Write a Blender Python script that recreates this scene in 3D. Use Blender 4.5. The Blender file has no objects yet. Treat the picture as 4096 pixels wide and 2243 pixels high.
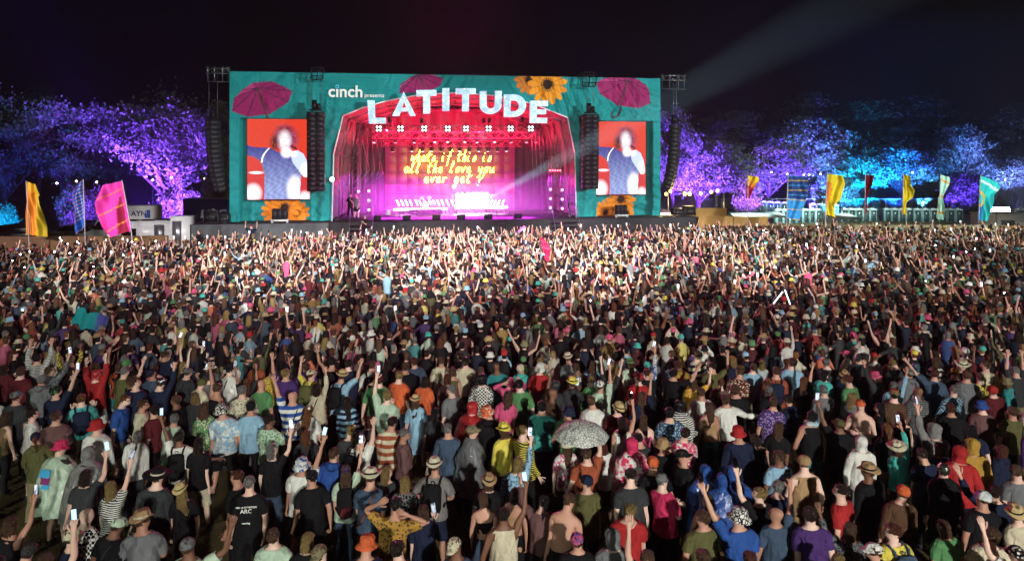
import bpy, bmesh, math, random
import numpy as np
from mathutils import Vector, Matrix
random.seed(7); RNG = np.random.default_rng(7)
SC = bpy.context.scene
COL = SC.collection
R = math.radians

# ------------------------------------------------------------------ camera
CAM_H = 7.0; F = 2730.0; HX = 2048.0; HY = 605.0       # photograph's focal length and horizon, in its pixels
cam_d = bpy.data.cameras.new('camera'); cam = bpy.data.objects.new('camera', cam_d); COL.objects.link(cam)
cam.location = (0, 0, CAM_H); cam.rotation_euler = (R(90), 0, 0)
cam_d.sensor_width = 36; cam_d.lens = 24; cam_d.shift_y = -(1121.5 - HY) / 4096
cam_d.clip_start = 0.1; cam_d.clip_end = 900
SC.camera = cam

# ------------------------------------------------------------------ world, lights, exposure
w = bpy.data.worlds.new('World'); SC.world = w; w.use_nodes = True
wn = w.node_tree.nodes; wl = w.node_tree.links
bg = wn['Background']; bg.inputs[0].default_value = (0.62, 0.36, 0.8, 1); bg.inputs[1].default_value = 0.0025

def light(kind, name, loc, target, color, power, size=0.5, spot=None, blend=0.4, size_y=None):
    d = bpy.data.lights.new(name, kind); o = bpy.data.objects.new(name, d); COL.objects.link(o)
    o.location = loc; d.color = color; d.energy = power
    v = Vector(target) - Vector(loc)
    o.rotation_euler = v.to_track_quat('-Z', 'Y').to_euler()
    if kind == 'SUN': d.angle = size
    elif kind == 'AREA':
        d.size = size
        if size_y: d.shape = 'RECTANGLE'; d.size_y = size_y
    else: d.shadow_soft_size = size
    if kind == 'SPOT': d.spot_size = R(spot); d.spot_blend = blend
    return o

# weak fill sun added over the field; floods from the towers behind the camera
light('SUN', 'fill_sun', (10, -30, 17), (0, 14, 0), (1.0, 0.96, 0.88), 0.10, R(3))
light('SPOT', 'tower_flood', (11, -27, 15), (0, 58, 3.0), (1.0, 0.98, 0.90), 82000, 0.6, 62, 1.0)
light('SPOT', 'tower_flood', (-20, -24, 14), (-8, 40, 2.0), (0.86, 1.0, 0.84), 22000, 0.6, 60, 1.0)
# front-of-house spots on a tower behind the camera: on the front of the crowd and on the stage front
for hx_, hp_ in ((-20, 300000), (-12, 540000), (-4, 700000), (4, 680000), (12, 430000), (20, 190000)):
    light('SPOT', 'house_spot', (3, -34, 24), (hx_, 39 + .1 * hx_, 1.2), (1.0, 0.965, 0.955), hp_, 0.7, 8.5, 1.0)
for fx_, fy_, fp_, fs_ in ((-15, 48.5, 170000, 13), (8.5, 52.3, 150000, 15), (-3, 50, 75000, 27)):
    light('SPOT', 'house_spot', (50, -4, 17), (fx_, fy_, 7.8), (0.82, 1.0, 1.0), fp_, 0.7, fs_, 0.5)
# floods added high at both sides, to brighten the flags
light('SPOT', 'side_flood', (-40, 14, 13), (-27, 46, 3.6), (1.0, 0.86, 0.95), 60000, 0.6, 30, 0.8)
light('SPOT', 'side_flood', (44, 16, 13), (27, 53, 4.0), (0.95, 1.0, 0.92), 75000, 0.6, 40, 0.8)
# a white beam from the stage floor, out over the crowd
light('SPOT', 'sky_beam', (-2.7, 50.4, 3.0), (12.4, 25, 12.4), (0.55, 0.82, 1.0), 2600000, 0.05, 4.8, 0.7)
SC.view_settings.view_transform = 'Standard'; SC.view_settings.look = 'None'
SC.view_settings.exposure = 0.0; SC.view_settings.gamma = 1.0
SC.cycles.use_denoising = True
SC.cycles.max_bounces = 5; SC.cycles.diffuse_bounces = 2; SC.cycles.glossy_bounces = 2
SC.cycles.transparent_max_bounces = 6; SC.cycles.volume_bounces = 0
SC.cycles.sample_clamp_indirect = 4.0; SC.cycles.sample_clamp_direct = 0.0

# ------------------------------------------------------------------ helpers
def lin(c):
    return c / 12.92 if c <= 0.04045 else ((c + 0.055) / 1.055) ** 2.4
def hx(s):
    s = s.lstrip('#'); return tuple(lin(int(s[i:i+2], 16) / 255) for i in (0, 2, 4))
def P(px, py, Y):
    """the point at distance Y that the photograph shows at (px, py)"""
    return Vector(((px - HX) * Y / F, Y, CAM_H - (py - HY) * Y / F))

def mesh_np(name, V, faces, smooth=False):
    """V (n,3) array; faces: (m,k) array or a list of lists"""
    me = bpy.data.meshes.new(name)
    V = np.asarray(V, dtype=np.float32)
    if isinstance(faces, np.ndarray):
        m, k = faces.shape
        me.vertices.add(len(V)); me.vertices.foreach_set('co', V.ravel())
        me.loops.add(m * k); me.loops.foreach_set('vertex_index', faces.astype(np.int32).ravel())
        me.polygons.add(m); me.polygons.foreach_set('loop_start', np.arange(0, m * k, k, dtype=np.int32))
    else:
        lens = np.fromiter((len(f) for f in faces), dtype=np.int32, count=len(faces))
        flat = np.fromiter((i for f in faces for i in f), dtype=np.int32)
        me.vertices.add(len(V)); me.vertices.foreach_set('co', V.ravel())
        me.loops.add(len(flat)); me.loops.foreach_set('vertex_index', flat)
        me.polygons.add(len(faces)); me.polygons.foreach_set('loop_start', np.concatenate([[0], np.cumsum(lens)[:-1]]).astype(np.int32))
    if smooth: me.polygons.foreach_set('use_smooth', np.ones(len(me.polygons), dtype=bool))
    me.update(calc_edges=True)
    return me

class MB:
    """collects shapes for one mesh"""
    def __init__(s): s.v = []; s.f = []
    def add(s, V, Fc):
        o = len(s.v); s.v.extend([tuple(p) for p in V]); s.f.extend([[i + o for i in f] for f in Fc]); return s
    def box(s, c, d, rz=0.0, taper=1.0):
        x, y, z = [k / 2 for k in d]; ca, sa = math.cos(rz), math.sin(rz); V = []
        for sz in (-1, 1):
            t = taper if sz > 0 else 1
            for sx, sy in ((-1, -1), (1, -1), (1, 1), (-1, 1)):
                a, b = sx * x * t, sy * y * t
                V.append((c[0] + a * ca - b * sa, c[1] + a * sa + b * ca, c[2] + sz * z))
        return s.add(V, [[3, 2, 1, 0], [4, 5, 6, 7], [0, 1, 5, 4], [1, 2, 6, 5], [2, 3, 7, 6], [3, 0, 4, 7]])
    def bar(s, a, b, r, n=4, r2=None, cap=True):
        a = Vector(a); b = Vector(b); d = b - a
        if d.length < 1e-6: return s
        q = d.to_track_quat('Z', 'Y'); V = []
        for p, rr in ((a, r), (b, r if r2 is None else r2)):
            for k in range(n):
                t = 2 * math.pi * (k + .5) / n
                V.append(p + q @ Vector((rr * math.cos(t), rr * math.sin(t), 0)))
        Fc = [[k, (k + 1) % n, n + (k + 1) % n, n + k] for k in range(n)]
        if cap: Fc += [list(range(n))[::-1], list(range(n, 2 * n))]
        return s.add(V, Fc)
    def tube(s, pts, r, n=5, closed_caps=True):
        pts = [Vector(p) for p in pts]; V = []; m = len(pts)
        for i, p in enumerate(pts):
            d = pts[min(i + 1, m - 1)] - pts[max(i - 1, 0)]
            q = d.to_track_quat('Z', 'Y'); rr = r[i] if hasattr(r, '__len__') else r
            for k in range(n):
                t = 2 * math.pi * k / n
                V.append(p + q @ Vector((rr * math.cos(t), rr * math.sin(t), 0)))
        Fc = [[i * n + k, i * n + (k + 1) % n, (i + 1) * n + (k + 1) % n, (i + 1) * n + k] for i in range(m - 1) for k in range(n)]
        if closed_caps: Fc += [list(range(n))[::-1], list(range((m - 1) * n, m * n))]
        return s.add(V, Fc)
    def lathe(s, prof, n=12, c=(0, 0, 0), sx=1.0, sy=1.0):
        V = []; m = len(prof)
        for r, z in prof:
            for k in range(n):
                t = 2 * math.pi * k / n
                V.append((c[0] + r * sx * math.cos(t), c[1] + r * sy * math.sin(t), c[2] + z))
        Fc = [[i * n + k, i * n + (k + 1) % n, (i + 1) * n + (k + 1) % n, (i + 1) * n + k] for i in range(m - 1) for k in range(n)]
        if prof[0][0] > 1e-4: Fc.append(list(range(n))[::-1])
        if prof[-1][0] > 1e-4: Fc.append(list(range((m - 1) * n, m * n)))
        return s.add(V, Fc)
    def prism(s, poly, y0, y1):
        """polygon in x,z extruded along y (convex or not)"""
        n = len(poly); V = [(x, y0, z) for x, z in poly] + [(x, y1, z) for x, z in poly]
        return s.add(V, [list(range(n)), list(range(n, 2 * n))[::-1]] + [[i, n + i, n + (i + 1) % n, (i + 1) % n] for i in range(n)])
    def truss(s, a, b, w, r=0.03, n=None, up=(0, 0, 1)):
        """a square lattice truss from a to b"""
        a = Vector(a); b = Vector(b); d = b - a; L = d.length; d.normalize()
        u = Vector(up)
        if abs(d.dot(u)) > 0.9: u = Vector((0, 1, 0))
        x = d.cross(u).normalized() * w / 2; y = d.cross(x).normalized() * w / 2
        n = n or max(1, round(L / (w * 1.3)))
        cs = [x + y, x - y, -x - y, -x + y]
        for c in cs: s.bar(a + c, b + c, r, 4)
        for i in range(n):
            p = a + d * L * i / n; q = a + d * L * (i + 1) / n
            for k in range(4):
                c0, c1 = cs[k], cs[(k + 1) % 4]
                if (i + k) % 2: c0, c1 = c1, c0
                s.bar(p + c0, q + c1, r * .6, 3, cap=False)
        return s
    def mesh(s, name, smooth=False): return mesh_np(name, s.v, s.f, smooth)

def obj(name, data, mat=None, parent=None, label=None, cat=None, group=None, kind=None, color=None):
    if isinstance(data, MB): data = data.mesh(name)
    o = bpy.data.objects.new(name, data); COL.objects.link(o)
    if mat is not None and data is not None:
        ms = mat if isinstance(mat, (list, tuple)) else [mat]
        if len(data.materials) == 0:
            for m in ms: data.materials.append(m)
    if parent is not None: o.parent = parent
    if label: o['label'] = label
    if cat: o['category'] = cat
    if group: o['group'] = group
    if kind: o['kind'] = kind
    if color is not None: o.color = (*color[:3], 1)
    return o
def empty(name, loc=(0, 0, 0), rz=0.0, label=None, cat=None, group=None):
    o = bpy.data.objects.new(name, None); COL.objects.link(o); o.location = loc; o.rotation_euler = (0, 0, rz)
    o.empty_display_size = 0.2
    if label: o['label'] = label
    if cat: o['category'] = cat
    if group: o['group'] = group
    return o
def copy_tree(o, parent=None):
    c = o.copy(); COL.objects.link(c); c.parent = parent
    for ch in o.children: copy_tree(ch, c)
    return c

# ------------------------------------------------------------------ materials
MATS = {}
def _mk(name):
    m = bpy.data.materials.new(name); m.use_nodes = True
    nt = m.node_tree; return m, nt, nt.nodes, nt.links, nt.nodes['Principled BSDF']
def mat(name, color, rough=0.7, var=0.12, scale=6.0, metal=0.0, bump=0.0, spec=0.3):
    if name in MATS: return MATS[name]
    m, nt, N, L, b = _mk(name)
    tc = N.new('ShaderNodeTexCoord'); nz = N.new('ShaderNodeTexNoise'); nz.inputs['Scale'].default_value = scale; nz.inputs['Detail'].default_value = 5
    L.new(tc.outputs['Object'], nz.inputs['Vector'])
    mr = N.new('ShaderNodeMapRange'); mr.inputs['From Min'].default_value = 0.3; mr.inputs['From Max'].default_value = 0.7
    mr.inputs['To Min'].default_value = 1 - var; mr.inputs['To Max'].default_value = 1 + var
    L.new(nz.outputs['Fac'], mr.inputs['Value'])
    mx = N.new('ShaderNodeMix'); mx.data_type = 'RGBA'; mx.blend_type = 'MULTIPLY'; mx.inputs[0].default_value = 1.0
    mx.inputs[6].default_value = (*color, 1); L.new(mr.outputs[0], mx.inputs[7]); L.new(mx.outputs[2], b.inputs['Base Color'])
    b.inputs['Roughness'].default_value = rough; b.inputs['Metallic'].default_value = metal
    b.inputs['Specular IOR Level'].default_value = spec
    if bump:
        bp = N.new('ShaderNodeBump'); bp.inputs['Strength'].default_value = bump; bp.inputs['Distance'].default_value = 0.02
        L.new(nz.outputs['Fac'], bp.inputs['Height']); L.new(bp.outputs[0], b.inputs['Normal'])
    MATS[name] = m; return m
def emit(name, color, strength):
    if name in MATS: return MATS[name]
    m, nt, N, L, b = _mk(name)
    b.inputs['Base Color'].default_value = (*[min(.8, c) for c in color], 1)
    b.inputs['Emission Color'].default_value = (*color, 1); b.inputs['Emission Strength'].default_value = strength
    MATS[name] = m; return m
def attr_mat(name, attr='Col', emission=0.0, rough=0.8, spec=0.2, bump=0.0, bscale=3.0):
    """colour comes from a colour attribute (printed cloth, screens, the far crowd's clothes)"""
    if name in MATS: return MATS[name]
    m, nt, N, L, b = _mk(name)
    a = N.new('ShaderNodeAttribute'); a.attribute_name = attr
    if emission:
        b.inputs['Base Color'].default_value = (0.02, 0.02, 0.02, 1)
        L.new(a.outputs['Color'], b.inputs['Emission Color']); b.inputs['Emission Strength'].default_value = emission
    else:
        L.new(a.outputs['Color'], b.inputs['Base Color'])
    b.inputs['Roughness'].default_value = rough; b.inputs['Specular IOR Level'].default_value = spec
    if bump:
        tc = N.new('ShaderNodeTexCoord'); nz = N.new('ShaderNodeTexNoise'); nz.inputs['Scale'].default_value = bscale; nz.inputs['Detail'].default_value = 4
        L.new(tc.outputs['Object'], nz.inputs['Vector'])
        nz.inputs['Distortion'].default_value = 1.2; bp = N.new('ShaderNodeBump'); bp.inputs['Strength'].default_value = bump; bp.inputs['Distance'].default_value = 0.45
        L.new(nz.outputs['Fac'], bp.inputs['Height']); L.new(bp.outputs[0], b.inputs['Normal'])
    MATS[name] = m; return m
def set_col(me, C, domain='POINT'):
    a = me.color_attributes.new('Col', 'FLOAT_COLOR', domain)
    C = np.asarray(C, dtype=np.float32)
    if C.shape[1] == 3: C = np.concatenate([C, np.ones((len(C), 1), np.float32)], 1)
    a.data.foreach_set('color', C.ravel())

def cloth(pattern='plain', rough=0.85, spec=0.15):
    """garment cloth: the colour is the object's own, a second colour comes from its property col2"""
    nm = 'cloth_' + pattern
    if nm in MATS: return MATS[nm]
    m, nt, N, L, b = _mk(nm)
    oi = N.new('ShaderNodeObjectInfo'); tc = N.new('ShaderNodeTexCoord')
    at = N.new('ShaderNodeAttribute'); at.attribute_type = 'OBJECT'; at.attribute_name = 'col2'
    mixp = N.new('ShaderNodeMix'); mixp.data_type = 'RGBA'; mixp.inputs[0].default_value = 0
    L.new(oi.outputs['Color'], mixp.inputs[6]); L.new(at.outputs['Color'], mixp.inputs[7])
    def ramp(src, lo, hi):
        r = N.new('ShaderNodeMapRange'); r.inputs['From Min'].default_value = lo; r.inputs['From Max'].default_value = hi; r.clamp = True
        L.new(src, r.inputs['Value']); L.new(r.outputs[0], mixp.inputs[0]); return r
    if pattern in ('stripe', 'band'):
        wv = N.new('ShaderNodeTexWave'); wv.bands_direction = 'Z'; wv.inputs['Scale'].default_value = 9 if pattern == 'stripe' else 2.2
        wv.inputs['Distortion'].default_value = 0.5
        L.new(tc.outputs['Object'], wv.inputs['Vector']); ramp(wv.outputs['Fac'], .45, .55)
    elif pattern == 'floral':
        vo = N.new('ShaderNodeTexVoronoi'); vo.inputs['Scale'].default_value = 24; vo.feature = 'F1'
        L.new(tc.outputs['Object'], vo.inputs['Vector']); ramp(vo.outputs['Distance'], .48, .3)
    elif pattern == 'leopard':
        vo = N.new('ShaderNodeTexVoronoi'); vo.inputs['Scale'].default_value = 22; vo.feature = 'DISTANCE_TO_EDGE'
        L.new(tc.outputs['Object'], vo.inputs['Vector']); ramp(vo.outputs['Distance'], .09, .13)
    elif pattern == 'tiedye':
        nz = N.new('ShaderNodeTexNoise'); nz.inputs['Scale'].default_value = 9; nz.inputs['Distortion'].default_value = 1.5
        L.new(tc.outputs['Object'], nz.inputs['Vector']); ramp(nz.outputs['Fac'], .42, .58)
    elif pattern == 'plaid':
        wv = N.new('ShaderNodeTexChecker'); wv.inputs['Scale'].default_value = 26
        L.new(tc.outputs['Object'], wv.inputs['Vector']); L.new(wv.outputs['Fac'], mixp.inputs[0])
    fm_ = N.new('ShaderNodeMapping'); fm_.inputs['Scale'].default_value = (1.0, 1.0, .5); L.new(tc.outputs['Object'], fm_.inputs['Vector'])
    nz2 = N.new('ShaderNodeTexNoise'); nz2.inputs['Scale'].default_value = 9; nz2.inputs['Detail'].default_value = 4; nz2.inputs['Distortion'].default_value = .6
    L.new(fm_.outputs[0], nz2.inputs['Vector'])
    mr = N.new('ShaderNodeMapRange'); mr.inputs['From Min'].default_value = .3; mr.inputs['From Max'].default_value = .7
    mr.inputs['To Min'].default_value = .74; mr.inputs['To Max'].default_value = 1.15; L.new(nz2.outputs['Fac'], mr.inputs['Value'])
    mx = N.new('ShaderNodeMix'); mx.data_type = 'RGBA'; mx.blend_type = 'MULTIPLY'; mx.inputs[0].default_value = 1
    L.new(mixp.outputs[2], mx.inputs[6]); L.new(mr.outputs[0], mx.inputs[7]); L.new(mx.outputs[2], b.inputs['Base Color'])
    bp = N.new('ShaderNodeBump'); bp.inputs['Strength'].default_value = .8; bp.inputs['Distance'].default_value = .09
    L.new(nz2.outputs['Fac'], bp.inputs['Height']); L.new(bp.outputs[0], b.inputs['Normal'])
    b.inputs['Roughness'].default_value = rough; b.inputs['Specular IOR Level'].default_value = spec
    if pattern == 'shiny': b.inputs['Roughness'].default_value = .22; b.inputs['Specular IOR Level'].default_value = .7
    if pattern == 'sequin': b.inputs['Roughness'].default_value = .25; b.inputs['Metallic'].default_value = .9
    if pattern == 'hair':
        b.inputs['Roughness'].default_value = .55; b.inputs['Specular IOR Level'].default_value = .3
        mp = N.new('ShaderNodeMapping'); mp.inputs['Scale'].default_value = (9, 9, 2.2); L.new(tc.outputs['Object'], mp.inputs['Vector']); L.new(mp.outputs[0], nz2.inputs['Vector'])
        mr.inputs['To Min'].default_value = .35; mr.inputs['To Max'].default_value = 1.45; bp.inputs['Strength'].default_value = .9
    MATS[nm] = m; return m
def skin_mat():
    if 'skin' in MATS: return MATS['skin']
    m, nt, N, L, b = _mk('skin')
    oi = N.new('ShaderNodeObjectInfo'); a = N.new('ShaderNodeAttribute'); a.attribute_name = 'Col'
    mx = N.new('ShaderNodeMix'); mx.data_type = 'RGBA'; mx.blend_type = 'MULTIPLY'; mx.inputs[0].default_value = 1
    L.new(oi.outputs['Color'], mx.inputs[6]); L.new(a.outputs['Color'], mx.inputs[7]); L.new(mx.outputs[2], b.inputs['Base Color'])
    b.inputs['Roughness'].default_value = .55; b.inputs['Specular IOR Level'].default_value = .3
    MATS['skin'] = m; return m
# ------------------------------------------------------------------ the stage
SA = math.atan2(4.8, 31.25); SO = Vector((-19.8, 47.9, 0)); CA, SI = math.cos(SA), math.sin(SA)
def FP(px, py, v=0.0):
    """stage coordinates (u along the front, z) of the photograph's point (px, py) on the plane at depth v behind the stage front"""
    dx, dz = (px - HX) / F, -(py - HY) / F
    t = (v + (-SI * SO.x + CA * SO.y)) / (-SI * dx + CA)
    X, Y = dx * t, t
    return ((X - SO.x) * CA + (Y - SO.y) * SI, CAM_H + dz * t)
def SW(u, v, z): return Vector((SO.x + u * CA - v * SI, SO.y + u * SI + v * CA, z))
def poly_in(U, Z, poly):
    ins = np.zeros(U.shape, bool); n = len(poly)
    for i in range(n):
        (x0, y0), (x1, y1) = poly[i], poly[(i + 1) % n]
        c = ((y0 > Z) != (y1 > Z)); ins ^= c & (U < (x1 - x0) * (Z - y0) / ((y1 - y0) or 1e-9) + x0)
    return ins
def crop(off, sc): return lambda pts, v=0.0: [FP(off[0] + x / sc, off[1] + y / sc, v) for x, y in pts]
C1, C2, C3 = crop((780, 240), 1.96), crop((1250, 250), 2.0155), crop((2200, 250), 2.0155)
DECK = 2.0; TOPZ = 12.6; LEN = 31.6
ARCHP = [(158, 1285), (172, 740), (246, 432), (420, 362), (585, 315), (860, 262), (1150, 245), (1460, 268), (1760, 330), (1920, 392), (2054, 446), (2112, 740), (2124, 1285)]
ARCH = C2(ARCHP); ARCH[0] = (ARCH[0][0], DECK); ARCH[-1] = (ARCH[-1][0], DECK)
m_black = mat('black_steel', hx('141417'), .5, .15, 3, .4); m_alu = mat('truss_aluminium', hx('66666a'), .35, .1, 3, .85)
m_scrim = mat('black_scrim', hx('2a2a2d'), .9, .3, .8); m_deck = mat('stage_deck_black', hx('1b1a1d'), .35, .2, 2, 0, 0, .5)
m_grey_scrim = mat('grey_scrim', hx('4c4d50'), .9, .35, .7); m_drape = mat('stage_drape', hx('50484c'), .85, .12, 1.2, 0, .3)
stage = empty('festival_stage', SW(0, 0, 0), SA, 'large teal-fronted festival stage with arched opening lit magenta', 'stage')
def spart(name, data, m, **k): return obj(name, data, m, stage, **k)
uL = FP(765, 900, -.8)[0]; uR = FP(2785, 880, -.8)[0]
# deck boards and fronts
spart('deck', MB().box(((uL + uR) / 2, 4.2, DECK - .09), (uR - uL, 10.4, .16)), m_deck)
def curtain(u0, u1, z0, z1, v, fold=.05, n=None, wl=.45):
    n = n or int((u1 - u0) / .12); V = []; rr = random.Random(int(u0 * 10))
    for i in range(n + 1):
        u = u0 + (u1 - u0) * i / n; d = fold * (math.sin(u * 6.28 / wl) + .6 * math.sin(u * 11.1 + 1))
        V += [(u, v + d * .4, z1), (u, v + d, (z0 + z1) / 2), (u, v + d * 1.2, z0)]
    return mesh_np('curtain', V, [[3 * i + k, 3 * i + k + 1, 3 * i + 4 + k, 3 * i + 3 + k] for i in range(n) for k in (0, 1)], True)
ua, ub = FP(1318, 900, -.9)[0], FP(2205, 900, -.9)[0]
spart('front_skirt', curtain(uL, ua, .0, DECK - .02, -1.03, .03, wl=1.3), m_grey_scrim); spart('front_skirt', curtain(ua, ub, .0, DECK - .02, -1.05, .03, wl=1.1), m_scrim)
spart('front_skirt', curtain(ub, uR, .0, DECK - .02, -1.04, .03, wl=1.2), m_scrim)
for u in (uL + .05, ua, ub, uR - .05): spart('skirt_post', MB().bar((u, -1.12, 0), (u, -1.12, DECK + .02), .035, 6), m_black)
for px in (1610, 1815, 2010): 
    u = FP(px, 900, -1.1)[0]
    spart('vent_frame', MB().bar((u - .3, -1.15, .9), (u - .3, -1.15, 1.75), .02).bar((u + .3, -1.15, .9), (u + .3, -1.15, 1.75), .02).bar((u - .3, -1.15, 1.75), (u + .3, -1.15, 1.75), .02).bar((u - .3, -1.15, 1.3), (u + .3, -1.15, 1.3), .02), m_alu)
# printed cloth of the stage front
def paint_facade(U, Z):
    C = np.empty(U.shape + (3,)); base = np.array(hx('147f80')); C[:] = base
    fn = .5 + .5 * np.sin(U * 1.9 + np.sin(Z * 1.3) * 1.5) * np.sin(Z * 2.3 + U * .7); C *= (1 - .10 * fn)[..., None]
    def fill(poly, col): C[poly_in(U, Z, poly)] = col
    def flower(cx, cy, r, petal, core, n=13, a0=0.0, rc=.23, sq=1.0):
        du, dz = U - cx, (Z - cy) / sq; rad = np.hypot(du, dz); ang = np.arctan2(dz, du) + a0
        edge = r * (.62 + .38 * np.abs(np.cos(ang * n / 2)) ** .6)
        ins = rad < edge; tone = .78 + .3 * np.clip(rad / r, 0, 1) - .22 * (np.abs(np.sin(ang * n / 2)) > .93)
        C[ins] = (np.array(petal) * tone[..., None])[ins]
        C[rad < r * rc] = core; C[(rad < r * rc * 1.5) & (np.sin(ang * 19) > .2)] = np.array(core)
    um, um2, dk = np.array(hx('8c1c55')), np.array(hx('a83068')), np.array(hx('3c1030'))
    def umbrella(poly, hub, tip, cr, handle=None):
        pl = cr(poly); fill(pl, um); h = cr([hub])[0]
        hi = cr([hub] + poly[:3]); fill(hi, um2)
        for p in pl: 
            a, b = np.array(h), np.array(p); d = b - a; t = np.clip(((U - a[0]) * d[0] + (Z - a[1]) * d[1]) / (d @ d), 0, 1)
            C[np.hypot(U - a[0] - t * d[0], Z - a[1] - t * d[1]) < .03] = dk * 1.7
        for q in [(hub, tip)] + (handle or []):
            a, b = [np.array(x) for x in cr(list(q))]; d = b - a; t = np.clip(((U - a[0]) * d[0] + (Z - a[1]) * d[1]) / (d @ d), 0, 1)
            C[np.hypot(U - a[0] - t * d[0], Z - a[1] - t * d[1]) < .06] = np.array(hx('4a2f2a'))
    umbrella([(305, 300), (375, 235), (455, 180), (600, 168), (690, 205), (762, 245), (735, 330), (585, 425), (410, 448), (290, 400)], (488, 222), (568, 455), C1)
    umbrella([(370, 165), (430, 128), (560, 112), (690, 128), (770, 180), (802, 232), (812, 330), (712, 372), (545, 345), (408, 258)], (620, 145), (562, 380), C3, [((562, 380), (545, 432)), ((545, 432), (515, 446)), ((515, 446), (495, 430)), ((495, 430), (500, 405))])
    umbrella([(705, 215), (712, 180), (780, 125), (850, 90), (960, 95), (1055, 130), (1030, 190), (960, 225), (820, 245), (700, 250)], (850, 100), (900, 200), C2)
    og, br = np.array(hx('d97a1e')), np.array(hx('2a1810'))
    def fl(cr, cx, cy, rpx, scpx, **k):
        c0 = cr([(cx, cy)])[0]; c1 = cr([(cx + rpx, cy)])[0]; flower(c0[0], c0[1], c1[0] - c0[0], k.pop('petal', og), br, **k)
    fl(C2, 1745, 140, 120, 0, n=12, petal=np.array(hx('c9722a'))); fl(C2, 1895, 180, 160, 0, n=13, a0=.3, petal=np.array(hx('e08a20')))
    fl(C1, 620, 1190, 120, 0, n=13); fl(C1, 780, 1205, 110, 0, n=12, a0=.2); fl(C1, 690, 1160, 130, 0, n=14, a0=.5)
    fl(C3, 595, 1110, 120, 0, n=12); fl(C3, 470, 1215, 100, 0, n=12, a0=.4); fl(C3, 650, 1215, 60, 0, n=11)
    return C
def facade():
    st = .055; nu, nz = int(LEN / st), int((TOPZ - DECK) / st)
    U, Z = np.meshgrid(np.linspace(0, LEN, nu + 1), np.linspace(DECK + .03, TOPZ, nz + 1), indexing='ij')
    sl, sr = C1([(345, 455), (905, 1330)]), C3([(375, 470), (830, 1260)])
    def band(U, a, b, w=.09): return np.clip((U - a) / w, 0, 1) * np.clip((b - U) / w, 0, 1)
    rec = band(U, sl[0][0], sl[1][0]) * np.clip((sl[0][1] - Z) / .1, 0, 1) + band(U, sr[0][0], sr[1][0]) * np.clip((sr[0][1] - Z) / .1, 0, 1)
    rr = random.Random(2); D = np.zeros_like(U)
    for _ in range(80):
        a = rr.uniform(-1.2, 1.2) if rr.random() < .75 else rr.gauss(1.57, .2); f = rr.uniform(2.2, 8); ph = rr.uniform(0, 6); cu, cz, sg = rr.uniform(0, LEN), rr.uniform(DECK, TOPZ), rr.uniform(.7, 2.6)
        D += .10 * np.sin((U * math.sin(a) + Z * math.cos(a)) * f + ph) ** 3 * np.exp(-((U - cu) ** 2 + (Z - cz) ** 2) / sg ** 2)
    # hanging folds beside the arch and below the header seams
    mid = (U > sl[1][0]) & (U < sr[0][0]); D += np.where(mid, .11 * np.sin(U * 5.2 + .6 * np.sin(Z)) * np.clip((9.2 - Z) / 4, 0, 1), 0)
    D += .03 * np.sin(U * 9 + Z * .6) * np.clip((DECK + 2.4 - Z) / 2.4, 0, 1)
    D += .05 * np.exp(-((Z - 9.35 - .02 * np.sin(U * 2)) / .07) ** 2) * ((U < sl[1][0] + .3) | (U > sr[0][0] - .3))
    Vv = rec * .75 - D
    C = paint_facade(U, Z)
    idx = np.arange((nu + 1) * (nz + 1)).reshape(nu + 1, nz + 1)
    Q = np.stack([idx[:-1, :-1], idx[1:, :-1], idx[1:, 1:], idx[:-1, 1:]], -1).reshape(-1, 4)
    cu = (U[:-1, :-1] + st / 2).ravel(); cz = (Z[:-1, :-1] + st / 2).ravel(); keep = ~poly_in(cu, cz, ARCH)
    V = np.stack([U.ravel(), Vv.ravel(), Z.ravel()], 1)
    for nm, lo, hi in (('front_cloth', -1, sl[1][0] + .35), ('front_cloth', sl[1][0] + .35, sr[0][0] - .35), ('front_cloth', sr[0][0] - .35, 99)):
        k = keep & (cu >= lo) & (cu < hi); q = Q[k]; us = np.unique(q); mp = np.zeros(len(V), int); mp[us] = np.arange(len(us))
        me = mesh_np(nm, V[us], mp[q].astype(np.int32), True); set_col(me, C.reshape(-1, 3)[us]); spart(nm, me, attr_mat('printed_cloth', rough=.7, bump=.5, bscale=.75))
facade()
# sides and roof of the front box
for u, sx in ((0, -1), (LEN, 1)):
    spart('side_cloth', MB().box((u + sx * .03, 1.6, (DECK + TOPZ) / 2), (.04, 3.1, TOPZ - DECK)), mat('teal_cloth', hx('147f80'), .8, .2, 1.5))
spart('roof_edge', MB().box((LEN / 2, 1.6, TOPZ + .03), (LEN + .1, 3.2, .05)), m_black)
# arch trusses (front, two inner ribs) and ties between them
def rib(v, k=1.0, r=.035, w=.55):
    m = MB(); pts = [(u, z) for u, z in ARCH]; cu = (ARCH[0][0] + ARCH[-1][0]) / 2
    pts = [(cu + (u - cu) * k, DECK + (z - DECK) * (1 - (1 - k) * .6)) for u, z in pts]
    for a, b in zip(pts[:-1], pts[1:]): m.truss((a[0], v, a[1]), (b[0], v, b[1]), w, r, up=(0, 1, 0))
    return m, pts
rb, rp0 = rib(.55, .985); spart('arch_truss', rb, m_alu)
rb, rp1 = rib(3.4, .93, .03, .45); spart('arch_truss', rb, m_alu); rb, rp2 = rib(6.6, .88, .03, .45); spart('arch_truss', rb, m_alu)
ed = MB()
for a, b in zip(ARCH[:-1], ARCH[1:]): ed.bar((a[0], -.12, a[1]), (b[0], -.12, b[1]), .05, 6)
spart('arch_edge_rope', ed, mat('white_edging', hx('d8d4d6'), .6))
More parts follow.
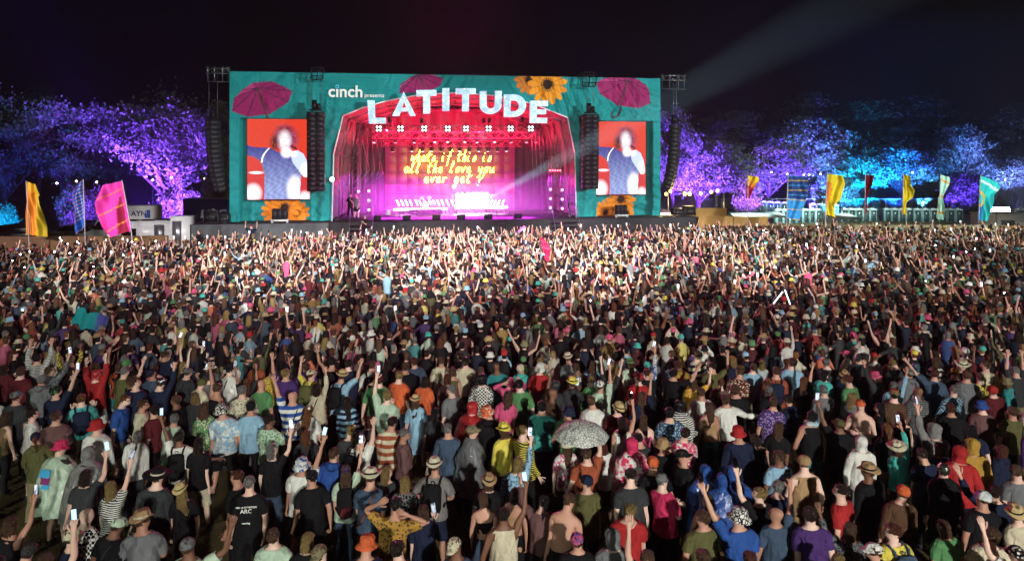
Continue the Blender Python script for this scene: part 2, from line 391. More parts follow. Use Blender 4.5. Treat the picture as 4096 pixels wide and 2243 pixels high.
for i in range(len(rp0)):
    spart('roof_tie', MB().bar((rp0[i][0], .55, rp0[i][1]), (rp1[i][0], 3.4, rp1[i][1]), .025, 4), m_alu); spart('roof_tie', MB().bar((rp1[i][0], 3.4, rp1[i][1]), (rp2[i][0], 6.6, rp2[i][1]), .025, 4), m_alu)
# vaulted cloth inside: three strips along the arch
def vault():
    V = []; n = len(ARCH); cu = (ARCH[0][0] + ARCH[-1][0]) / 2; K = [(.05, 1.0), (3.4, .965), (8.0, .925)]
    fine = []
    for i in range(n - 1):
        for t in range(6): fine.append(tuple(np.array(ARCH[i]) * (1 - t / 6) + np.array(ARCH[i + 1]) * t / 6))
    fine.append(ARCH[-1]); m_ = len(fine)
    for v, k in K:
        for j, (u, z) in enumerate(fine):
            sag = .05 * math.sin(j * 1.1); V.append((cu + (u - cu) * k * (1 + .004 * math.sin(j * 2.2)), v, DECK + (z - DECK) * (1 - (1 - k) * .6) + .12 + sag))
    return mesh_np('vault_cloth', V, [[a * m_ + j, a * m_ + j + 1, (a + 1) * m_ + j + 1, (a + 1) * m_ + j] for a in range(2) for j in range(m_ - 1)], True)
spart('vault_cloth', vault(), m_drape)
uI0, uI1 = ARCH[0][0] + .9, ARCH[-1][0] - .9
spart('back_drape', curtain(uI0 - .4, uI1 + .4, DECK, 10.6, 8.1, .06, wl=.7), m_drape)
spart('side_drape', curtain(uI0 - .2, uI0 + 3.0, DECK, 9.2, 7.2, .09, wl=.6), mat('dark_drape', hx('3a3436'), .9, .2)); spart('side_drape', curtain(uI1 - 3.0, uI1 + .2, DECK, 9.0, 7.2, .09, wl=.6), MATS['dark_drape'])
# hanging cables and rigging wires inside
for i in range(7):
    u = uI0 + .3 + i * .33
    spart('cable', MB().tube([(u, 2.2 + i * .3, 9.2 - i * .1), (u + .15, 2.4 + i * .3, 7.5), (u + .05 + .3 * (i % 3), 2.6, 5.6 - .3 * (i % 2)), (u - .4, 2.4, 4.4)], .025, 4), m_alu)
    u = uI1 - .3 - i * .3
    spart('cable', MB().bar((u, 2.4, 9.3 - i * .1), (u + .25, 2.4, 3.2), .02, 4), m_alu)
# rigging heads on the front
def rig_head(px0, px1, py0, py1, v=-1.0):
    (u0, z1), (u1, z0) = FP(px0, py0, v), FP(px1, py1, v)
    m = MB(); m.truss((u0, v, z1 - .1), (u1, v, z1 - .1), .3, .03); m.truss((u0, v, z0 + .1), (u1, v, z0 + .1), .3, .03)
    for u in (u0, (u0 + u1) / 2, u1): m.bar((u, v, z0), (u + .1, v, z1), .05, 4)
    m.bar((u0, v, z1), (u0, 1.5, z1 - .2), .06, 4); m.bar((u1, v, z1), (u1, 1.5, z1 - .2), .06, 4)
    spart('rigging_head', m, m_black); return u0, u1, z0
rig_head(1243, 1290, 272, 318); rig_head(2328, 2382, 292, 345)
for px0, px1, y0, y1 in ((826, 918, 284, 328), (2644, 2742, 312, 358)):
    (u0, z1), (u1, z0) = FP(px0, y0, .4), FP(px1, y1, .4)
    m = MB(); m.truss((u0, .4, z1), (u1, .4, z1), .35, .035); m.bar((u0 + .1, .4, z0), (u1, .4, z0), .05, 4)
    for t in (.05, .35, .7, .95): u = u0 + (u1 - u0) * t; m.bar((u, .4, z0), (u, .4, z1 + .1), .04, 4); m.box((u, .4, z1 + .05), (.14, .2, .5))
    spart('outrigger_truss', m, m_alu)
# lettering printed on the cloth
def text_mesh(s, size, bold=0.0, shear=0.0, extrude=.008, align='LEFT', spacing=1.0):
    cu = bpy.data.curves.new('lettering', 'FONT'); cu.body = s; cu.size = size; cu.offset = bold; cu.shear = shear; cu.extrude = extrude; cu.align_x = align; cu.space_character = spacing; cu.resolution_u = 3
    o = bpy.data.objects.new('tmp', cu); COL.objects.link(o); dg = bpy.context.evaluated_depsgraph_get(); me = bpy.data.meshes.new_from_object(o.evaluated_get(dg))
    bpy.data.objects.remove(o); bpy.data.curves.remove(cu); me.transform(Matrix.Rotation(R(90), 4, 'X')); return me
def letters(s, p0, p1, mt, parent, loc_v, cr, bold=.0, shear=0.0, name='lettering', zb=None):
    """a line of print from p0 (left foot) to p1 (right end)"""
    me = text_mesh(s, 1.0, bold, shear); xs = [v.co.x for v in me.vertices]; w0, w1 = min(xs), max(xs)
    (u0, z0), (u1, _) = cr([p0, p1], loc_v); k = (u1 - u0) / (w1 - w0); me.transform(Matrix.Translation((-w0, 0, 0))); me.transform(Matrix.Scale(k, 4))
    o = obj(name, me, mt, parent); o.location = (u0, loc_v, z0); return o
m_white_ink = mat('white_ink', hx('e4e6e2'), .6, .05); m_blue_ink = mat('blue_ink', hx('54c4ea'), .6, .05)
letters('c\u0131nch', (128, 277), (403, 277), m_white_ink, stage, -.16, C2, .02)
(u0, z0), (u1, _) = C2([(200, 195), (214, 195)], -.16); q = 20
spart('ink_ring', mesh_np('ink_ring', [(u0 + r * math.cos(6.2832 * k / q), -.16 + d, z0 + r * math.sin(6.2832 * k / q)) for d in (0, .01) for r in (.13, .075) for k in range(q)], [[k, (k + 1) % q, q + (k + 1) % q, q + k] for k in range(q)]), m_blue_ink)
letters('presents', (421, 280), (578, 280), m_white_ink, stage, -.16, C2, .004)
# ------------------------------------------------------------------ big letters
def led_letters_mat():
    m, nt, N, L, b = _mk('sparkling_letter_face'); tc = N.new('ShaderNodeTexCoord'); vo = N.new('ShaderNodeTexVoronoi'); vo.inputs['Scale'].default_value = 5.5
    L.new(tc.outputs['Object'], vo.inputs['Vector']); nz = N.new('ShaderNodeTexNoise'); nz.inputs['Scale'].default_value = 2.3; nz.inputs['Detail'].default_value = 3; L.new(tc.outputs['Object'], nz.inputs['Vector'])
    cr = N.new('ShaderNodeValToRGB'); cr.color_ramp.elements[0].color = (1, 1, 1, 1); cr.color_ramp.elements[0].position = .12; cr.color_ramp.elements[1].position = .42; cr.color_ramp.elements[1].color = (.42, .68, .88, 1)
    L.new(vo.outputs['Distance'], cr.inputs[0])
    r2 = N.new('ShaderNodeMapRange'); r2.inputs['From Min'].default_value = .38; r2.inputs['From Max'].default_value = .62; r2.inputs['To Min'].default_value = .85; r2.inputs['To Max'].default_value = 1.5; L.new(nz.outputs['Fac'], r2.inputs['Value'])
    L.new(cr.outputs[0], b.inputs['Emission Color']); L.new(r2.outputs[0], b.inputs['Emission Strength']); b.inputs['Base Color'].default_value = (.08, .1, .12, 1); return m
m_led = led_letters_mat(); m_rim = emit('letter_rim', (.6, .8, 1.0), .4)
sign = empty('letter_sign', SW(0, 0, 0), SA, 'white and blue sparkling letters LATITUDE arched over the stage', 'sign')
def arcpts(cx, cy, rx, ry, a0, a1, n=12): return [(cx + rx * math.cos(R(a0 + (a1 - a0) * i / n)), cy + ry * math.sin(R(a0 + (a1 - a0) * i / n))) for i in range(n + 1)]
LET = {
 'L': [[(442, 306), (500, 306), (506, 446), (590, 446), (592, 492), (455, 494)]],
 'A': [[(735, 236), (642, 432), (700, 432), (712, 396), (770, 394), (786, 432), (834, 432)], [(738, 316), (722, 366), (757, 366)]],
 'T': [[(838, 224), (1000, 222), (1001, 268), (948, 270), (950, 412), (894, 413), (892, 272), (838, 274)]],
 'I': [[(1048, 208), (1103, 207), (1104, 392), (1047, 392)]],
 'T2': [[(1155, 209), (1317, 209), (1317, 254), (1262, 256), (1261, 394), (1208, 394), (1208, 256), (1155, 256)]],
 'U': [[(1350, 232), (1404, 231), (1404, 340)] + arcpts(1437, 340, 33, 32, 180, 0)[1:-1] + [(1472, 340), (1474, 230), (1527, 231), (1524, 350)] + arcpts(1437, 346, 87, 70, 0, 180)[1:]],
 'D': [[(1545, 259), (1620, 258)] + arcpts(1625, 349, 98, 91, -90, 90) + [(1546, 440)], [(1599, 306), (1598, 394), (1622, 394)] + arcpts(1625, 350, 44, 44, 90, -90) ],
 'E': [[(1757, 309), (1900, 310), (1899, 353), (1810, 352), (1809, 379), (1885, 380), (1884, 418), (1809, 418), (1808, 446), (1893, 447), (1891, 490), (1755, 488)]]}
from mathutils.geometry import tessellate_polygon
for k, loops in LET.items():
    lp = [[Vector((u, z, 0)) for u, z in C2(l, -1.1)] for l in loops]; tri = tessellate_polygon(lp); flat = [p for l in lp for p in l]; n = len(flat)
    V = [(p.x, -1.1, p.y) for p in flat] + [(p.x, -.75, p.y) for p in flat]
    f = obj('letter', mesh_np('letter', V, [list(t) for t in tri] + [[n + i for i in t[::-1]] for t in tri]), m_led, sign)
    Fs = []; o_ = 0
    for l in lp:
        c = len(l); Fs += [[o_ + i, o_ + (i + 1) % c, n + o_ + (i + 1) % c, n + o_ + i] for i in range(c)]; o_ += c
    obj('rim', mesh_np('rim', V, Fs), m_rim, f)
for px in (470, 600, 735, 890, 920, 1075, 1235, 1385, 1440, 1560, 1690, 1830): 
    (u, z) = C2([(px, 300)], -.9)[0]; obj('hanger', MB().bar((u, -.9, z), (u, -.9, 11.3 if 700 < px < 1600 else 10.6), .012, 4), m_alu, sign)
for px, py in ((880, 470), (1380, 470), (1425, 468), (1690, 462), (620, 462)):
    u, z = C2([(px, py)], .4)[0]; obj('hoist', MB().box((u, .4, z), (.22, .22, .34)).bar((u, .4, z), (u, .4, z + 2.0), .015, 4), m_black, sign)
# ------------------------------------------------------------------ video screens
def singer_picture(nx=110, ny=140):
    X, Y = np.meshgrid(np.linspace(410, 900, nx), np.linspace(460, 1090, ny), indexing='ij'); rr = np.random.default_rng(4)
    C = np.empty(X.shape + (3,)); C[:] = hx('dc3a1e'); dk = np.clip((Y - 700) / 300, 0, 1); C = C * (1 - .35 * dk[..., None]) + dk[..., None] * .35 * np.array(hx('b01050'))
    def soft(m_, col, a=1.0): nonlocal C; C = C * (1 - (m_ * a)[..., None]) + (m_ * a)[..., None] * np.array(col)
    blob = lambda cx, cy, rx, ry, k=1.0: np.clip(1.6 - k * 1.6 * np.hypot((X - cx) / rx, (Y - cy) / ry), 0, 1)
    W = np.array((1.5, 1.4, 1.5)); noise = rr.random(X.shape)
    nn = np.sin(X * .11 + 2 * np.sin(Y * .05)) * np.sin(Y * .09 + X * .03)
    soft(blob(455, 1040, 80, 90), W); soft(blob(480, 880, 70, 13), W); soft(blob(860, 1075, 60, 60), W, .8)
    cur = np.sin(X * .19 + 3 * np.sin(Y * .07)) * np.sin(Y * .17 + 2 * np.sin(X * .09)); hm_ = blob(708, 610, 122, 118)
    soft(hm_ * (cur > -.85), hx('5a2040')); soft(hm_ * (cur > .3), hx('b070b0')); soft(blob(622, 650, 50, 88) * (cur > -.4), hx('4a1210')); soft(blob(700, 535, 80, 30) * (cur > -.2), hx('6a2444'))
    body = [(410, 665), (450, 680), (585, 688), (640, 715), (720, 745), (800, 735), (815, 800), (830, 900), (815, 1090), (540, 1090), (545, 900), (520, 800), (470, 762), (410, 745)]
    t = np.clip((Y - 690) / 330, 0, 1)[..., None]; bl = np.array(hx('3a3a8c')) * (1 - t) + np.array(hx('93a2d8')) * t; bl = bl * (.75 + .5 * (.5 + .5 * nn)[..., None])
    bm = poly_in(X, Y, body); C[bm] = bl[bm]
    soft(blob(780, 1010, 75, 130) * bm, W); soft((np.abs((X - 580) + (Y - 690) * .55 + 14 * np.sin((Y - 690) * .03)) < 5) * (Y > 690) * (Y < 800), W)
    fm = blob(700, 630, 64, 96, 1.0); soft(fm, np.array((1.12, 1.0, 1.02))); soft(blob(715, 725, 55, 50), W * .95); soft(blob(652, 650, 14, 52), hx('a8506c'), .7)
    for ex, ey in ((678, 610), (724, 612)): soft(blob(ex, ey, 13, 5), hx('7a3c50'), .75); soft(blob(ex, ey - 16, 16, 3), hx('8a4a5c'), .6)
    soft(blob(706, 640, 5, 16), hx('e0a8b4'), .7); soft(blob(708, 668, 16, 5), hx('b05068'), .8)
    arm = [(748, 745), (770, 715), (800, 705), (850, 735), (880, 800), (892, 885), (880, 918), (850, 915), (800, 850), (762, 800)]
    am = poly_in(X, Y, arm); C[am] = np.array(hx('c4d2ff')) * 1.15; soft(blob(870, 880, 60, 90) * am, W)
    soft(poly_in(X, Y, [(742, 672), (755, 664), (800, 692), (792, 704)]).astype(float), hx('3a0a1c'))
    soft(blob(772, 735, 34, 26), W); C = C * (.93 + .14 * noise[..., None]); return C, nx, ny
PIC, PNX, PNY = singer_picture()
def side_screen(cr, x0, x1, y0, y1, lab):
    (u0, z1), (u1, z0) = cr([(x0, y0), (x1, y1)], .35)
    g = empty('video_screen', SW(u0, .35, z0), SA, lab, 'screen', 'side video screens')
    w_, h_ = u1 - u0, z1 - z0
    obj('casing', MB().box((w_ / 2, .13, h_ / 2), (w_ + .1, .22, h_ + .1)), m_black, g)
    V = [(w_ * i / (PNX - 1), 0, h_ * (1 - j / (PNY - 1))) for i in range(PNX) for j in range(PNY)]
    me = mesh_np('picture', V, np.array([[i * PNY + j, i * PNY + j + 1, (i + 1) * PNY + j + 1, (i + 1) * PNY + j] for i in range(PNX - 1) for j in range(PNY - 1)])); set_col(me, PIC.reshape(-1, 3))
    obj('picture', me, attr_mat('screen_picture', emission=1.15), g)
side_screen(C1, 410, 902, 460, 1091, 'tall video screen of a singer beside the stage, next to the blue lorry')
side_screen(C3, 372, 772, 472, 1063, 'tall video screen of a singer beside the stage, next to the festoon bulbs')
# LED wall at the back, of separate tiles
VW = 7.0; (vu0, vz1), (vu1, vz0) = C2([(586, 640), (1630, 1225)], VW)
wall_s = empty('led_wall', SW(0, 0, 0), SA, 'wide tiled video wall at the back of the stage behind the neon words', 'screen')
m_tile = mat('led_tile', hx('46393d'), .55, .06, 2.0); tb = m_tile.node_tree.nodes['Principled BSDF']; tb.inputs['Emission Color'].default_value = (.46, .014, .075, 1); tb.inputs['Emission Strength'].default_value = .62; nx_, nz_ = 12, 7; tw_, th_ = (vu1 - vu0) / nx_, (vz1 - vz0) / nz_
tme = MB().box((0, 0, 0), (tw_ - .008, .08, th_ - .008)).mesh('panel')
for i in range(nx_):
    for k in range(nz_): obj('panel', tme, m_tile, wall_s).location = (vu0 + (i + .5) * tw_, VW + .05 + .002 * ((i * 7 + k * 3) % 3), vz0 + (k + .5) * th_)
for i in range(nx_ + 1): obj('wall_post', MB().bar((vu0 + i * tw_, VW + .2, DECK), (vu0 + i * tw_, VW + .2, vz1), .03, 4), m_black, wall_s)
# ------------------------------------------------------------------ neon words
GL = {'w': [[(0, 1), (.12, .1), (.4, .75), (.55, .1), (.95, 1)]], 'h': [[(.35, 2.0), (.1, 0), (.3, .7), (.55, .9), (.6, .5), (.6, 0), (.8, .1)]], 'a': [[(.7, .85), (.3, .95), (.05, .4), (.3, 0), (.6, .4), (.75, .9), (.7, .1), (.95, .1)]],
 't': [[(.35, 1.7), (.2, .2), (.4, 0), (.6, .15)], [(-.1, 1.1), (.9, 1.2)]], 's': [[(.1, .1), (.45, .95), (.6, .4), (.4, 0), (.05, .05)]], 'i': [[(.1, .9), (.1, .1), (.35, .05)], [(.16, 1.35), (.2, 1.45)]],
 'f': [[(.9, 1.7), (.6, 1.95), (.4, 1.2), (.2, -.8)], [(.0, .9), (.8, 1.0)]], 'l': [[(.0, .1), (.5, 1.6), (.3, 1.9), (.2, .6), (.35, 0), (.6, .15)]], 'e': [[(.0, .4), (.5, .6), (.45, .95), (.1, .7), (.1, .15), (.5, 0), (.8, .3)]],
 'o': [[(.5, .95), (.1, .6), (.2, .05), (.6, .2), (.6, .8), (.4, .95), (.9, .85)]], 'v': [[(0, .9), (.3, .05), (.65, .95), (.9, .8)]], 'y': [[(0, .9), (.2, .2), (.5, .3), (.75, .9), (.5, -.5), (.1, -.9)]], 'u': [[(0, .9), (.1, .15), (.45, .1), (.7, .9), (.7, .1), (.95, .15)]],
 'r': [[(.05, .9), (.1, 0), (.25, .7), (.7, .9)]], 'g': [[(.6, .85), (.2, .95), (.05, .4), (.35, .1), (.6, .8), (.5, -.6), (.2, -.95), (.0, -.6), (.8, .2)]], '?': [[(.0, 1.2), (.3, 1.75), (.8, 1.6), (.7, 1.0), (.2, .5), (.15, .1)], [(.05, -.45), (.1, -.5)]], 'n': [[(0, .9), (.08, 0), (.3, .85), (.55, .8), (.6, .05), (.85, .1)]]}
def catrom(p, n=5):
    p = [np.array(q, float) for q in p]; p = [2 * p[0] - p[1]] + p + [2 * p[-1] - p[-2]]; out = []
    for i in range(1, len(p) - 2):
        for k in range(n):
            t = k / n; out.append(.5 * (2 * p[i] + (p[i + 1] - p[i - 1]) * t + (2 * p[i - 1] - 5 * p[i] + 4 * p[i + 1] - p[i + 2]) * t * t + (3 * p[i] - p[i - 1] - 3 * p[i + 1] + p[i + 2]) * t ** 3))
    return out + [p[-2]]
neon = empty('neon_sign', SW(0, 0, 0), SA, 'glowing yellow neon handwriting hung in front of the video wall', 'neon sign')
m_neon = emit('neon_yellow', (1.0, .80, .035), 34)
for words, x0, x1, yb, xh in (('whats if this is', 795, 1452, 797, 46), ('all the love you', 738, 1470, 888, 46), ('ever get ?', 900, 1382, 968, 46)):
    n = len(words); adv = (x1 - x0) / n
    for i, ch in enumerate(words):
        if ch == ' ': continue
        for st in GL[ch]:
            pts = [(x0 + adv * (i + p[0] * .86) + .22 * xh * p[1], yb - xh * p[1]) for p in catrom(st)]
            obj('tube', MB().tube([(u, VW - .42, z) for u, z in C2(pts, VW - .42)], .024, 5).mesh('tube', True), m_neon, neon)
for px in (800, 930, 1090, 1180, 1380): u, z = C2([(px, 690)], VW - .3)[0]; obj('hanging_wire', MB().bar((u, VW - .3, z - 1.6), (u + .05, VW - .3, vz1 + 1.2), .008, 3), m_black, neon)
# ------------------------------------------------------------------ loudspeakers
def line_array(label, top, n, w, h, face, bend, d=.62, wires=3.2):
    """a hung column of cabinets; face: direction it points (world angle), bend: list of extra pitch for each cabinet"""
    g = empty('line_array', top, face, label, 'loudspeaker', 'hung loudspeaker columns')
    cab = MB().prism([(-w / 2, -h / 2 + .008), (w / 2, -h / 2 + .008), (w / 2, h / 2 - .008), (-w / 2, h / 2 - .008)], -d / 2, d / 2).mesh('cabinet')
    gr = MB()
    for sx in (-1, 1): gr.box((sx * w * .245, -d / 2 - .012, 0), (w * .46, .02, h - .05))
    gr.box((0, -d / 2 - .02, 0), (.03, .03, h - .03)); gr = gr.mesh('grille')
    bolt = MB()
    m_cab = mat('cabinet_black', hx('1a1a1e'), .6, .1, 4); m_gr = mat('speaker_grille', hx('26262b'), .45, .3, 40, .3, .3)
    y, z, a = 0., 0., 0.
    for i in range(n):
        a += bend(i); z -= h * math.cos(a) * .5; y += h * math.sin(a) * .5
        c = obj('cabinet', cab, m_cab, g); c.location = (0, y, z); c.rotation_euler = (a, 0, 0); q = obj('grille', gr, m_gr, c)
        z -= h * math.cos(a) * .5; y += h * math.sin(a) * .5
    obj('bumper_frame', MB().box((0, 0, .1), (w * .8, d * .7, .08)).box((-.1, .05, .45), (.3, .3, .7)).box((.18, -.05, .35), (.25, .2, .4)), m_black, g)
    for s in (-1, 1): obj('hoist_chain', MB().bar((s * w * .25, s * d * .3, .1), (s * w * .25, s * d * .3, wires), .022, 4), m_alu, g)
    return g
(u0, z0) = FP(1264, 447, -1.3); line_array('tall black speaker column hung between the cinch lettering and screen', SW(u0, -1.3, z0), 16, 1.16, .345, SA, lambda i: .004, wires=3.0)
(u0, z0) = FP(2361, 457, -1.3); line_array('tall black speaker column hung between the stage arch and hooked umbrella', SW(u0, -1.3, z0), 16, 1.16, .345, SA, lambda i: .004, wires=2.9)
(u0, z0) = FP(853, 482, .4); line_array('curved speaker column hung outside the stage in front of purple tree, beside lorry', SW(u0, .4, z0), 15, 1.1, .335, SA - R(52), lambda i: .012 if i < 8 else .03, wires=3.6)
(u0, z0) = FP(2700, 500, .4); line_array('curved speaker column hung outside the stage above the festoon bulbs', SW(u0, .4, z0), 15, 1.1, .335, SA + R(52), lambda i: .012 if i < 8 else .03, wires=3.3)
for cr, x0, x1, y0, y1, lab in ((C1, 608, 727, 1180, 1258, 'small black speaker stack on pale base below the umbrella-print screen'), (C3, 528, 616, 1160, 1232, 'small black speaker stack on pale base under hooked-umbrella side')):
    (ua_, za), (ub_, zb) = cr([(x0, y0), (x1, y1)], -.6); g = empty('front_speaker', SW((ua_ + ub_) / 2, -.6, DECK), SA, lab, 'loudspeaker', 'small speakers on the stage wings')
    w_ = ub_ - ua_; h_ = za - zb
    for k in range(3): obj('cabinet', MB().box(((k - 1) * w_ / 3, 0, .25 + h_ / 2), (w_ / 3 - .02, .5, h_)), MATS['cabinet_black'], g)
    obj('base', MB().box((0, 0, .17), (w_ * 1.15, .6, .12)).box((-w_ * .5, 0, .055), (.08, .5, .1)).box((w_ * .5, 0, .055), (.08, .5, .1)), mat('pale_base', hx('b8b8b4'), .5), g)
# ------------------------------------------------------------------ stage lights on trusses
m_lens = emit('stage_lens', (1, .55, .7), 2.2); m_lamp = emit('blinder_lamp', (1.0, .92, .95), 3.5)
T1 = [C2([(470, 540), (1815, 540)], 1.2), 1.2]; T2 = [C2([(480, 588), (1800, 588)], 2.6), 2.6]; T3 = [C2([(560, 655), (1680, 655)], 5.0), 5.0]
for (a, b), v in (T1, T2, T3):
    g = empty('lighting_truss', SW(0, 0, 0), SA, {1.2: 'front lighting truss carrying the four-lamp blinders', 2.6: 'middle lighting truss under the blinder truss', 5.0: 'rear lighting truss above the video wall'}[v], 'truss', 'trusses hung under the stage roof')
    obj('lattice', MB().truss((a[0], v, a[1]), (b[0], v, b[1]), .5, .035), m_alu, g)
    for t in (.12, .37, .63, .88): u = a[0] + (b[0] - a[0]) * t; obj('hanging_chain', MB().bar((u, v, a[1] + .25), (u, v, 10.2), .02, 4), m_alu, g)
bl_body = MB().box((0, 0, 0), (.5, .22, .5)).box((0, .05, .35), (.06, .06, .25)).mesh('housing'); bl_lamp = MB().lathe([(0, -.01), (.085, -.01), (.085, .01), (0, .012)], 10).mesh('lamp')
bp = None
for i, x in enumerate((535, 710, 900, 1090, 1237, 1418, 1595, 1757)):
    u, z = C2([(x, 535)], .8)[0]; g = empty('blinder_light', SW(u, .8, z), SA, 'four-lamp blinder on the front truss', 'stage light', 'blinders on the front truss')
    obj('housing', bl_body, m_black, g)
    for sx in (-1, 1):
        for sz in (-1, 1): o = obj('lamp', bl_lamp, m_lamp, g); o.location = (sx * .12, -.125, sz * .12); o.rotation_euler = (R(90), 0, 0)
mh_base = MB().box((0, 0, -.08), (.34, .26, .16)).mesh('base'); mh_yoke = MB().box((-.2, 0, -.34), (.05, .14, .42)).box((.2, 0, -.34), (.05, .14, .42)).box((0, 0, -.17), (.42, .16, .05)).mesh('yoke')
mh_head = MB().lathe([(.0, -.26), (.12, -.26), (.15, -.2), (.14, .1), (.1, .22), (0, .24)], 10).mesh('head', True); mh_lens = MB().lathe([(0, -.004), (.11, -.004), (.11, .004), (0, .006)], 10).mesh('lens')
def moving(x, y, v, tilt, grp, lab):
    u, z = C2([(x, y)], v)[0]; g = empty('moving_light', SW(u, v, z), SA, lab, 'stage light', grp)
    obj('base', mh_base, m_black, g); obj('yoke', mh_yoke, m_black, g); h = obj('head', mh_head, m_black, g); h.location = (0, 0, -.48); h.rotation_euler = (R(tilt), 0, R(random.uniform(-30, 30)))
    l = obj('lens', mh_lens, m_lens, h); l.location = (0, 0, -.27)
for x in (500, 670, 820, 985, 1090, 1232, 1325, 1470, 1600, 1725, 1800): moving(x, 570, 2.6, random.uniform(-35, 10), 'moving lights on the middle truss', 'moving head light hanging from the middle truss')
for x in (645, 805, 885, 960, 1035, 1110, 1187, 1265, 1340, 1415, 1490, 1562): moving(x, 645, 5.0, random.uniform(-25, 10), 'moving lights on the rear truss', 'moving head light hanging over the video wall')
# ------------------------------------------------------------------ on the stage floor
m_tube = emit('stage_tube', (1.0, .62, 1.0), 22); m_bank = emit('bank_lamp', (1.0, .75, 1.0), 130); m_tube2 = emit('stage_tube_violet', (.75, .25, 1.0), 9)
def sp_obj(name, u, v, label, cat, group=None, rz=0.0, z=DECK): return empty(name, SW(u, v, z), SA + rz, label, cat, group)
for x0, x1, y, lab in ((655, 1085, 1186, 'long white-magenta light bar along the drum riser'), (1150, 1572, 1172, 'long white-magenta light bar along the keyboard riser')):
    (a, z), (b, _) = C2([(x0, y), (x1, y)], 4.6); g = sp_obj('light_bar', a, 4.6, lab, 'light bar', 'light bars on the stage floor')
    obj('tube', MB().bar((0, 0, z - DECK), (b - a, 0, z - DECK), .07, 8), m_tube, g); obj('rail', MB().box(((b - a) / 2, .12, z - DECK), (b - a, .1, .22)), m_black, g)
    for t in (.03, .5, .97): obj('foot', MB().bar(((b - a) * t, .1, 0), ((b - a) * t, .1, z - DECK), .03, 5), m_black, g)
for i, x in enumerate([700, 735, 770, 805, 850, 880, 920, 960, 990, 1025, 1060, 1100, 1140, 1400, 1430, 1460, 1490, 1525]):
    u, z = C2([(x, 1130)], 5.6)[0]; g = sp_obj('tilted_tube_light', u, 5.6, 'short tilted light tube in the row behind the instruments', 'light tube', 'tilted tubes along the back of the stage')
    s = 1 if x > 1300 else -1
    obj('tube', MB().bar((0, 0, z - DECK - .25), (s * .22, 0, z - DECK + .22), .035, 6), m_tube, g); obj('stand', MB().bar((0, .05, 0), (0, .05, z - DECK - .2), .025, 5).box((0, .05, .02), (.3, .3, .04)), m_black, g)
# riser, drums, keyboards
ur, _ = C2([(870, 1200)], 5.0)[0], 0
m_shell = mat('drum_shell', hx('d0c8cc'), .3, .05, 3, 0, 0, .5); m_cym = mat('cymbal_brass', hx('a88a3a'), .25, .1, 9, .9); m_skin = mat('drum_head', hx('d8d8d4'), .5)
g = sp_obj('drum_kit', ur[0] + .4, 5.3, 'drum kit on a low riser at the back of the stage', 'drum kit')
obj('riser', MB().box((0, 0, .2), (2.6, 2.0, .38)), m_black, g)
def drum(x, y, z, r, h, lay=False, name='drum'):
    o = obj(name, MB().lathe([(r, 0), (r, h)], 16).mesh(name, True), m_shell, g); o.location = (x, y, z); hd = obj('drum_head', MB().lathe([(0, 0), (r * .97, 0), (r * .97, .012), (0, .014)], 16), m_skin, o); hd.location = (0, 0, h)
    if lay: o.rotation_euler = (R(90), 0, 0)
drum(0, -.2, .7, .28, .42, True, 'bass_drum'); drum(-.3, -.3, 1.15, .16, .2); drum(.3, -.3, 1.15, .17, .22); drum(.65, .2, .55, .22, .4, name='floor_tom'); drum(-.55, .15, .95, .18, .15, name='snare_drum')
for x, y, z in ((-.8, -.2, 1.55), (.8, -.2, 1.6), (-.9, .3, 1.3)):
    obj('cymbal', MB().lathe([(0, .03), (.05, .015), (.22, 0), (.22, -.004), (0, .02)], 16), m_cym, g).location = (x, y, z); obj('cymbal_stand', MB().bar((x, y, .4), (x, y, z), .015, 5), m_alu, g)
for i, x in enumerate((1270, 1370)):
    u, z = C2([(x, 1200)], 4.9)[0]; g = sp_obj('keyboard', u, 4.9, ('white keyboard on a cross stand beside the drum riser', 'white keyboard on a cross stand by the bright lamps')[i], 'keyboard', 'keyboards on stage')
    obj('body', MB().box((0, 0, .95), (1.3, .36, .12)), m_shell, g); obj('keys', MB().box((0, .06, 1.013), (1.2, .16, .012)), m_skin, g)
    obj('cross_stand', MB().bar((-.5, 0, 0), (.5, 0, .9), .025, 5).bar((.5, 0, 0), (-.5, 0, .9), .025, 5), m_black, g)
# a bank of bright lamps beside the keyboards
u, z = C2([(1290, 1140)], 5.2)[0]; g = sp_obj('lamp_bank', u, 5.4, 'bank of blinding white-pink lamps beside the keyboards', 'lamp bank')
obj('frame', MB().box((0, .1, 1.0), (2.9, .12, 1.3)), m_black, g)
for i in range(7):
    for k in range(3): o = obj('lamp', MB().lathe([(0, -.02), (.15, -.02), (.15, .02), (0, .03)], 10).mesh('lamp'), m_bank, g); o.location = (-1.2 + i * .4, 0, .62 + k * .4); o.rotation_euler = (R(90), 0, 0)
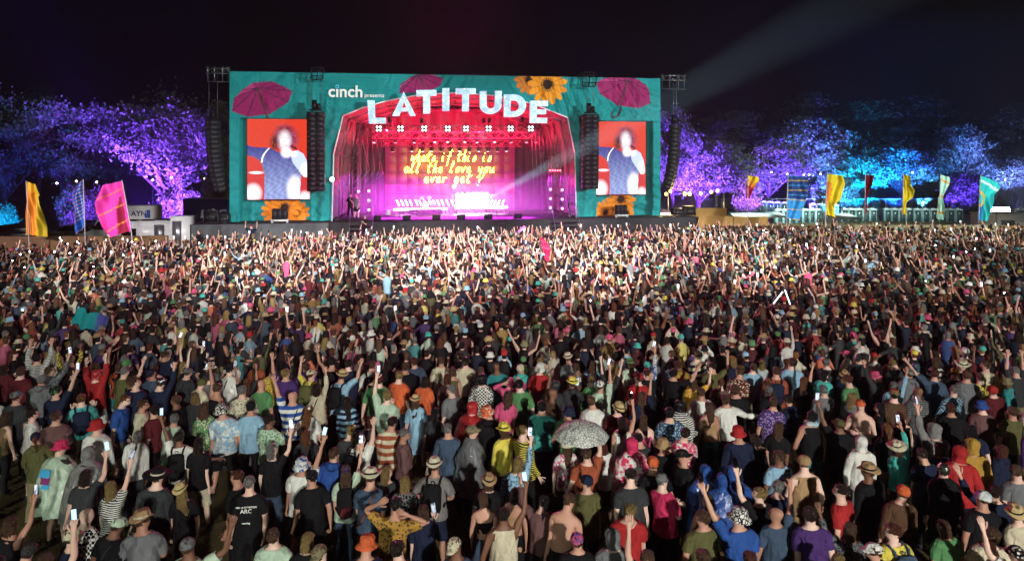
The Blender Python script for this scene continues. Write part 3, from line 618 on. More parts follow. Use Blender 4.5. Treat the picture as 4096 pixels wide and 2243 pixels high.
# guitar on a stand, microphone stands, monitor wedges
u, z = C2([(610, 1220)], 1.0)[0]; g = sp_obj('electric_guitar', u, 1.0, 'pale electric guitar on a stand at the stage front', 'guitar', rz=R(8))
obj('body', MB().prism([(-.17, .3), (-.19, .42), (-.12, .55), (-.15, .68), (-.05, .66), (.05, .66), (.16, .7), (.13, .55), (.19, .42), (.16, .3), (0, .26)], -.025, .025), mat('pale_guitar', hx('d8d0d8'), .2, .05, 3, 0, 0, .6), g)
obj('neck', MB().box((0, 0, .98), (.05, .03, .68)).box((.01, 0, 1.38), (.075, .025, .15)), mat('maple', hx('a87c4a'), .4), g); obj('stand', MB().bar((0, .05, .0), (0, .1, .7), .02, 5).bar((0, .05, .3), (-.2, -.15, 0), .015).bar((0, .05, .3), (.2, -.15, 0), .015), m_black, g)
for i, (x, y, v, h) in enumerate(((705, 1250, 1.2, 1.45), (838, 1250, 1.6, 1.2), (1165, 1235, 1.2, 1.55), (1485, 1235, 1.8, 1.4), (1590, 1230, 1.5, 1.2))):
    u, z = C2([(x, y)], v)[0]; g = sp_obj('microphone_stand', u, v, ('microphone stand with boom beside the guitar', 'low microphone stand in front of the drum kit', 'centre microphone stand at the stage front', 'microphone stand in front of the keyboards', 'short microphone stand at the keyboard side')[i], 'microphone stand', 'microphone stands on stage')
    obj('pole', MB().bar((0, 0, .1), (0, 0, h), .016, 6), m_alu, g); obj('boom', MB().bar((0, .1, h - .05), (.05, -.45, h + .12), .012, 5), m_alu, g); obj('microphone', MB().bar((.05, -.45, h + .12), (.055, -.58, h + .17), .025, 7), m_black, g)
    for k in range(3): obj('leg', MB().bar((0, 0, .12), (.32 * math.cos(k * 2.09 + .5), .32 * math.sin(k * 2.09 + .5), .01), .012, 4), m_black, g)
for i, x in enumerate((520, 760, 1000, 1200, 1420, 1660)):
    u, z = C2([(x, 1262)], -.2)[0]; g = sp_obj('monitor_wedge', u, .1, 'black monitor wedge on the stage lip', 'monitor speaker', 'monitor wedges along the stage lip')
    obj('cabinet', MB().add([(-.3, -.22, 0), (.3, -.22, 0), (.3, .22, 0), (-.3, .22, 0), (-.3, -.22, .34), (.3, -.22, .34), (.3, .12, .08), (-.3, .12, .08)], [[3, 2, 1, 0], [4, 5, 6, 7], [0, 1, 5, 4], [1, 2, 6, 5], [2, 3, 7, 6], [3, 0, 4, 7]]), MATS['cabinet_black'], g)
    obj('grille', MB().add([(-.27, -.19, .32), (.27, -.19, .32), (.27, .1, .11), (-.27, .1, .11)], [[0, 1, 2, 3]]), MATS['speaker_grille'], g).location = (0, 0, .012)
# side light stands with violet and red lamps
for i, (x, v) in enumerate(((372, 2.0), (455, 2.6), (1915, 2.4), (2010, 1.6))):
    u, z = C2([(x, 1230)], v)[0]; g = sp_obj('side_light_stand', u, v, ('violet lamp stand at the wing beside the standing crew member', 'violet lamp stand inside the guitar side wing', 'violet lamp stand inside the camera side wing', 'lamp stand with red lamps at the camera side')[i], 'light stand', 'lamp stands in the stage wings')
    obj('pole', MB().truss((0, 0, 0), (0, 0, 4.2 if i != 1 else 2.2), .22, .02), m_alu, g)
    for k in range(3): o = obj('lamp', MB().lathe([(0, -.03), (.09, -.03), (.09, .03), (0, .05)], 10), m_tube2, g); o.location = (0, -.16, .55 + k * .72); o.rotation_euler = (R(90), 0, 0)
    if i == 3:
        for k in range(5): o = obj('red_lamp', MB().lathe([(0, -.03), (.07, -.03), (.07, .03), (0, .05)], 8), emit('red_lamp', (1, .06, .1), 12), g); o.location = (-.95 + k * .2, -.1, 3.5); o.rotation_euler = (R(90), 0, 0)
        obj('lamp_rail', MB().box((-.5, .0, 3.5), (1.1, .08, .14)), m_black, g)
# bright work lamp on the arch side
u, z = C2([(158, 942)], -.5)[0]; g = sp_obj('work_lamp', u, -.5, 'blinding white lamp fixed to the arch edge below the speaker column', 'lamp', z=z)
obj('housing', MB().box((0, .12, 0), (.34, .2, .3)), m_black, g); obj('lamp', MB().lathe([(0, -.02), (.14, -.02), (.14, .02), (0, .03)], 12), emit('white_lamp', (.95, .98, 1), 40), g).rotation_euler = (R(90), 0, 0); obj('bracket', MB().bar((0, .2, 0), (.35, .6, 0), .03, 5), m_black, g)
# steps and pit furniture
def steps(px0, px1, lab):
    (u0, _), (u1, _) = FP(px0, 930, -1.6), FP(px1, 930, -1.6); g = empty('stage_steps', SW(0, 0, 0), SA, lab, 'steps', 'steps up to the stage')
    for k in range(6): obj('tread', MB().box(((u0 + u1) / 2, -2.5 + k * .24, .25 + k * .3), (u1 - u0, .26, .06)), m_black, g)
    for u in (u0, u1): obj('handrail', MB().bar((u, -2.6, 0), (u, -2.6, 1.2), .025, 5).bar((u, -2.6, 1.2), (u, -1.2, 2.95), .025, 5).bar((u, -1.2, DECK), (u, -1.2, 2.95), .025, 5), m_alu, g)
steps(1400, 1492, 'black steps up to the stage beside the standing crew member'); steps(2212, 2312, 'black steps up to the stage beneath the hooked-umbrella side column')
u, z = FP(2080, 900, -2.2); g = empty('ramp', SW(u, -2.2, 0), SA, 'tilted white ramp panel leaning in the pit before the stage', 'ramp'); obj('plate', MB().add([(-.45, 0, .9), (.45, .2, 1.55), (.45, .9, 1.6), (-.45, .7, .95), (-.45, 0, .84), (.45, .2, 1.49), (.45, .9, 1.54), (-.45, .7, .89)], [[0, 1, 2, 3], [7, 6, 5, 4], [0, 4, 5, 1], [1, 5, 6, 2], [2, 6, 7, 3], [3, 7, 4, 0]]), mat('white_ply', hx('cfcfd0'), .6), g); obj('prop', MB().bar((-.3, .4, 0), (-.3, .4, .9), .04).bar((.35, .5, 0), (.35, .5, 1.5), .04), m_black, g)
def rack(px0, px1, py0, py1, v, lab):
    (u0, z1), (u1, z0) = FP(px0, py0, v), FP(px1, py1, v); w_ = u1 - u0; h_ = max(.6, z1 - DECK); g = empty('flight_case', SW(u0, v, DECK), SA, lab, 'flight case', 'cases on the stage wings')
    obj('case', MB().box((w_ / 2, 0, h_ / 2 + .06), (w_, .7, h_ - .1)), m_black, g)
    e = MB()
    for x in (.02, w_ - .02):
        for y in (-.36, .36): e.bar((x, y, .06), (x, y, h_), .025, 4)
    for z in (.08, h_): e.bar((0, -.365, z), (w_, -.365, z), .025, 4)
    obj('edge_trim', e, m_alu, g); obj('front_panel', MB().box((w_ * .5, -.37, h_ * .5), (w_ * .7, .02, h_ * .45)), MATS['cabinet_black'], g)
    for t in (.3, .7): obj('handle', MB().box((w_ * t, -.39, h_ * .5), (.12, .03, .06)), m_alu, g)
rack(818, 876, 842, 893, -.2, 'black flight case with steel rails beside the blue lorry'); rack(879, 918, 858, 893, -.4, 'small silver-edged rack case on the lorry-side wing')
rack(2688, 2732, 833, 866, -.2, 'black rack of equipment on the festoon-side wing'); rack(2735, 2776, 825, 866, -.3, 'white-edged amplifier rack on the festoon-side wing')
# ------------------------------------------------------------------ the stage's own lights, and an added sky glow
CUE = (uI0 + uI1) / 2
light('AREA', 'red_wash', SW(CUE, 2.0, 8.6), SW(CUE, 8.2, 6.6), (1.0, .004, .06), 4600, 13, size_y=.5)
light('AREA', 'red_wash', SW(CUE, 3.6, 7.4), SW(CUE, 3.8, 12), (1.0, .003, .05), 5000, 14, size_y=4)
light('AREA', 'violet_wash', SW(CUE, 5.9, 2.3), SW(CUE, 8.0, 2.2), (.72, .02, 1.0), 700, 16, size_y=.4)
light('AREA', 'violet_wash', SW(CUE, 2.4, 5.4), SW(CUE, 2.4, 2), (.85, .04, 1.0), 5600, 15, size_y=1)
for sx, u in ((1, uI0 - .2), (-1, uI1 + .2)):
    light('SPOT', 'side_wash', SW(u + sx * 1.6, .9, 2.4), SW(u - sx * .6, .6, 8.5), (1.0, .005, .12), 4600, .2, 75, .8)
for k, uu in enumerate((uI0 + 3, uI0 + 6.5, uI1 - 6.5, uI1 - 3)):
    light('SPOT', 'crowd_beam', SW(uu, 1.0, 8.6), SW(uu + (k - 1.5) * 4, -26, 0), (1.0, .06, .30), 14000, .15, 46, .9)
light('SPOT', 'red_side_lamp', (-34.5, 41.2, 3.4), (-29, 36.5, 1.2), (1.0, .03, .10), 1600, .2, 100, .8)
light('SPOT', 'added_sky_glow', SW(CUE, 6.0, 13.2), SW(CUE, 3.0, 40), (1.0, .02, .32), 42000, 4.0, 150, .8)  # added lamp above the roof, only to tint the haze magenta
# ------------------------------------------------------------------ ground
def gz(X, Y):
    if Y < 46: return 0.0
    if Y < 75: return -.075 * (Y - 46)
    if Y < 118: return -2.175 - .07 * (Y - 75)
    if Y < 130: return -5.185 + .08 * (Y - 118)
    return -4.225
def ground():
    xs = np.concatenate([np.linspace(-260, -60, 9), np.linspace(-50, 50, 41), np.linspace(60, 260, 9)]); ys = np.concatenate([[-60, -20], np.linspace(0, 46, 24), np.linspace(48, 140, 32), [200, 320]])
    V = [(x, y, gz(x, y) + (.02 * math.sin(x * 1.3 + y * .7) - .02 if 2 < y < 46 else 0)) for x in xs for y in ys]; ny = len(ys)
    return mesh_np('ground', V, np.array([[i * ny + j, (i + 1) * ny + j, (i + 1) * ny + j + 1, i * ny + j + 1] for i in range(len(xs) - 1) for j in range(ny - 1)]), True)
def ground_mat():
    m, nt, N, L, b = _mk('trodden_grass'); tc = N.new('ShaderNodeTexCoord'); nz = N.new('ShaderNodeTexNoise'); nz.inputs['Scale'].default_value = .7; nz.inputs['Detail'].default_value = 10; nz.inputs['Roughness'].default_value = .65
    L.new(tc.outputs['Object'], nz.inputs['Vector']); cr = N.new('ShaderNodeValToRGB'); cr.color_ramp.elements[0].position = .35; cr.color_ramp.elements[0].color = (.07, .052, .025, 1); cr.color_ramp.elements[1].position = .65; cr.color_ramp.elements[1].color = (.14, .105, .05, 1)
    L.new(nz.outputs['Fac'], cr.inputs[0]); L.new(cr.outputs[0], b.inputs['Base Color']); b.inputs['Roughness'].default_value = .95; b.inputs['Specular IOR Level'].default_value = .1
    n2 = N.new('ShaderNodeTexNoise'); n2.inputs['Scale'].default_value = 30; n2.inputs['Detail'].default_value = 4; L.new(tc.outputs['Object'], n2.inputs['Vector'])
    bp = N.new('ShaderNodeBump'); bp.inputs['Strength'].default_value = .8; bp.inputs['Distance'].default_value = .05; L.new(n2.outputs['Fac'], bp.inputs['Height']); L.new(bp.outputs[0], b.inputs['Normal']); return m
gr_o = obj('ground', ground(), ground_mat(), kind='structure')
# ------------------------------------------------------------------ fences
def hoarding(name, pts, h, mt, label, pw=2.4, cat='fence', posts=True):
    g = empty(name, (pts[0][0], pts[0][1], 0), 0, label, cat); o0 = Vector((pts[0][0], pts[0][1], 0)); rr = random.Random(3)
    for (x0, y0), (x1, y1) in zip(pts[:-1], pts[1:]):
        a, b = Vector((x0, y0, 0)), Vector((x1, y1, 0)); n = max(1, round((b - a).length / pw))
        for i in range(n):
            p, q = a.lerp(b, i / n) - o0, a.lerp(b, (i + 1) / n) - o0; d = (q - p).normalized(); nn = Vector((-d.y, d.x, 0)); zp, zq = gz(0, p.y + o0.y), gz(0, q.y + o0.y); V = []
            for k in range(9):
                t = .01 + .98 * k / 8; w_ = p.lerp(q, t) + nn * (.03 * math.sin(k * 1.7 + i) + rr.uniform(-.01, .01)); zz = zp + (zq - zp) * t
                V += [(w_.x, w_.y, zz), (w_.x, w_.y, zz + h * .5), (w_.x, w_.y, zz + h - .015 * math.sin(k / 8 * math.pi) )]
            obj('panel', mesh_np('panel', V, [[3 * k + j, 3 * k + 3 + j, 3 * k + 4 + j, 3 * k + 1 + j] for k in range(8) for j in (0, 1)], True), mt, g)
            if posts: obj('post', MB().bar((p.x, p.y, zp), (p.x, p.y, zp + h + .06), .03, 6), m_alu, g)
    return g
m_brown = mat('brown_scrim', hx('5c452e'), .9, .3, 1.2); m_tan = mat('tan_hoarding', hx('a8814a'), .85, .2, .8); m_pale = mat('pale_scrim', hx('8c8468'), .9, .25, 1.0)
hoarding('scrim_fence', [(-44, 41.6), (-21.4, 42.6)], 1.75, m_brown, 'long brown scrim fence behind the crowd below the pink flag')
hoarding('scrim_fence', [(14.6, 50.6), (25, 50.2)], 1.85, m_brown, 'brown scrim fence behind the crowd beside the stage wing')
hoarding('scrim_fence', [(25.05, 50.2), (36, 50.0)], 1.9, m_pale, 'pale see-through scrim fence in front of the toilet row'); hoarding('scrim_fence', [(36.1, 50.0), (46, 49.8)], 1.85, m_tan, 'floodlit tan fence under the white flood lamp')
hoarding('hoarding', [(14.9, 54.6), (20.5, 54.6)], 2.45, m_tan, 'tall tan hoarding beside the stage wing under festoon bulbs'); hoarding('hoarding', [(15.1, 57.5), (18.1, 57.5)], 3.1, m_tan, 'short orange-lit hoarding below the lit caravan')
# ------------------------------------------------------------------ flags
def flag(sc, off, Y, left, right, pole, paint, label, polside='L', w=26, n=64, amp=.13):
    S = lambda p: P(off[0] + p[0] / sc, off[1] + p[1] / sc, Y); base = S(pole[-1]); zb = gz(base.x, Y)
    g = empty('banner_flag', (base.x, Y, zb), 0, label, 'flag', 'tall banner flags along the fence'); o0 = Vector((base.x, Y, zb))
    def along(pts, t):
        ys = [q[1] for q in pts]; y = ys[0] + (ys[-1] - ys[0]) * t
        for a, b in zip(pts[:-1], pts[1:]):
            if y <= b[1] + 1e-6: k = (y - a[1]) / ((b[1] - a[1]) or 1); return (a[0] + (b[0] - a[0]) * max(0, k), y)
        return pts[-1]
    V = []; C = []; rr = random.Random(int(left[0][0])); p0, p1, p2 = [rr.uniform(0, 6) for _ in range(3)]
    for i in range(n + 1):
        t = i / n; a, b = along(left, t), along(right, t)
        for k in range(w + 1):
            s = k / w; px = (a[0] + (b[0] - a[0]) * s, a[1] + (b[1] - a[1]) * s); q = S(px) - o0; far = s if polside == 'L' else 1 - s
            q.y += amp * far ** .6 * (math.sin(s * 9 + t * 4 + p0) + .5 * math.sin(t * 11 + s * 5 + p1)) + .25 * far * math.sin(t * 3 + p2) + .045 * math.sin(s * 21 + 2.5 * math.sin(t * 5 + p1)); V.append(q); C.append(paint(s, t))
    me = mesh_np('cloth', V, np.array([[i * (w + 1) + k, (i + 1) * (w + 1) + k, (i + 1) * (w + 1) + k + 1, i * (w + 1) + k + 1] for i in range(n) for k in range(w)]), True); set_col(me, C)
    obj('cloth', me, attr_mat('flag_cloth', rough=.7, spec=.2), g)
    pp = [S(p) - o0 + Vector((0, -.06, 0)) for p in pole]; pp[-1].z = 0.0; pp[-1].x = pp[-2].x + (pp[-1].x - pp[-2].x); obj('pole', MB().tube(pp, .028, 6), mat('pale_pole', hx('b8b0b4'), .4), g)
Hc = lambda s: np.array(hx(s)); A4 = (2.016, (0, 350)); A5 = (2.171, (2600, 350)); A6 = (2.171, (3300, 350))
zig = lambda t, k: abs((t * k) % 1 - .5) * 2
flag(*A4, 41.2, [(218, 758), (210, 1000), (215, 1187)], [(320, 790), (330, 868), (315, 882), (315, 950), (335, 1100), (362, 1208)], [(218, 752), (232, 1000), (248, 1330)], lambda s, t: Hc('d8862a') if s < (.35 + .3 * math.sin(t * 3.3) + .12 * zig(t, 9)) * (t > .16) else Hc('b8a01c') if s > .55 else Hc('d89a20'), 'yellow and orange banner flag with a zigzag sun edge')
flag(*A4, 41.0, [(628, 775), (600, 850), (605, 1090), (620, 1185)], [(678, 748), (683, 900), (690, 1110)], [(678, 742), (690, 1110), (698, 1330)], lambda s, t: Hc('2f63c0') * (.6 if (t * 22) % 2 < 1 and s < .5 else 1) if (t * 13) % 1 > .16 else Hc('d8b0a0') if s > .4 else Hc('c86a30'), 'blue banner flag with thin pale stripes on a leaning pole', 'R')
flag(*A4, 41.4, [(818, 792), (800, 930), (805, 1010), (835, 1080), (878, 1210)], [(990, 752), (1010, 900), (1065, 1150)], [(990, 745), (1062, 1140), (1092, 1330)], lambda s, t: Hc('e0862a') if abs(((t + .12 * s) * 3.2) % 1 - .85) < .035 else Hc('8c1438') if s > .98 - .55 * t and t > .3 and s < .95 - .1 * t else Hc('e03ca4'), 'bright pink banner flag with orange lines beside the white van', 'R')
flag(*A5, 49.2, [(848, 765), (832, 850), (835, 960)], [(935, 775), (942, 800), (910, 870), (882, 900), (880, 965)], [(849, 760), (846, 965), (842, 1260)], lambda s, t: Hc('d8b020') if t < .2 + .1 * s else Hc('e08a3c') if t < .42 + .12 * s else Hc('b81444'), 'small yellow, orange and crimson banner flag near the stage wing')
flag(*A5, 49.0, [(1195, 765), (1188, 950), (1182, 1130)], [(1368, 775), (1358, 930), (1295, 1158)], [(1196, 758), (1187, 960), (1180, 1260)], lambda s, t: (Hc('c8a030') if int(t * 9 + .3 * s) % 2 else Hc('3a90d0')) if (t * 9 + .3 * s) % 1 < .17 else Hc('1c3a78') if t < .52 else Hc('2f8ad0'), 'wide blue banner flag with thin yellow stripes')
flag(*A5, 49.1, [(1535, 748), (1522, 1000), (1515, 1100)], [(1665, 765), (1680, 835), (1660, 900), (1635, 980), (1600, 1010), (1615, 1128)], [(1535, 742), (1524, 1000), (1514, 1260)], lambda s, t: Hc('d07a28') if s < .3 * math.sin(t * 3.3) + .1 * zig(t, 8) and .2 < t < .85 else Hc('d0b820'), 'wide yellow banner flag with orange zigzag beside the maroon flag')
flag(*A6, 48.9, [(347, 755), (340, 900), (338, 1080)], [(412, 762), (400, 830), (385, 880), (380, 1000), (375, 1100)], [(347, 750), (342, 1000), (346, 1290)], lambda s, t: Hc('7c1428') * (1 - .25 * s), 'narrow maroon banner flag with a ragged edge')
flag(*A6, 49.0, [(675, 752), (672, 900), (668, 1100)], [(718, 768), (725, 850), (755, 890), (758, 960), (712, 1000), (722, 1105)], [(675, 747), (670, 1000), (672, 1290)], lambda s, t: Hc('c07a20') if s < .07 else Hc('d8c020'), 'narrow yellow banner flag beside the mint flag')
flag(*A6, 48.8, [(1000, 757), (995, 900), (975, 1060), (970, 1140)], [(1108, 785), (1100, 840), (1050, 960), (1025, 1090), (1018, 1148)], [(1000, 750), (985, 1000), (992, 1290)], lambda s, t: Hc('d8a030') if min(abs(t - .1 - .05 * s), abs(t - .48), abs(t - .84)) < .02 else Hc('2f6aa0') if s < .12 and .15 < t < .42 else Hc('a8d8c8'), 'pale mint banner flag with orange lines')
flag(*A6, 48.7, [(1345, 760), (1338, 950), (1318, 1150)], [(1500, 820), (1518, 870), (1450, 930), (1425, 1000), (1410, 1160)], [(1346, 754), (1338, 950), (1322, 1290)], lambda s, t: Hc('d8a840') if .28 < math.hypot(s * .9, (t - .52) * 2.3) < .42 and t > .3 else Hc('c8ecec') if abs(t - .10 - .12 * s) < .03 else Hc('1f6ab0') if t > .62 and s < .45 else Hc('1fb8b8'), 'turquoise banner flag with an orange ring under the flood lamp')
# ------------------------------------------------------------------ vehicles
m_vwhite = mat('van_white', hx('cfd2d0'), .35, .06, 2, 0, 0, .5); m_glass = mat('dark_glass', hx('0b0e12'), .08, .02, 2, 0, 0, .7); m_tyre = mat('tyre', hx('17171a'), .9); m_rimm = mat('wheel_rim', hx('8a8c90'), .35, .1, 5, .8)
def wheel(g, x, y, z, r, w_=.22):
    o = obj('wheel', MB().lathe([(r * .62, -w_ / 2), (r * .96, -w_ / 2), (r, -w_ * .3), (r, w_ * .3), (r * .96, w_ / 2), (r * .62, w_ / 2)], 18).mesh('wheel', True), m_tyre, g); o.location = (x, y, z); o.rotation_euler = (R(90), 0, 0)
    m = MB().lathe([(0, -w_ * .4), (r * .62, -w_ * .42), (r * .62, w_ * .42), (0, w_ * .4)], 14)
    for k in range(5): a = k * 1.2566; m.box((r * .34 * math.cos(a), r * .34 * math.sin(a), w_ * .44), (r * .5, r * .12, .03), a)
    obj('rim', m, m_rimm, o)
def extr(poly, y0, y1): return MB().prism(poly, y0, y1)
# white box van facing left
vx, vY = P(352, 900, 59).x, 59.0; g = empty('box_van', (vx, vY, gz(0, vY)), R(4), 'white box van with courier lettering parked behind the pink flag', 'van')
obj('cab', extr([(0, .35), (.02, .95), (.75, 1.25), (1.25, 2.1), (1.9, 2.25), (1.95, .35)], -.95, .95), m_vwhite, g); obj('windscreen', MB().add([(.72, -.86, 1.27), (1.2, -.82, 2.03), (1.2, .82, 2.03), (.72, .86, 1.27)], [[0, 1, 2, 3]]), m_glass, g).location = (-.012, 0, .012)
obj('side_window', extr([(.95, 1.3), (1.3, 1.98), (1.8, 2.02), (1.8, 1.3)], -.965, -.955), m_glass, g); obj('headlight', MB().box((.06, -.72, .95), (.12, .3, .2)), m_rimm, g); obj('headlight', MB().box((.06, .72, .95), (.12, .3, .2)), m_rimm, g); obj('bumper', MB().box((.02, 0, .45), (.16, 1.9, .28)), m_tyre, g)
obj('mirror', MB().box((1.05, -1.12, 1.5), (.1, .24, .3)), m_tyre, g); obj('cargo_box', MB().box((3.9, 0, 2.1), (3.7, 2.1, 2.35)).box((3.9, 0, .75), (3.7, 1.6, .3)), m_vwhite, g)
for t, x0, z0, sz in (('AYNE', 4.1, 2.45, .62), ('COURIERS', 4.1, 1.42, .28), ('LTD', 5.0, 1.95, .2)):
    o = obj('lettering', text_mesh(t, sz, .008), mat('navy_ink', hx('1c2c5c'), .6), g); o.location = (x0, -1.062, z0)
obj('emblem', MB().box((5.52, -1.06, 2.62), (.3, .012, .7)).box((5.3, -1.06, 2.45), (.16, .012, .34)), mat('blue_logo', hx('2f5fae'), .6), g)
for x in (.75, 4.7): wheel(g, x, -.82, .36, .36); wheel(g, x, .82, .36, .36)
# dark estate car
def car(label, px, Y, col, L=4.6, flip=False, h=1.62):
    X = P(px, 900, Y).x; g = empty('parked_car', (X, Y, gz(0, Y)), R(180 if flip else 0), label, 'car', 'cars parked behind the scrim fence'); m = mat('car_paint_' + col, hx(col), .25, .05, 2, .3, 0, .6)
    obj('body', extr([(0, .35), (.0, .75), (.15, .92), (1.1, 1.02), (L - .1, 1.06), (L, .8), (L, .35)], -.9, .9), m, g)
    obj('roof', extr([(1.0, 1.02), (1.75, h - .06), (2.2, h), (3.9, h - .04), (L - .25, 1.05)], -.76, .76), m, g)
    for s in (-1, 1): obj('side_window', extr([(1.3, 1.08), (1.85, h - .12), (3.8, h - .12), (L - .55, 1.1)], s * .766 - .004, s * .766 + .004), m_glass, g)
    obj('windscreen', MB().add([(1.06, -.7, 1.05), (1.74, -.66, h - .08), (1.74, .66, h - .08), (1.06, .7, 1.05)], [[0, 1, 2, 3]]), m_glass, g).location = (-.015, 0, .015)
    for s in (-1, 1): obj('headlight', MB().box((.08, s * .65, .78), (.14, .36, .14)), m_rimm, g); obj('tail_light', MB().box((L - .03, s * .72, .85), (.08, .2, .25)), mat('tail_red', hx('7c1414'), .3), g)
    for x in (.85, L - .85):
        for s in (-1, 1): wheel(g, x, s * .8, .33, .33)
car('dark bronze estate car parked beside the blue striped flag', 200, 62, '4a4438'); car('black car parked behind the orange and yellow flag', -60, 61, '1c1e22'); car('dark grey off-road car parked behind the bronze estate car', 255, 66, '24282c', 4.4, h=1.85)
# blue lorry and covered tractor
m_navy = mat('lorry_navy', hx('1a2a52'), .4, .08, 1.5, 0, 0, .4)
X = P(752, 800, 74).x; g = empty('lorry_trailer', (X, 74, gz(0, 74)), R(3), 'long navy lorry trailer lettered beside the stage wing', 'lorry')
obj('body', MB().box((5.5, 0, 2.55), (11, 2.5, 2.9)), m_navy, g); obj('chassis', MB().box((5.5, 0, .9), (10.8, 1.4, .35)), m_tyre, g); obj('top_rail', MB().box((5.5, 0, 4.02), (11.04, 2.54, .05)), m_rimm, g)
for x in (7.6, 8.8, 10.0): wheel(g, x, -1.1, .5, .5, .3); wheel(g, x, 1.1, .5, .5, .3)
obj('lettering', text_mesh('M\u1d9c Guinness', 1.25, .02, .18), mat('silver_ink', hx('c4c8cc'), .4, .05), g).location = (1.75, -1.262, 2.0)
X = P(650, 800, 79).x; g = empty('lorry_tractor', (X, 79, gz(0, 79)), 0, 'navy lorry tractor unit with silver lettering beside the trailer', 'lorry')
obj('cab', extr([(0, .5), (0, 1.9), (.3, 3.6), (.9, 4.15), (2.6, 4.2), (2.7, .6)], -1.2, 1.2), m_navy, g); obj('side_window', extr([(.25, 2.0), (.45, 3.0), (1.4, 3.0), (1.4, 2.0)], -1.215, -1.205), m_glass, g); obj('chassis', MB().box((3.6, 0, .85), (2.6, 1.0, .3)), m_tyre, g)
obj('lettering', text_mesh('M\u1d9c Guinness', .42, .008, .12), MATS['silver_ink'], g).location = (.25, -1.22, 3.25)
for x in (.9, 3.9): wheel(g, x, -1.0, .5, .5, .3); wheel(g, x, 1.0, .5, .5, .3)
# low white cabin with roof hatches
a, b = P(432, 905, 56), P(700, 905, 56); g = empty('site_cabin', (a.x, 56, gz(0, 56)), R(2), 'long low white site cabin with dark roof hatches below the lorry', 'cabin'); w_ = b.x - a.x
obj('wall', MB().box((w_ / 2, 1.4, .95), (w_, 2.7, 1.85)), m_vwhite, g); obj('roof', MB().box((w_ / 2, 1.4, 1.92), (w_ + .15, 2.9, .08)), m_vwhite, g)
for t, v in ((.28, .7), (.5, .9), (.68, 1.5), (.86, 1.2)): obj('roof_hatch', MB().lathe([(.55, 0), (.55, .06), (.4, .1), (0, .12)], 14, sy=.6), m_tyre, g).location = (w_ * t, v, 1.96)
obj('window', MB().box((w_ * .3, .03, 1.1), (1.2, .05, .6)), m_glass, g); obj('door', MB().box((w_ * .75, .03, .9), (.8, .05, 1.6)), m_rimm, g)
a = P(682, 915, 53); g = empty('white_booth', (a.x, 53, gz(0, 53)), 0, 'tall white booth standing beside the grey stage skirt', 'booth'); obj('wall', MB().box((.75, .6, 1.2), (1.5, 1.2, 2.4)), m_vwhite, g); obj('roof', MB().box((.75, .6, 2.43), (1.6, 1.3, .06)), m_vwhite, g); obj('door', MB().box((.5, -.015, 1.1), (.7, .04, 2.0)), m_rimm, g)
# ------------------------------------------------------------------ toilets
m_tblue = mat('toilet_wall', hx('7f9a98'), .5, .08, 1.5); m_tdoor = mat('toilet_door', hx('2c3e40'), .5, .08, 1.5); m_troof = mat('toilet_roof', hx('d4dcd8'), .5, .05, 1.5)
tp = empty('portable_toilet', (0, 0, 0), 0, 'grey-green portable toilet with white domed roof in the long row', 'toilet', 'portable toilets in rows behind the fence')
obj('cabin', MB().box((0, .55, 1.05), (1.08, 1.08, 2.1)), m_tblue, tp); d_ = obj('door', MB().box((0, -.015, 1.02), (.82, .05, 1.9)), m_tdoor, tp); obj('sign', MB().box((0, -.045, 1.5), (.2, .012, .2)), m_troof, d_); obj('handle', MB().box((.3, -.055, 1.0), (.08, .03, .14)), m_rimm, d_)
obj('roof', MB().add([(-.58, -.05, 2.1), (.58, -.05, 2.1), (.58, 1.15, 2.1), (-.58, 1.15, 2.1), (-.58, -.05, 2.16), (.58, -.05, 2.16), (.58, 1.15, 2.16), (-.58, 1.15, 2.16), (0, -.02, 2.34), (0, 1.12, 2.34)], [[0, 1, 5, 8, 4], [2, 3, 7, 9, 6], [4, 8, 9, 7], [5, 6, 9, 8], [1, 2, 6, 5], [3, 0, 4, 7], [3, 2, 1, 0]]), m_troof, tp); obj('vent_pipe', MB().bar((.35, .95, 2.1), (.35, .95, 2.55), .06, 7), m_tblue, tp)
first = True
def toilets(x0, x1, Y0, Y1, lab, grp, skip=()):
    global first
    a, b = P(x0, 840, Y0), P(x1, 840, Y1); a.z = b.z = 0; n = int((b - a).length / 1.16); ang = math.atan2(b.y - a.y, b.x - a.x)
    for i in range(n):
        if i in skip: continue
        o = tp if first else copy_tree(tp); first = False
        q = a.lerp(b, i / n); o.location = (q.x, q.y, gz(q.x, q.y)); o.rotation_euler = (0, 0, ang + random.gauss(0, .02)); o['label'] = lab; o['group'] = grp
toilets(3380, 3668, 118, 117, 'grey-green portable toilet in the long row behind the yellow flags', 'toilets behind the yellow flags', (5, 11)); toilets(3672, 3905, 116, 115, 'grey-green portable toilet in the row behind the mint flag', 'toilets behind the mint flag', (6, 7)); toilets(4010, 4180, 112, 111, 'grey-green portable toilet in the row beyond the flood lamp', 'toilets beyond the flood lamp')
toilets(2945, 3370, 128, 122, 'pale portable toilet in the rear row behind the blue striped flag', 'toilets in the rear row', (3, 9, 10)); toilets(3120, 3300, 110, 113, 'grey-green portable toilet in the near row behind the blue striped flag', 'toilets in the near row')
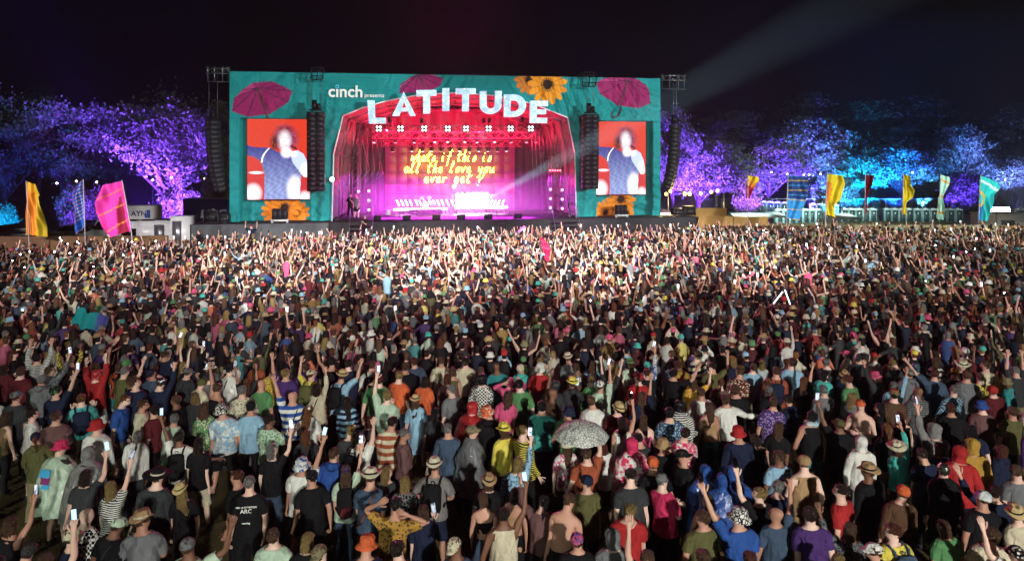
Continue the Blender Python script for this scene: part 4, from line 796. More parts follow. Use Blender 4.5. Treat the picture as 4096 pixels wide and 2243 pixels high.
# lit strip of awning roofs before the rear row
for i, (x0, x1, y) in enumerate(((2940, 3150, 862), (3330, 3440, 868))):
    a, b = P(x0, y, 92), P(x1, y, 92); g = empty('white_awning', (a.x, 92, gz(0, 92)), 0, ('long white awning in front of the rear toilet row', 'short white awning beside the maroon flag')[i], 'awning'); z_ = a.z - gz(0, 92); w_ = b.x - a.x
    obj('canopy', MB().add([(0, 0, z_ - .25), (w_, 0, z_ - .25), (w_, 3, z_ + .25), (0, 3, z_ + .25), (0, 0, z_ - .3), (w_, 0, z_ - .3), (w_, 3, z_ + .2), (0, 3, z_ + .2)], [[0, 1, 2, 3], [7, 6, 5, 4], [0, 4, 5, 1], [1, 5, 6, 2], [2, 6, 7, 3], [3, 7, 4, 0]]), m_troof, g)
    for x in (0.1, w_ / 2, w_ - .1): obj('post', MB().bar((x, .1, 0), (x, .1, z_ - .3), .05, 5), m_alu, g); obj('post', MB().bar((x, 2.9, 0), (x, 2.9, z_ + .2), .05, 5), m_alu, g)
# wire fence behind the toilets
g = empty('wire_fence', (P(2815, 800, 131).x, 131, gz(0, 131)), 0, 'pale wire panel fence behind the toilets below the blue trees', 'fence'); x0 = P(2815, 800, 131).x; x1 = P(3900, 800, 131).x; n = int((x1 - x0) / 3.5)
fm = MB(); fm.bar((0, 0, .1), (3.4, 0, .1), .03).bar((0, 0, 2.1), (3.4, 0, 2.1), .03).bar((0, 0, 0), (0, 0, 2.15), .03).bar((3.4, 0, 0), (3.4, 0, 2.15), .03)
for k in range(1, 17): fm.bar((k * .2, 0, .1), (k * .2, 0, 2.1), .009, 3, cap=False)
fm = fm.mesh('panel'); m_wire = mat('wire_steel', hx('9aa4ac'), .4, .05, 3, .3)
for i in range(n): obj('panel', fm, m_wire, g).location = (i * 3.5, 0, 0)
# ------------------------------------------------------------------ festoon bulbs and lit caravan
g = empty('caravan', (P(2642, 800, 70).x, 70, gz(0, 70)), R(-3), 'cream caravan with glowing windows under the festoon bulbs', 'caravan'); w_ = P(2815, 800, 70).x - P(2642, 800, 70).x
obj('body', extr([(0, .5), (0, 2.2), (.25, 2.55), (w_ - .5, 2.6), (w_, 2.0), (w_, .5)], -1.1, 1.1), mat('caravan_cream', hx('c4b898'), .4, .06, 2), g); obj('stripe', MB().box((w_ / 2, -1.11, 1.0), (w_ * .98, .02, .12)), m_tblue, g)
for t in (.12, .36, .60, .82): f_ = obj('window', MB().box((w_ * t, -1.115, 1.75), (w_ * .13, .04, .6)), m_glass, g); obj('pane', MB().box((w_ * t, -1.138, 1.75), (w_ * .11, .01, .5)), emit('caravan_glow', (1, .75, .35), .9), f_)
for x in (w_ * .4, w_ * .55): wheel(g, x, -1.0, .35, .35)
obj('roof_vent', MB().box((w_ * .5, 0, 2.66), (.7, .7, .12)), m_rimm, g)
bulbs = ((2664, 776), (2681, 765), (2738, 776), (2758, 776), (2803, 774), (2845, 768), (2870, 763))
g = empty('festoon_lights', (0, 0, 0), 0, 'string of warm glowing festoon bulbs above the caravan', 'festoon lights'); pp = [P(x, y - 9, 63) for x, y in bulbs]
obj('wire', MB().tube([P(2640, 752, 63)] + [q for p_ in pp for q in (p_,)] + [P(2912, 742, 63)], .015, 4), m_black, g)
for x, y in bulbs: q = P(x, y, 63); o = obj('bulb', MB().lathe([(0, -.17), (.11, -.12), (.15, 0), (.11, .11), (.04, .16)], 10).mesh('bulb', True), emit('warm_bulb', (1, .52, .12), 5), g); o.location = q; obj('socket', MB().bar((0, 0, .09), (0, 0, .2), .035, 6), m_black, o)
for x, y0 in ((2672, 742), (2896, 735)): a = P(x, y0, 63.2); obj('pole', MB().bar((a.x, a.y, gz(0, 63.2)), a, .045, 6), m_alu, g)
light('POINT', 'festoon_glow', P(2760, 774, 62.4), (0, 0, 0), (1, .66, .28), 3500, .8)
# small lamps among the trees
for x, y, Y in ((228, 733, 78), (306, 725, 78), (387, 729, 78), (612, 720, 84), (686, 711, 84), (820, 714, 84), (3085, 689, 112), (3149, 696, 112), (3215, 699, 112), (3236, 699, 112), (3282, 696, 112), (3650, 690, 112), (4020, 720, 120)):
    q = P(x, y, Y); g = empty('tree_lamp', (q.x, q.y, gz(0, Y)), 0, 'small warm lamp on a thin pole among the purple trees' if x < 1000 else 'small white lamp on a thin pole before the blue trees', 'lamp', 'small lamps among the lit trees by the lorry' if x < 1000 else 'small lamps before the blue trees'); h_ = q.z - gz(0, Y)
    obj('pole', MB().bar((0, 0, 0), (0, 0, h_ - .12), .03, 5), m_black, g); obj('bulb', MB().lathe([(0, -.1), (.1, -.05), (.1, .05), (0, .1)], 8), emit('tree_bulb', (1, .85, .65), 16), g).location = (0, 0, h_)
# flood lamp on a mast
q = P(3992, 838, 60); g = empty('flood_mast', (q.x, q.y, gz(0, 60)), 0, 'blinding white flood lamp on a mast beside the turquoise flag', 'flood lamp'); h_ = q.z - gz(0, 60)
obj('mast', MB().bar((0, .2, 0), (0, .2, h_ + .8), .06, 8).bar((-1.2, .2, 0), (0, .2, 1.2), .03).bar((1.2, .2, 0), (0, .2, 1.2), .03), m_alu, g)
for i in range(4): o = obj('lamp', MB().box((0, 0, 0), (.46, .1, .42)), m_black, g); o.location = (-.78 + .52 * i, 0, h_); o.rotation_euler = (R(-14), 0, 0); obj('glass', MB().box((0, -.06, 0), (.40, .012, .36)), emit('flood_white', (.95, 1, .97), 60), o)
light('SPOT', 'flood', q + Vector((0, -.25, .1)), (q.x + .6, q.y - 9.5, .6), (.93, 1.0, .92), 12000, .5, 110, .6)
for px, Y, e in ((3060, 86, 30000), (3280, 87, 34000), (3500, 88, 36000), (3780, 88, 34000), (4080, 88, 18000)):
    a = P(px, 800, Y); light('SPOT', 'toilet_flood', (a.x, Y, gz(0, Y) + 7.5), (a.x, Y + 24, gz(0, Y + 24) + .9), (.75, 1.0, .97), e, .6, 62, .4)
q = P(3985, 830, 64); g = empty('white_cabin', (q.x - 1.2, 64, gz(0, 64)), 0, 'white cabin with railing behind the flood lamp', 'cabin'); obj('wall', MB().box((2.4, 1, 1.2), (4.4, 2.2, 2.4)), m_vwhite, g); obj('roof', MB().box((2.4, 1, 2.44), (4.6, 2.4, .08)), m_vwhite, g); obj('railing', MB().bar((.3, -.1, 3.1), (4.5, -.1, 3.1), .03).bar((.3, -.1, 2.48), (.3, -.1, 3.1), .03).bar((4.5, -.1, 2.48), (4.5, -.1, 3.1), .03), m_alu, g); obj('window', MB().box((2.2, -.115, 1.5), (1.4, .04, .8)), m_glass, g)
# ------------------------------------------------------------------ trees
def leaf_mat(name, col):
    m = mat(name, col, .6, .35, 1.2, spec=.2); return m
m_leaf = leaf_mat('oak_leaves', (.05, .055, .042)); m_needle = leaf_mat('pine_needles', (.03, .036, .028)); m_bark = mat('bark', hx('30271f'), .9, .3, 3, 0, .5)
def crown_mesh(seed, kind):
    rng = np.random.default_rng(seed); cl = []
    if kind == 'oak':
        while len(cl) < 62:
            p = rng.normal(size=3); p /= np.linalg.norm(p); r = rng.uniform(.45, 1.0) ** .6
            q = p * r * np.array([5.2, 4.2, 4.0]) + np.array([0, 0, 8.2])
            if q[2] > 3.6: cl.append((q, rng.uniform(.7, 1.45)))
        per, ls, fl = 210, .19, .6
    elif kind == 'pine':
        for k in range(34):
            z = rng.uniform(8, 18); rad = (19.5 - z) * .32 * rng.uniform(.3, 1); a = rng.uniform(0, 6.28); cl.append((np.array([rad * math.cos(a), rad * math.sin(a), z]), rng.uniform(.7, 1.3)))
        per, ls, fl = 210, .18, .45
    else:
        while len(cl) < 34:
            p = rng.normal(size=3); p /= np.linalg.norm(p); q = p * rng.uniform(.5, 1) * np.array([3.2, 2.4, 2.0]) + np.array([0, 0, 2.3])
            if q[2] > .3: cl.append((q, rng.uniform(.5, 1.0)))
        per, ls, fl = 190, .15, .7
    C = []
    for c, r in cl: C.append(c + rng.normal(size=(per, 3)) * r * np.array([.62, .62, fl * .62]))
    C = np.concatenate(C); n = len(C); a = rng.normal(size=(n, 3)); a /= np.linalg.norm(a, axis=1, keepdims=True); b = np.cross(a, rng.normal(size=(n, 3))); b /= np.linalg.norm(b, axis=1, keepdims=True)
    s = ls * rng.uniform(.5, 1.3, (n, 1)); a *= s; b *= s * rng.uniform(.35, .8, (n, 1))
    V = np.stack([C - a, C - b * .9, C + a, C + b * .9], 1).reshape(-1, 3); return mesh_np('crown', V, np.arange(4 * n).reshape(-1, 4)), cl
def trunk_mesh(seed, kind, cl):
    rr = random.Random(seed); m = MB()
    if kind == 'oak':
        m.tube([(0, 0, -.3), (.05, 0, .8), (.1, .1, 3), (-.1, 0, 5.5), (0, 0, 8)], [.55, .42, .36, .28, .12], 9)
        for c, r in cl[::3]: m.tube([(0, 0, rr.uniform(2.6, 5.5)), tuple(c * .5 + np.array([0, 0, 2.6]) + np.array([rr.gauss(0, .3)] * 3)), tuple(c)], [.16, .1, .03], 5)
    elif kind == 'pine':
        m.tube([(0, 0, -.3), (.05, 0, 5), (-.1, .05, 11), (0, 0, 18.6)], [.38, .3, .22, .05], 8)
        for c, r in cl[::2]: m.tube([(0, 0, c[2] - .5), tuple(c)], [.09, .025], 4)
    else:
        for k in range(6): c = cl[k * 5][0]; m.tube([(rr.gauss(0, .2), rr.gauss(0, .2), -.2), tuple(c * .6), tuple(c)], [.11, .07, .02], 5)
    return m.mesh('trunk', True)
TV = {}
for k, sd in (('oak', 1), ('oak', 2), ('oak', 3), ('pine', 4), ('pine', 5), ('bush', 6), ('bush', 7)):
    me, cl = crown_mesh(sd, k); TV.setdefault(k, []).append((me, trunk_mesh(sd, k, cl)))
NATH = {'oak': 12.4, 'pine': 18.8, 'bush': 4.5}; NATW = {'oak': 11.5, 'pine': 6.5, 'bush': 7.0}
def tree(px, ytop, wpx, Y, kind, var, label, rz):
    t = P(px, ytop, Y); z0 = gz(t.x, Y); h = t.z - z0; sz = h / NATH[kind]; sx = wpx * Y / F / NATW[kind]
    g = empty({'oak': 'oak_tree', 'pine': 'pine_tree', 'bush': 'bush'}[kind], (t.x, Y, z0), R(rz), label, 'bush' if kind == 'bush' else 'tree', 'trees behind the stage'); g.scale = (sx, sx, sz)
    cm, tm = TV[kind][var]; obj('trunk', tm, m_bark, g); obj('crown', cm, m_needle if kind == 'pine' else m_leaf, g)
for a in ((680, 385, 520, 86, 'oak', 0, 'broad oak lit violet behind the pink flag', 10), (930, 400, 300, 82, 'oak', 1, 'violet-lit oak behind the curved speaker column by the lorry', 70), (255, 385, 420, 96, 'oak', 2, 'dark oak faintly lit violet behind the blue striped flag', 130), (20, 400, 380, 92, 'oak', 0, 'dark oak with blue-lit lower boughs behind the orange flag', 200),
          (470, 440, 300, 104, 'pine', 0, 'dark pine rising between the violet oaks', 40), (700, 742, 200, 78, 'bush', 0, 'violet-lit bush behind the navy lorry tractor', 0), (340, 720, 190, 80, 'bush', 1, 'violet-lit bush behind the blue striped flag', 60), (905, 560, 220, 76, 'bush', 0, 'bright violet bush against the stage side cloth', 120), (5, 800, 110, 72, 'bush', 1, 'cyan-lit bush behind the black car', 20), (150, 330, 260, 110, 'pine', 1, 'tall dark pine behind the dark oaks', 90),
          (2690, 440, 230, 84, 'oak', 1, 'violet-lit oak against the stage side above the festoon bulbs', 30), (2795, 545, 330, 88, 'oak', 2, 'violet-lit oak behind the caravan', 160), (2860, 455, 230, 118, 'pine', 0, 'dark olive pine above the violet oak', 10), (3075, 560, 400, 128, 'oak', 0, 'indigo-lit oak behind the striped flag', 80), (3240, 470, 330, 140, 'oak', 1, 'dim indigo oak with bare boughs above the toilets', 210),
          (3230, 360, 300, 150, 'pine', 1, 'very tall hazy dark pine above the indigo oaks', 50), (3420, 620, 300, 136, 'oak', 2, 'cyan-lit oak behind the maroon flag', 20), (3600, 570, 330, 138, 'oak', 0, 'bright blue oak with pale branches behind the yellow flag', 300), (3500, 390, 320, 150, 'pine', 0, 'tall dark green pine touched with teal light', 140), (3700, 370, 300, 152, 'pine', 1, 'tall dark brownish pine behind the blue oak', 230),
          (3850, 500, 260, 140, 'oak', 1, 'dim blue-grey oak above the mint flag', 110), (3960, 450, 260, 146, 'pine', 0, 'blue-grey pine above the flood lamp', 0), (4075, 395, 200, 140, 'pine', 1, 'tall violet-tinted pine at the wood edge beyond the flood lamp', 60), (4060, 620, 260, 132, 'oak', 2, 'blue-lit oak beyond the flood lamp', 250), (3870, 700, 200, 126, 'bush', 0, 'indigo bush beside the mint flag', 0), (3340, 690, 170, 126, 'bush', 1, 'cyan-lit bush behind the zigzag yellow flag', 0), (2990, 690, 150, 122, 'bush', 0, 'violet bush behind the small crimson flag', 90),
          (2960, 430, 260, 156, 'pine', 0, 'dark distant pine between the indigo oaks', 30), (3400, 400, 260, 158, 'pine', 1, 'dark distant pine behind the cyan oak', 100)): tree(*a)
# uplights at the feet of the trees
def uplight(px, Y, color, power, ty=560, spot=80, dy=9):
    Y -= 2; ty -= 60; power *= 3.2; a = P(px, 800, Y); b = P(px, ty, Y + dy); light('SPOT', 'tree_uplight', (a.x, Y, gz(0, Y) + .4), b, color, power * 6, .25, spot, .8)
VI = (.17, .05, 1.0); BL = (.01, .11, 1.0); CY = (.0, .36, 1.0); IN = (.10, .035, 1.0)
for px, Y, c, p, ty in ((600, 79, VI, 15000, 520), (760, 79, VI, 15000, 540), (880, 76, (.26, .06, 1), 14000, 600), (690, 74, (.26, .06, 1), 2600, 780), (330, 76, VI, 1500, 740), (250, 86, IN, 500, 600), (40, 84, BL, 600, 660), (0, 69, CY, 1800, 820),
                        (2700, 78, VI, 9000, 560), (2800, 82, VI, 12000, 640), (2990, 117, (.3, .06, 1), 7000, 720), (3090, 121, IN, 16000, 660), (3220, 124, IN, 12000, 600), (3340, 122, (.02, .3, 1), 9000, 720), (3430, 128, CY, 17000, 690), (3590, 129, BL, 20000, 660), (3500, 130, CY, 9000, 560), (3840, 122, IN, 6000, 640), (3960, 128, (.1, .22, 1), 9000, 560), (4070, 124, (.16, .2, 1), 12000, 560), (3240, 130, (.12, .14, 1), 16000, 500), (3690, 132, (.05, .3, .7), 6000, 560)):
    uplight(px, Y, c, p * (1.15 if px > 2900 else 2.6 if 500 < px < 900 else 1.3), ty)

light('SPOT', 'wood_flood', (62, 96, 2), (44, 148, 10), (.75, .9, .72), 22000, .6, 80, .9)
# ------------------------------------------------------------------ the human body (one continuous mesh, posed by bone weights)
BN = ['pel', 'spi', 'che', 'hea'] + [b + s for s in 'RL' for b in ('ua', 'fa', 'ha', 'fp', 'fd', 'th', 'sh', 'fo')]
BI = {b: i for i, b in enumerate(BN)}; NB = len(BN)
class Cage:
    def __init__(s): s.v = []; s.w = []; s.f = []; s.r = []
    def vert(s, p, wt):
        a = [0.0] * NB
        for b, x in wt.items(): a[BI[b]] = x
        s.v.append(p); s.w.append(a); return len(s.v) - 1
    def loft(s, A, B, reg, closed=True):
        n = len(A)
        for k in range(n if closed else n - 1):
            s.f.append([A[k], A[(k + 1) % n], B[(k + 1) % n], B[k]]); s.r.append(reg)
    def cap(s, A, reg, p=None, wt=None):
        if p is None: s.f.append(list(A)); s.r.append(reg)
        else:
            c = s.vert(p, wt)
            for k in range(len(A)): s.f.append([A[k], A[(k + 1) % len(A)], c]); s.r.append(reg)
HEAD, TORSO, UARM, FARM, HAND, THIGH, SHIN, FOOT = range(8)
def body_cage():
    c = Cage()
    def tring(z, w, d, yc, wt, p=0.85):
        out = []
        for k in range(12):
            t = R(30 * k); x, y = math.cos(t), math.sin(t)
            out.append(c.vert((w * math.copysign(abs(x) ** p, x), yc + d * math.copysign(abs(y) ** p, y), z), wt(k) if callable(wt) else wt))
        return out
    side = lambda a: (lambda k: ({'che': 1 - a, 'uaR': a} if k in (11, 0, 1) else {'che': 1 - a, 'uaL': a} if k in (5, 6, 7) else {'che': 1.0}))
    legw = lambda k: {'pel': .75, ('thR' if k in (10, 11, 0, 1, 2) else 'thL'): .25} if k not in (3, 9) else {'pel': 1.0}
    rs = [tring(.86, .172, .118, -.012, legw), tring(.96, .172, .118, -.02, {'pel': 1}), tring(1.08, .148, .102, -.005, {'pel': .5, 'spi': .5}),
          tring(1.21, .158, .115, 0, {'spi': .5, 'che': .5}), tring(1.325, .178, .128, .0, side(.22)), tring(1.465, .172, .088, -.012, side(.42)),
          tring(1.505, .100, .066, -.012, {'che': .9, 'hea': .1}), tring(1.55, .060, .060, -.004, {'che': .4, 'hea': .6}), tring(1.595, .062, .068, .006, {'hea': 1})]
    for i in range(len(rs) - 1):
        for k in range(12):
            if i == 4 and k in (11, 0, 5, 6): continue
            A, B = rs[i], rs[i + 1]
            c.f.append([A[k], A[(k + 1) % 12], B[(k + 1) % 12], B[k]]); c.r.append(TORSO if i < 6 else HEAD)
    # head
    hd = [(1.615, .060, .082, .020), (1.65, .067, .092, .014), (1.69, .070, .096, .006), (1.728, .068, .092, .0), (1.760, .048, .066, -.004)]
    prev = rs[-1]
    for z, w, d, yc in hd:
        r = tring(z, w, d, yc, {'hea': 1}, .95); c.loft(prev, r, HEAD); prev = r
        if z == 1.615: jaw = r
        if z == 1.65: nose = r
    c.cap(prev, HEAD, (0, -.004, 1.775), {'hea': 1})
    for k, dy, dz in ((3, .012, -.018), (2, .004, -.012), (4, .004, -.012)): x, y, z = c.v[jaw[k]]; c.v[jaw[k]] = (x, y + dy, z + dz)
    x, y, z = c.v[nose[3]]; c.v[nose[3]] = (x, y + .03, z)
    # arms
    for s, sg in (('R', 1), ('L', -1)):
        U, Fa, Ha, Fp, Fd = 'ua' + s, 'fa' + s, 'ha' + s, 'fp' + s, 'fd' + s
        lo, hi = rs[4], rs[5]
        k0 = (11, 0, 1) if sg > 0 else (7, 6, 5)         # back, middle, front
        prev = [lo[k0[0]], lo[k0[1]], lo[k0[2]], hi[k0[2]], hi[k0[1]], hi[k0[0]]]
        an = [-140, -90, -40, 40, 90, 140]
        def aring(x, ry, rz, wt, yc=0.0, zc=1.41):
            return [c.vert((sg * x, yc + ry * math.cos(R(a)), zc + rz * math.sin(R(a))), wt) for a in an]
        for x, ry, rz, wt, reg in ((.215, .068, .066, {U: .85, 'che': .15}, UARM), (.30, .056, .056, {U: 1}, UARM), (.43, .048, .046, {U: .72, Fa: .28}, UARM),
                                   (.49, .046, .045, {U: .25, Fa: .75}, FARM), (.56, .045, .043, {Fa: 1}, FARM), (.69, .031, .028, {Fa: .8, Ha: .2}, FARM),
                                   (.735, .033, .022, {Ha: 1}, HAND), (.80, .046, .019, {Ha: 1}, HAND), (.835, .043, .016, {Ha: 1}, HAND)):
            r = aring(x, ry, rz, wt)
            c.loft(prev, r, reg) if sg > 0 else c.loft(r, prev, reg)
            prev = r
        c.cap(prev if sg > 0 else prev[::-1], HAND)
        def chain(pts, rad, wts):
            rr = []
            for (x, y, z), q, wt in zip(pts, rad, wts):
                rr.append([c.vert((sg * (x), y + q * dy, z + q * dz), wt) for dy, dz in ((-1, -1), (1, -1), (1, 1), (-1, 1))])
            for A, B in zip(rr[:-1], rr[1:]):
                c.loft(A, B, HAND) if sg > 0 else c.loft(B, A, HAND)
            c.cap(rr[-1] if sg > 0 else rr[-1][::-1], HAND); c.cap(rr[0][::-1] if sg > 0 else rr[0], HAND)
        for y, L in ((.033, .066), (.011, .076), (-.011, .071), (-.032, .056)):
            chain([(.815, y, 1.41), (.845, y, 1.409), (.845 + L * .5, y * 1.05, 1.404), (.845 + L, y * 1.08, 1.397)], (.0105, .0115, .0105, .008),
                  [{Ha: 1}, {Ha: .5, Fp: .5}, {Fp: .5, Fd: .5}, {Fd: 1}])
        chain([(.745, .03, 1.407), (.775, .055, 1.400), (.805, .074, 1.394), (.835, .082, 1.390)], (.013, .014, .012, .009), [{Ha: 1}] * 4)
    # legs
    cm = c.vert((0, -.01, .83), {'pel': 1})
    for s, sg in (('R', 1), ('L', -1)):
        T, S, Fo = 'th' + s, 'sh' + s, 'fo' + s
        ks = (9, 10, 11, 0, 1, 2, 3) if sg > 0 else (9, 8, 7, 6, 5, 4, 3)
        prev = [rs[0][k] for k in ks] + [cm]
        an = (-115, -75, -38, 0, 38, 75, 115, 180)
        def lring(z, xc, yc, rx, ry, wt):
            return [c.vert((sg * (xc + rx * math.cos(R(a))), yc + ry * math.sin(R(a)), z), wt) for a in an]
        for z, xc, yc, rx, ry, wt, reg in ((.77, .090, -.008, .090, .098, {T: .85, 'pel': .15}, THIGH), (.64, .094, -.002, .078, .084, {T: 1}, THIGH),
                (.53, .096, .004, .060, .066, {T: .65, S: .35}, THIGH), (.46, .097, .002, .056, .062, {T: .25, S: .75}, SHIN), (.35, .099, -.018, .058, .064, {S: 1}, SHIN),
                (.20, .101, -.022, .043, .047, {S: 1}, SHIN), (.095, .103, -.018, .038, .045, {S: .5, Fo: .5}, SHIN), (.06, .106, .028, .044, .100, {Fo: 1}, FOOT), (.0, .108, .048, .048, .138, {Fo: 1}, FOOT)):
            r = lring(z, xc, yc, rx, ry, wt)
            c.loft(r, prev, reg) if sg > 0 else c.loft(prev, r, reg)
            prev = r
        c.cap(prev[::-1] if sg > 0 else prev, FOOT)
    return c
def catmull(V, Fs, reg):
    n = len(V); fp = np.array([V[f].mean(0) for f in Fs]); ed = {}; vf = [[] for _ in range(n)]; ve = [set() for _ in range(n)]
    for i, f in enumerate(Fs):
        for a, b in zip(f, f[1:] + f[:1]):
            ed.setdefault((min(a, b), max(a, b)), []).append(i); ve[a].add(b); ve[b].add(a); vf[a].append(i)
    ei = {}; ep = []
    for e, fs in ed.items():
        ei[e] = len(ep); m = (V[e[0]] + V[e[1]]) / 2
        ep.append(m if len(fs) < 2 else (m * 2 + fp[fs].sum(0)) / (2 + len(fs)))
    nv = np.empty_like(V)
    for i in range(n):
        k = len(ve[i])
        if k == 0: nv[i] = V[i]; continue
        mids = np.mean([(V[i] + V[j]) / 2 for j in ve[i]], 0)
        nv[i] = (fp[vf[i]].mean(0) + 2 * mids + (k - 3) * V[i]) / k
    out = []; ro = []; N0 = n; N1 = n + len(fp)
    for i, f in enumerate(Fs):
        m = len(f)
        for j in range(m):
            a, b, p = f[j], f[(j + 1) % m], f[j - 1]
            out.append([a, N1 + ei[(min(a, b), max(a, b))], N0 + i, N1 + ei[(min(a, p), max(a, p))]]); ro.append(reg[i])
    return np.concatenate([nv, fp, np.array(ep)]), out, ro
def vnormals(V, Q):
    n = np.cross(V[Q[:, 2]] - V[Q[:, 0]], V[Q[:, 3]] - V[Q[:, 1]])
    out = np.zeros_like(V)
    for k in range(4): np.add.at(out, Q[:, k], n)
    return out / np.maximum(np.linalg.norm(out, axis=1, keepdims=True), 1e-9)
class Rest: pass
def make_rest(level):
    c = body_cage(); V = np.array(c.v, float); W = np.array(c.w, float)
    A, Fs, rg = np.concatenate([V, W], 1), c.f, c.r
    if level == 1: A, Fs, rg = catmull(A, Fs, rg)
    else:                                        # cage only, pulled in a little
        B, _, _ = catmull(A, Fs, rg); A[:, :3] = A[:, :3] * .4 + B[:len(A), :3] * .6
    Q = np.array([f if len(f) == 4 else (f + [f[-1]])[:4] for f in Fs if len(f) <= 4] + [])
    r = Rest(); r.V = A[:, :3]; r.W = A[:, 3:] / np.maximum(A[:, 3:].sum(1, keepdims=True), 1e-9)
    r.F = Fs; r.reg = np.array(rg); r.fc = np.array([r.V[f].mean(0) for f in Fs])
    r.N = vnormals(r.V, Q)
    # face features as a tint: eyes, brows, lips
    V = r.V; tint = np.ones((len(V), 3)); hd = (V[:, 2] > 1.6) & (V[:, 1] > .05)
    for ex in (-.034, .034):
        tint[hd & (np.hypot(V[:, 0] - ex, (V[:, 2] - 1.685) * 1.3) < .018)] = (.3, .25, .25)
    tint[hd & (np.abs(V[:, 0]) < .03) & (np.abs(V[:, 2] - 1.617) < .013)] = (.8, .5, .5)
    r.tint = tint
    return r
REST = {1: make_rest(1), 0: make_rest(0)}

# ---- garments: shells cut from the resting body
GCACHE = {}
def shell(lv, key, sel, off, mod=None):
    k = (lv, key)
    if k in GCACHE: return GCACHE[k]
    r = REST[lv]; idx = np.nonzero(sel(r))[0]
    used = np.unique(np.concatenate([np.array(r.F[i]) for i in idx])); mp = -np.ones(len(r.V), int); mp[used] = np.arange(len(used))
    V = r.V[used] + r.N[used] * (off(r.V[used])[:, None] if callable(off) else off)
    if mod: V = mod(V)
    Fs = [[int(mp[j]) for j in r.F[i]] for i in idx]
    GCACHE[k] = (V, r.W[used], Fs); return GCACHE[k]
def drape(V):
    V = V.copy(); t = (V[:, 2] < 1.36) & (np.abs(V[:, 0]) < .24)
    z = V[t, 2]; x, y = V[t, 0], V[t, 1]
    rr = np.hypot(x / .198, y / .145)
    k = np.maximum(1, .97 / np.maximum(rr, .3)) * (1 + .10 * np.clip((1.1 - z) / .25, 0, 1))
    V[t, 0] = x * k; V[t, 1] = y * k
    return V
def top_sel(sleeve, hem=.88, neck=1.515):
    def f(r):
        c = r.fc; tor = (r.reg == TORSO) & (c[:, 2] > hem) & (c[:, 2] < neck)
        arm = ((r.reg == UARM) | (r.reg == FARM)) & (np.abs(c[:, 0]) < sleeve)
        return tor | arm
    return f
def tank_sel(r):
    c = r.fc; return (r.reg == TORSO) & (c[:, 2] > .9) & (c[:, 2] < np.where(np.abs(c[:, 0]) < .13, 1.47, 1.36)) & (np.abs(c[:, 0]) < .2)
def band_sel(r):
    c = r.fc; return (r.reg == TORSO) & (c[:, 2] > 1.12) & (c[:, 2] < 1.36) & (np.abs(c[:, 0]) < .2)
def leg_sel(low):
    return lambda r: ((r.reg == TORSO) & (r.fc[:, 2] < 1.02)) | (((r.reg == THIGH) | (r.reg == SHIN)) & (r.fc[:, 2] > low))
SOFF = lambda V: np.where(np.abs(V[:, 0]) > .24, .028, .022)
def garment(kind, lv):
    if kind in ('tee', 'dress'): return shell(lv, 'tee', top_sel(.37), SOFF, drape)
    if kind in ('long', 'hood', 'hoodup', 'jacket'): return shell(lv, 'long', top_sel(.70, .86, 1.53), lambda V: np.where(np.abs(V[:, 0]) > .24, .021, .022), drape)
    if kind == 'vest': return shell(lv, 'vest', tank_sel, .010, drape)
    if kind == 'band': return shell(lv, 'band', band_sel, .008)
    if kind == 'shorts': return shell(lv, 'shorts', leg_sel(.5), lambda V: .012 + .03 * np.clip((.8 - V[:, 2]) / .3, 0, 1))
    if kind == 'trousers': return shell(lv, 'trousers', leg_sel(.08), lambda V: .010 + .016 * np.clip((.6 - V[:, 2]) / .4, 0, 1))
    if kind == 'shoes': return shell(lv, 'shoes', lambda r: r.reg == FOOT, .007)
    if kind in ('skirt', 'dskirt', 'poncho'):
        k = (lv, kind)
        if k in GCACHE: return GCACHE[k]
        if kind == 'skirt': prof = [(1.06, .165, .122), (.98, .186, .14), (.86, .215, .165), (.72, .235, .19), (.60, .25, .205)]
        elif kind == 'dskirt': prof = [(1.08, .168, .125), (.96, .19, .145), (.8, .215, .165), (.6, .235, .19), (.46, .25, .2)]
        else: prof = [(1.56, .075, .075), (1.50, .17, .12), (1.40, .27, .17), (1.2, .31, .22), (1.0, .33, .25), (.8, .345, .265), (.62, .36, .275)]
        n = 20; V = []; W = []
        for i, (z, a, b) in enumerate(prof):
            for q in range(n):
                t = 2 * math.pi * q / n; fl = 1 + .07 * i / len(prof) * math.cos(5 * t + i * .4)
                V.append((a * fl * math.cos(t), -.01 + b * fl * math.sin(t), z)); wv = [0.] * NB
                if kind == 'poncho': wv[BI['che']] = 1.
                else:
                    u = .45 * i / len(prof); wv[BI['pel']] = 1 - u; wv[BI['thR' if math.cos(t) > 0 else 'thL']] = u
                W.append(wv)
        Fs = [[i * n + q, i * n + (q + 1) % n, (i + 1) * n + (q + 1) % n, (i + 1) * n + q] for i in range(len(prof) - 1) for q in range(n)]
        GCACHE[k] = (np.array(V), np.array(W), Fs); return GCACHE[k]
def hair_sel(r):
    c = r.fc; return (r.reg == HEAD) & (c[:, 2] > 1.60) & (((c[:, 1] < .03) & (c[:, 2] > np.where(np.abs(c[:, 0]) > .045, 1.668, 1.632))) | (c[:, 2] > 1.722))
def hood_sel(r):
    c = r.fc; return (r.reg == HEAD) & (c[:, 2] > 1.53) & ((c[:, 1] < .04) | (c[:, 2] > 1.735))
def head_shell(kind, lv):
    if kind == 's': return shell(lv, 'hs', hair_sel, .013)
    if kind == 'm': return shell(lv, 'hm', hair_sel, .022)
    if kind == 'cap': return shell(lv, 'hcap', lambda r: (r.reg == HEAD) & (r.fc[:, 2] > 1.682), .018)
    if kind == 'beanie': return shell(lv, 'hbe', lambda r: (r.reg == HEAD) & (r.fc[:, 2] > 1.664) & ((r.fc[:, 1] < .06) | (r.fc[:, 2] > 1.70)), .022)
    if kind == 'hood': return shell(lv, 'hho', hood_sel, .03)

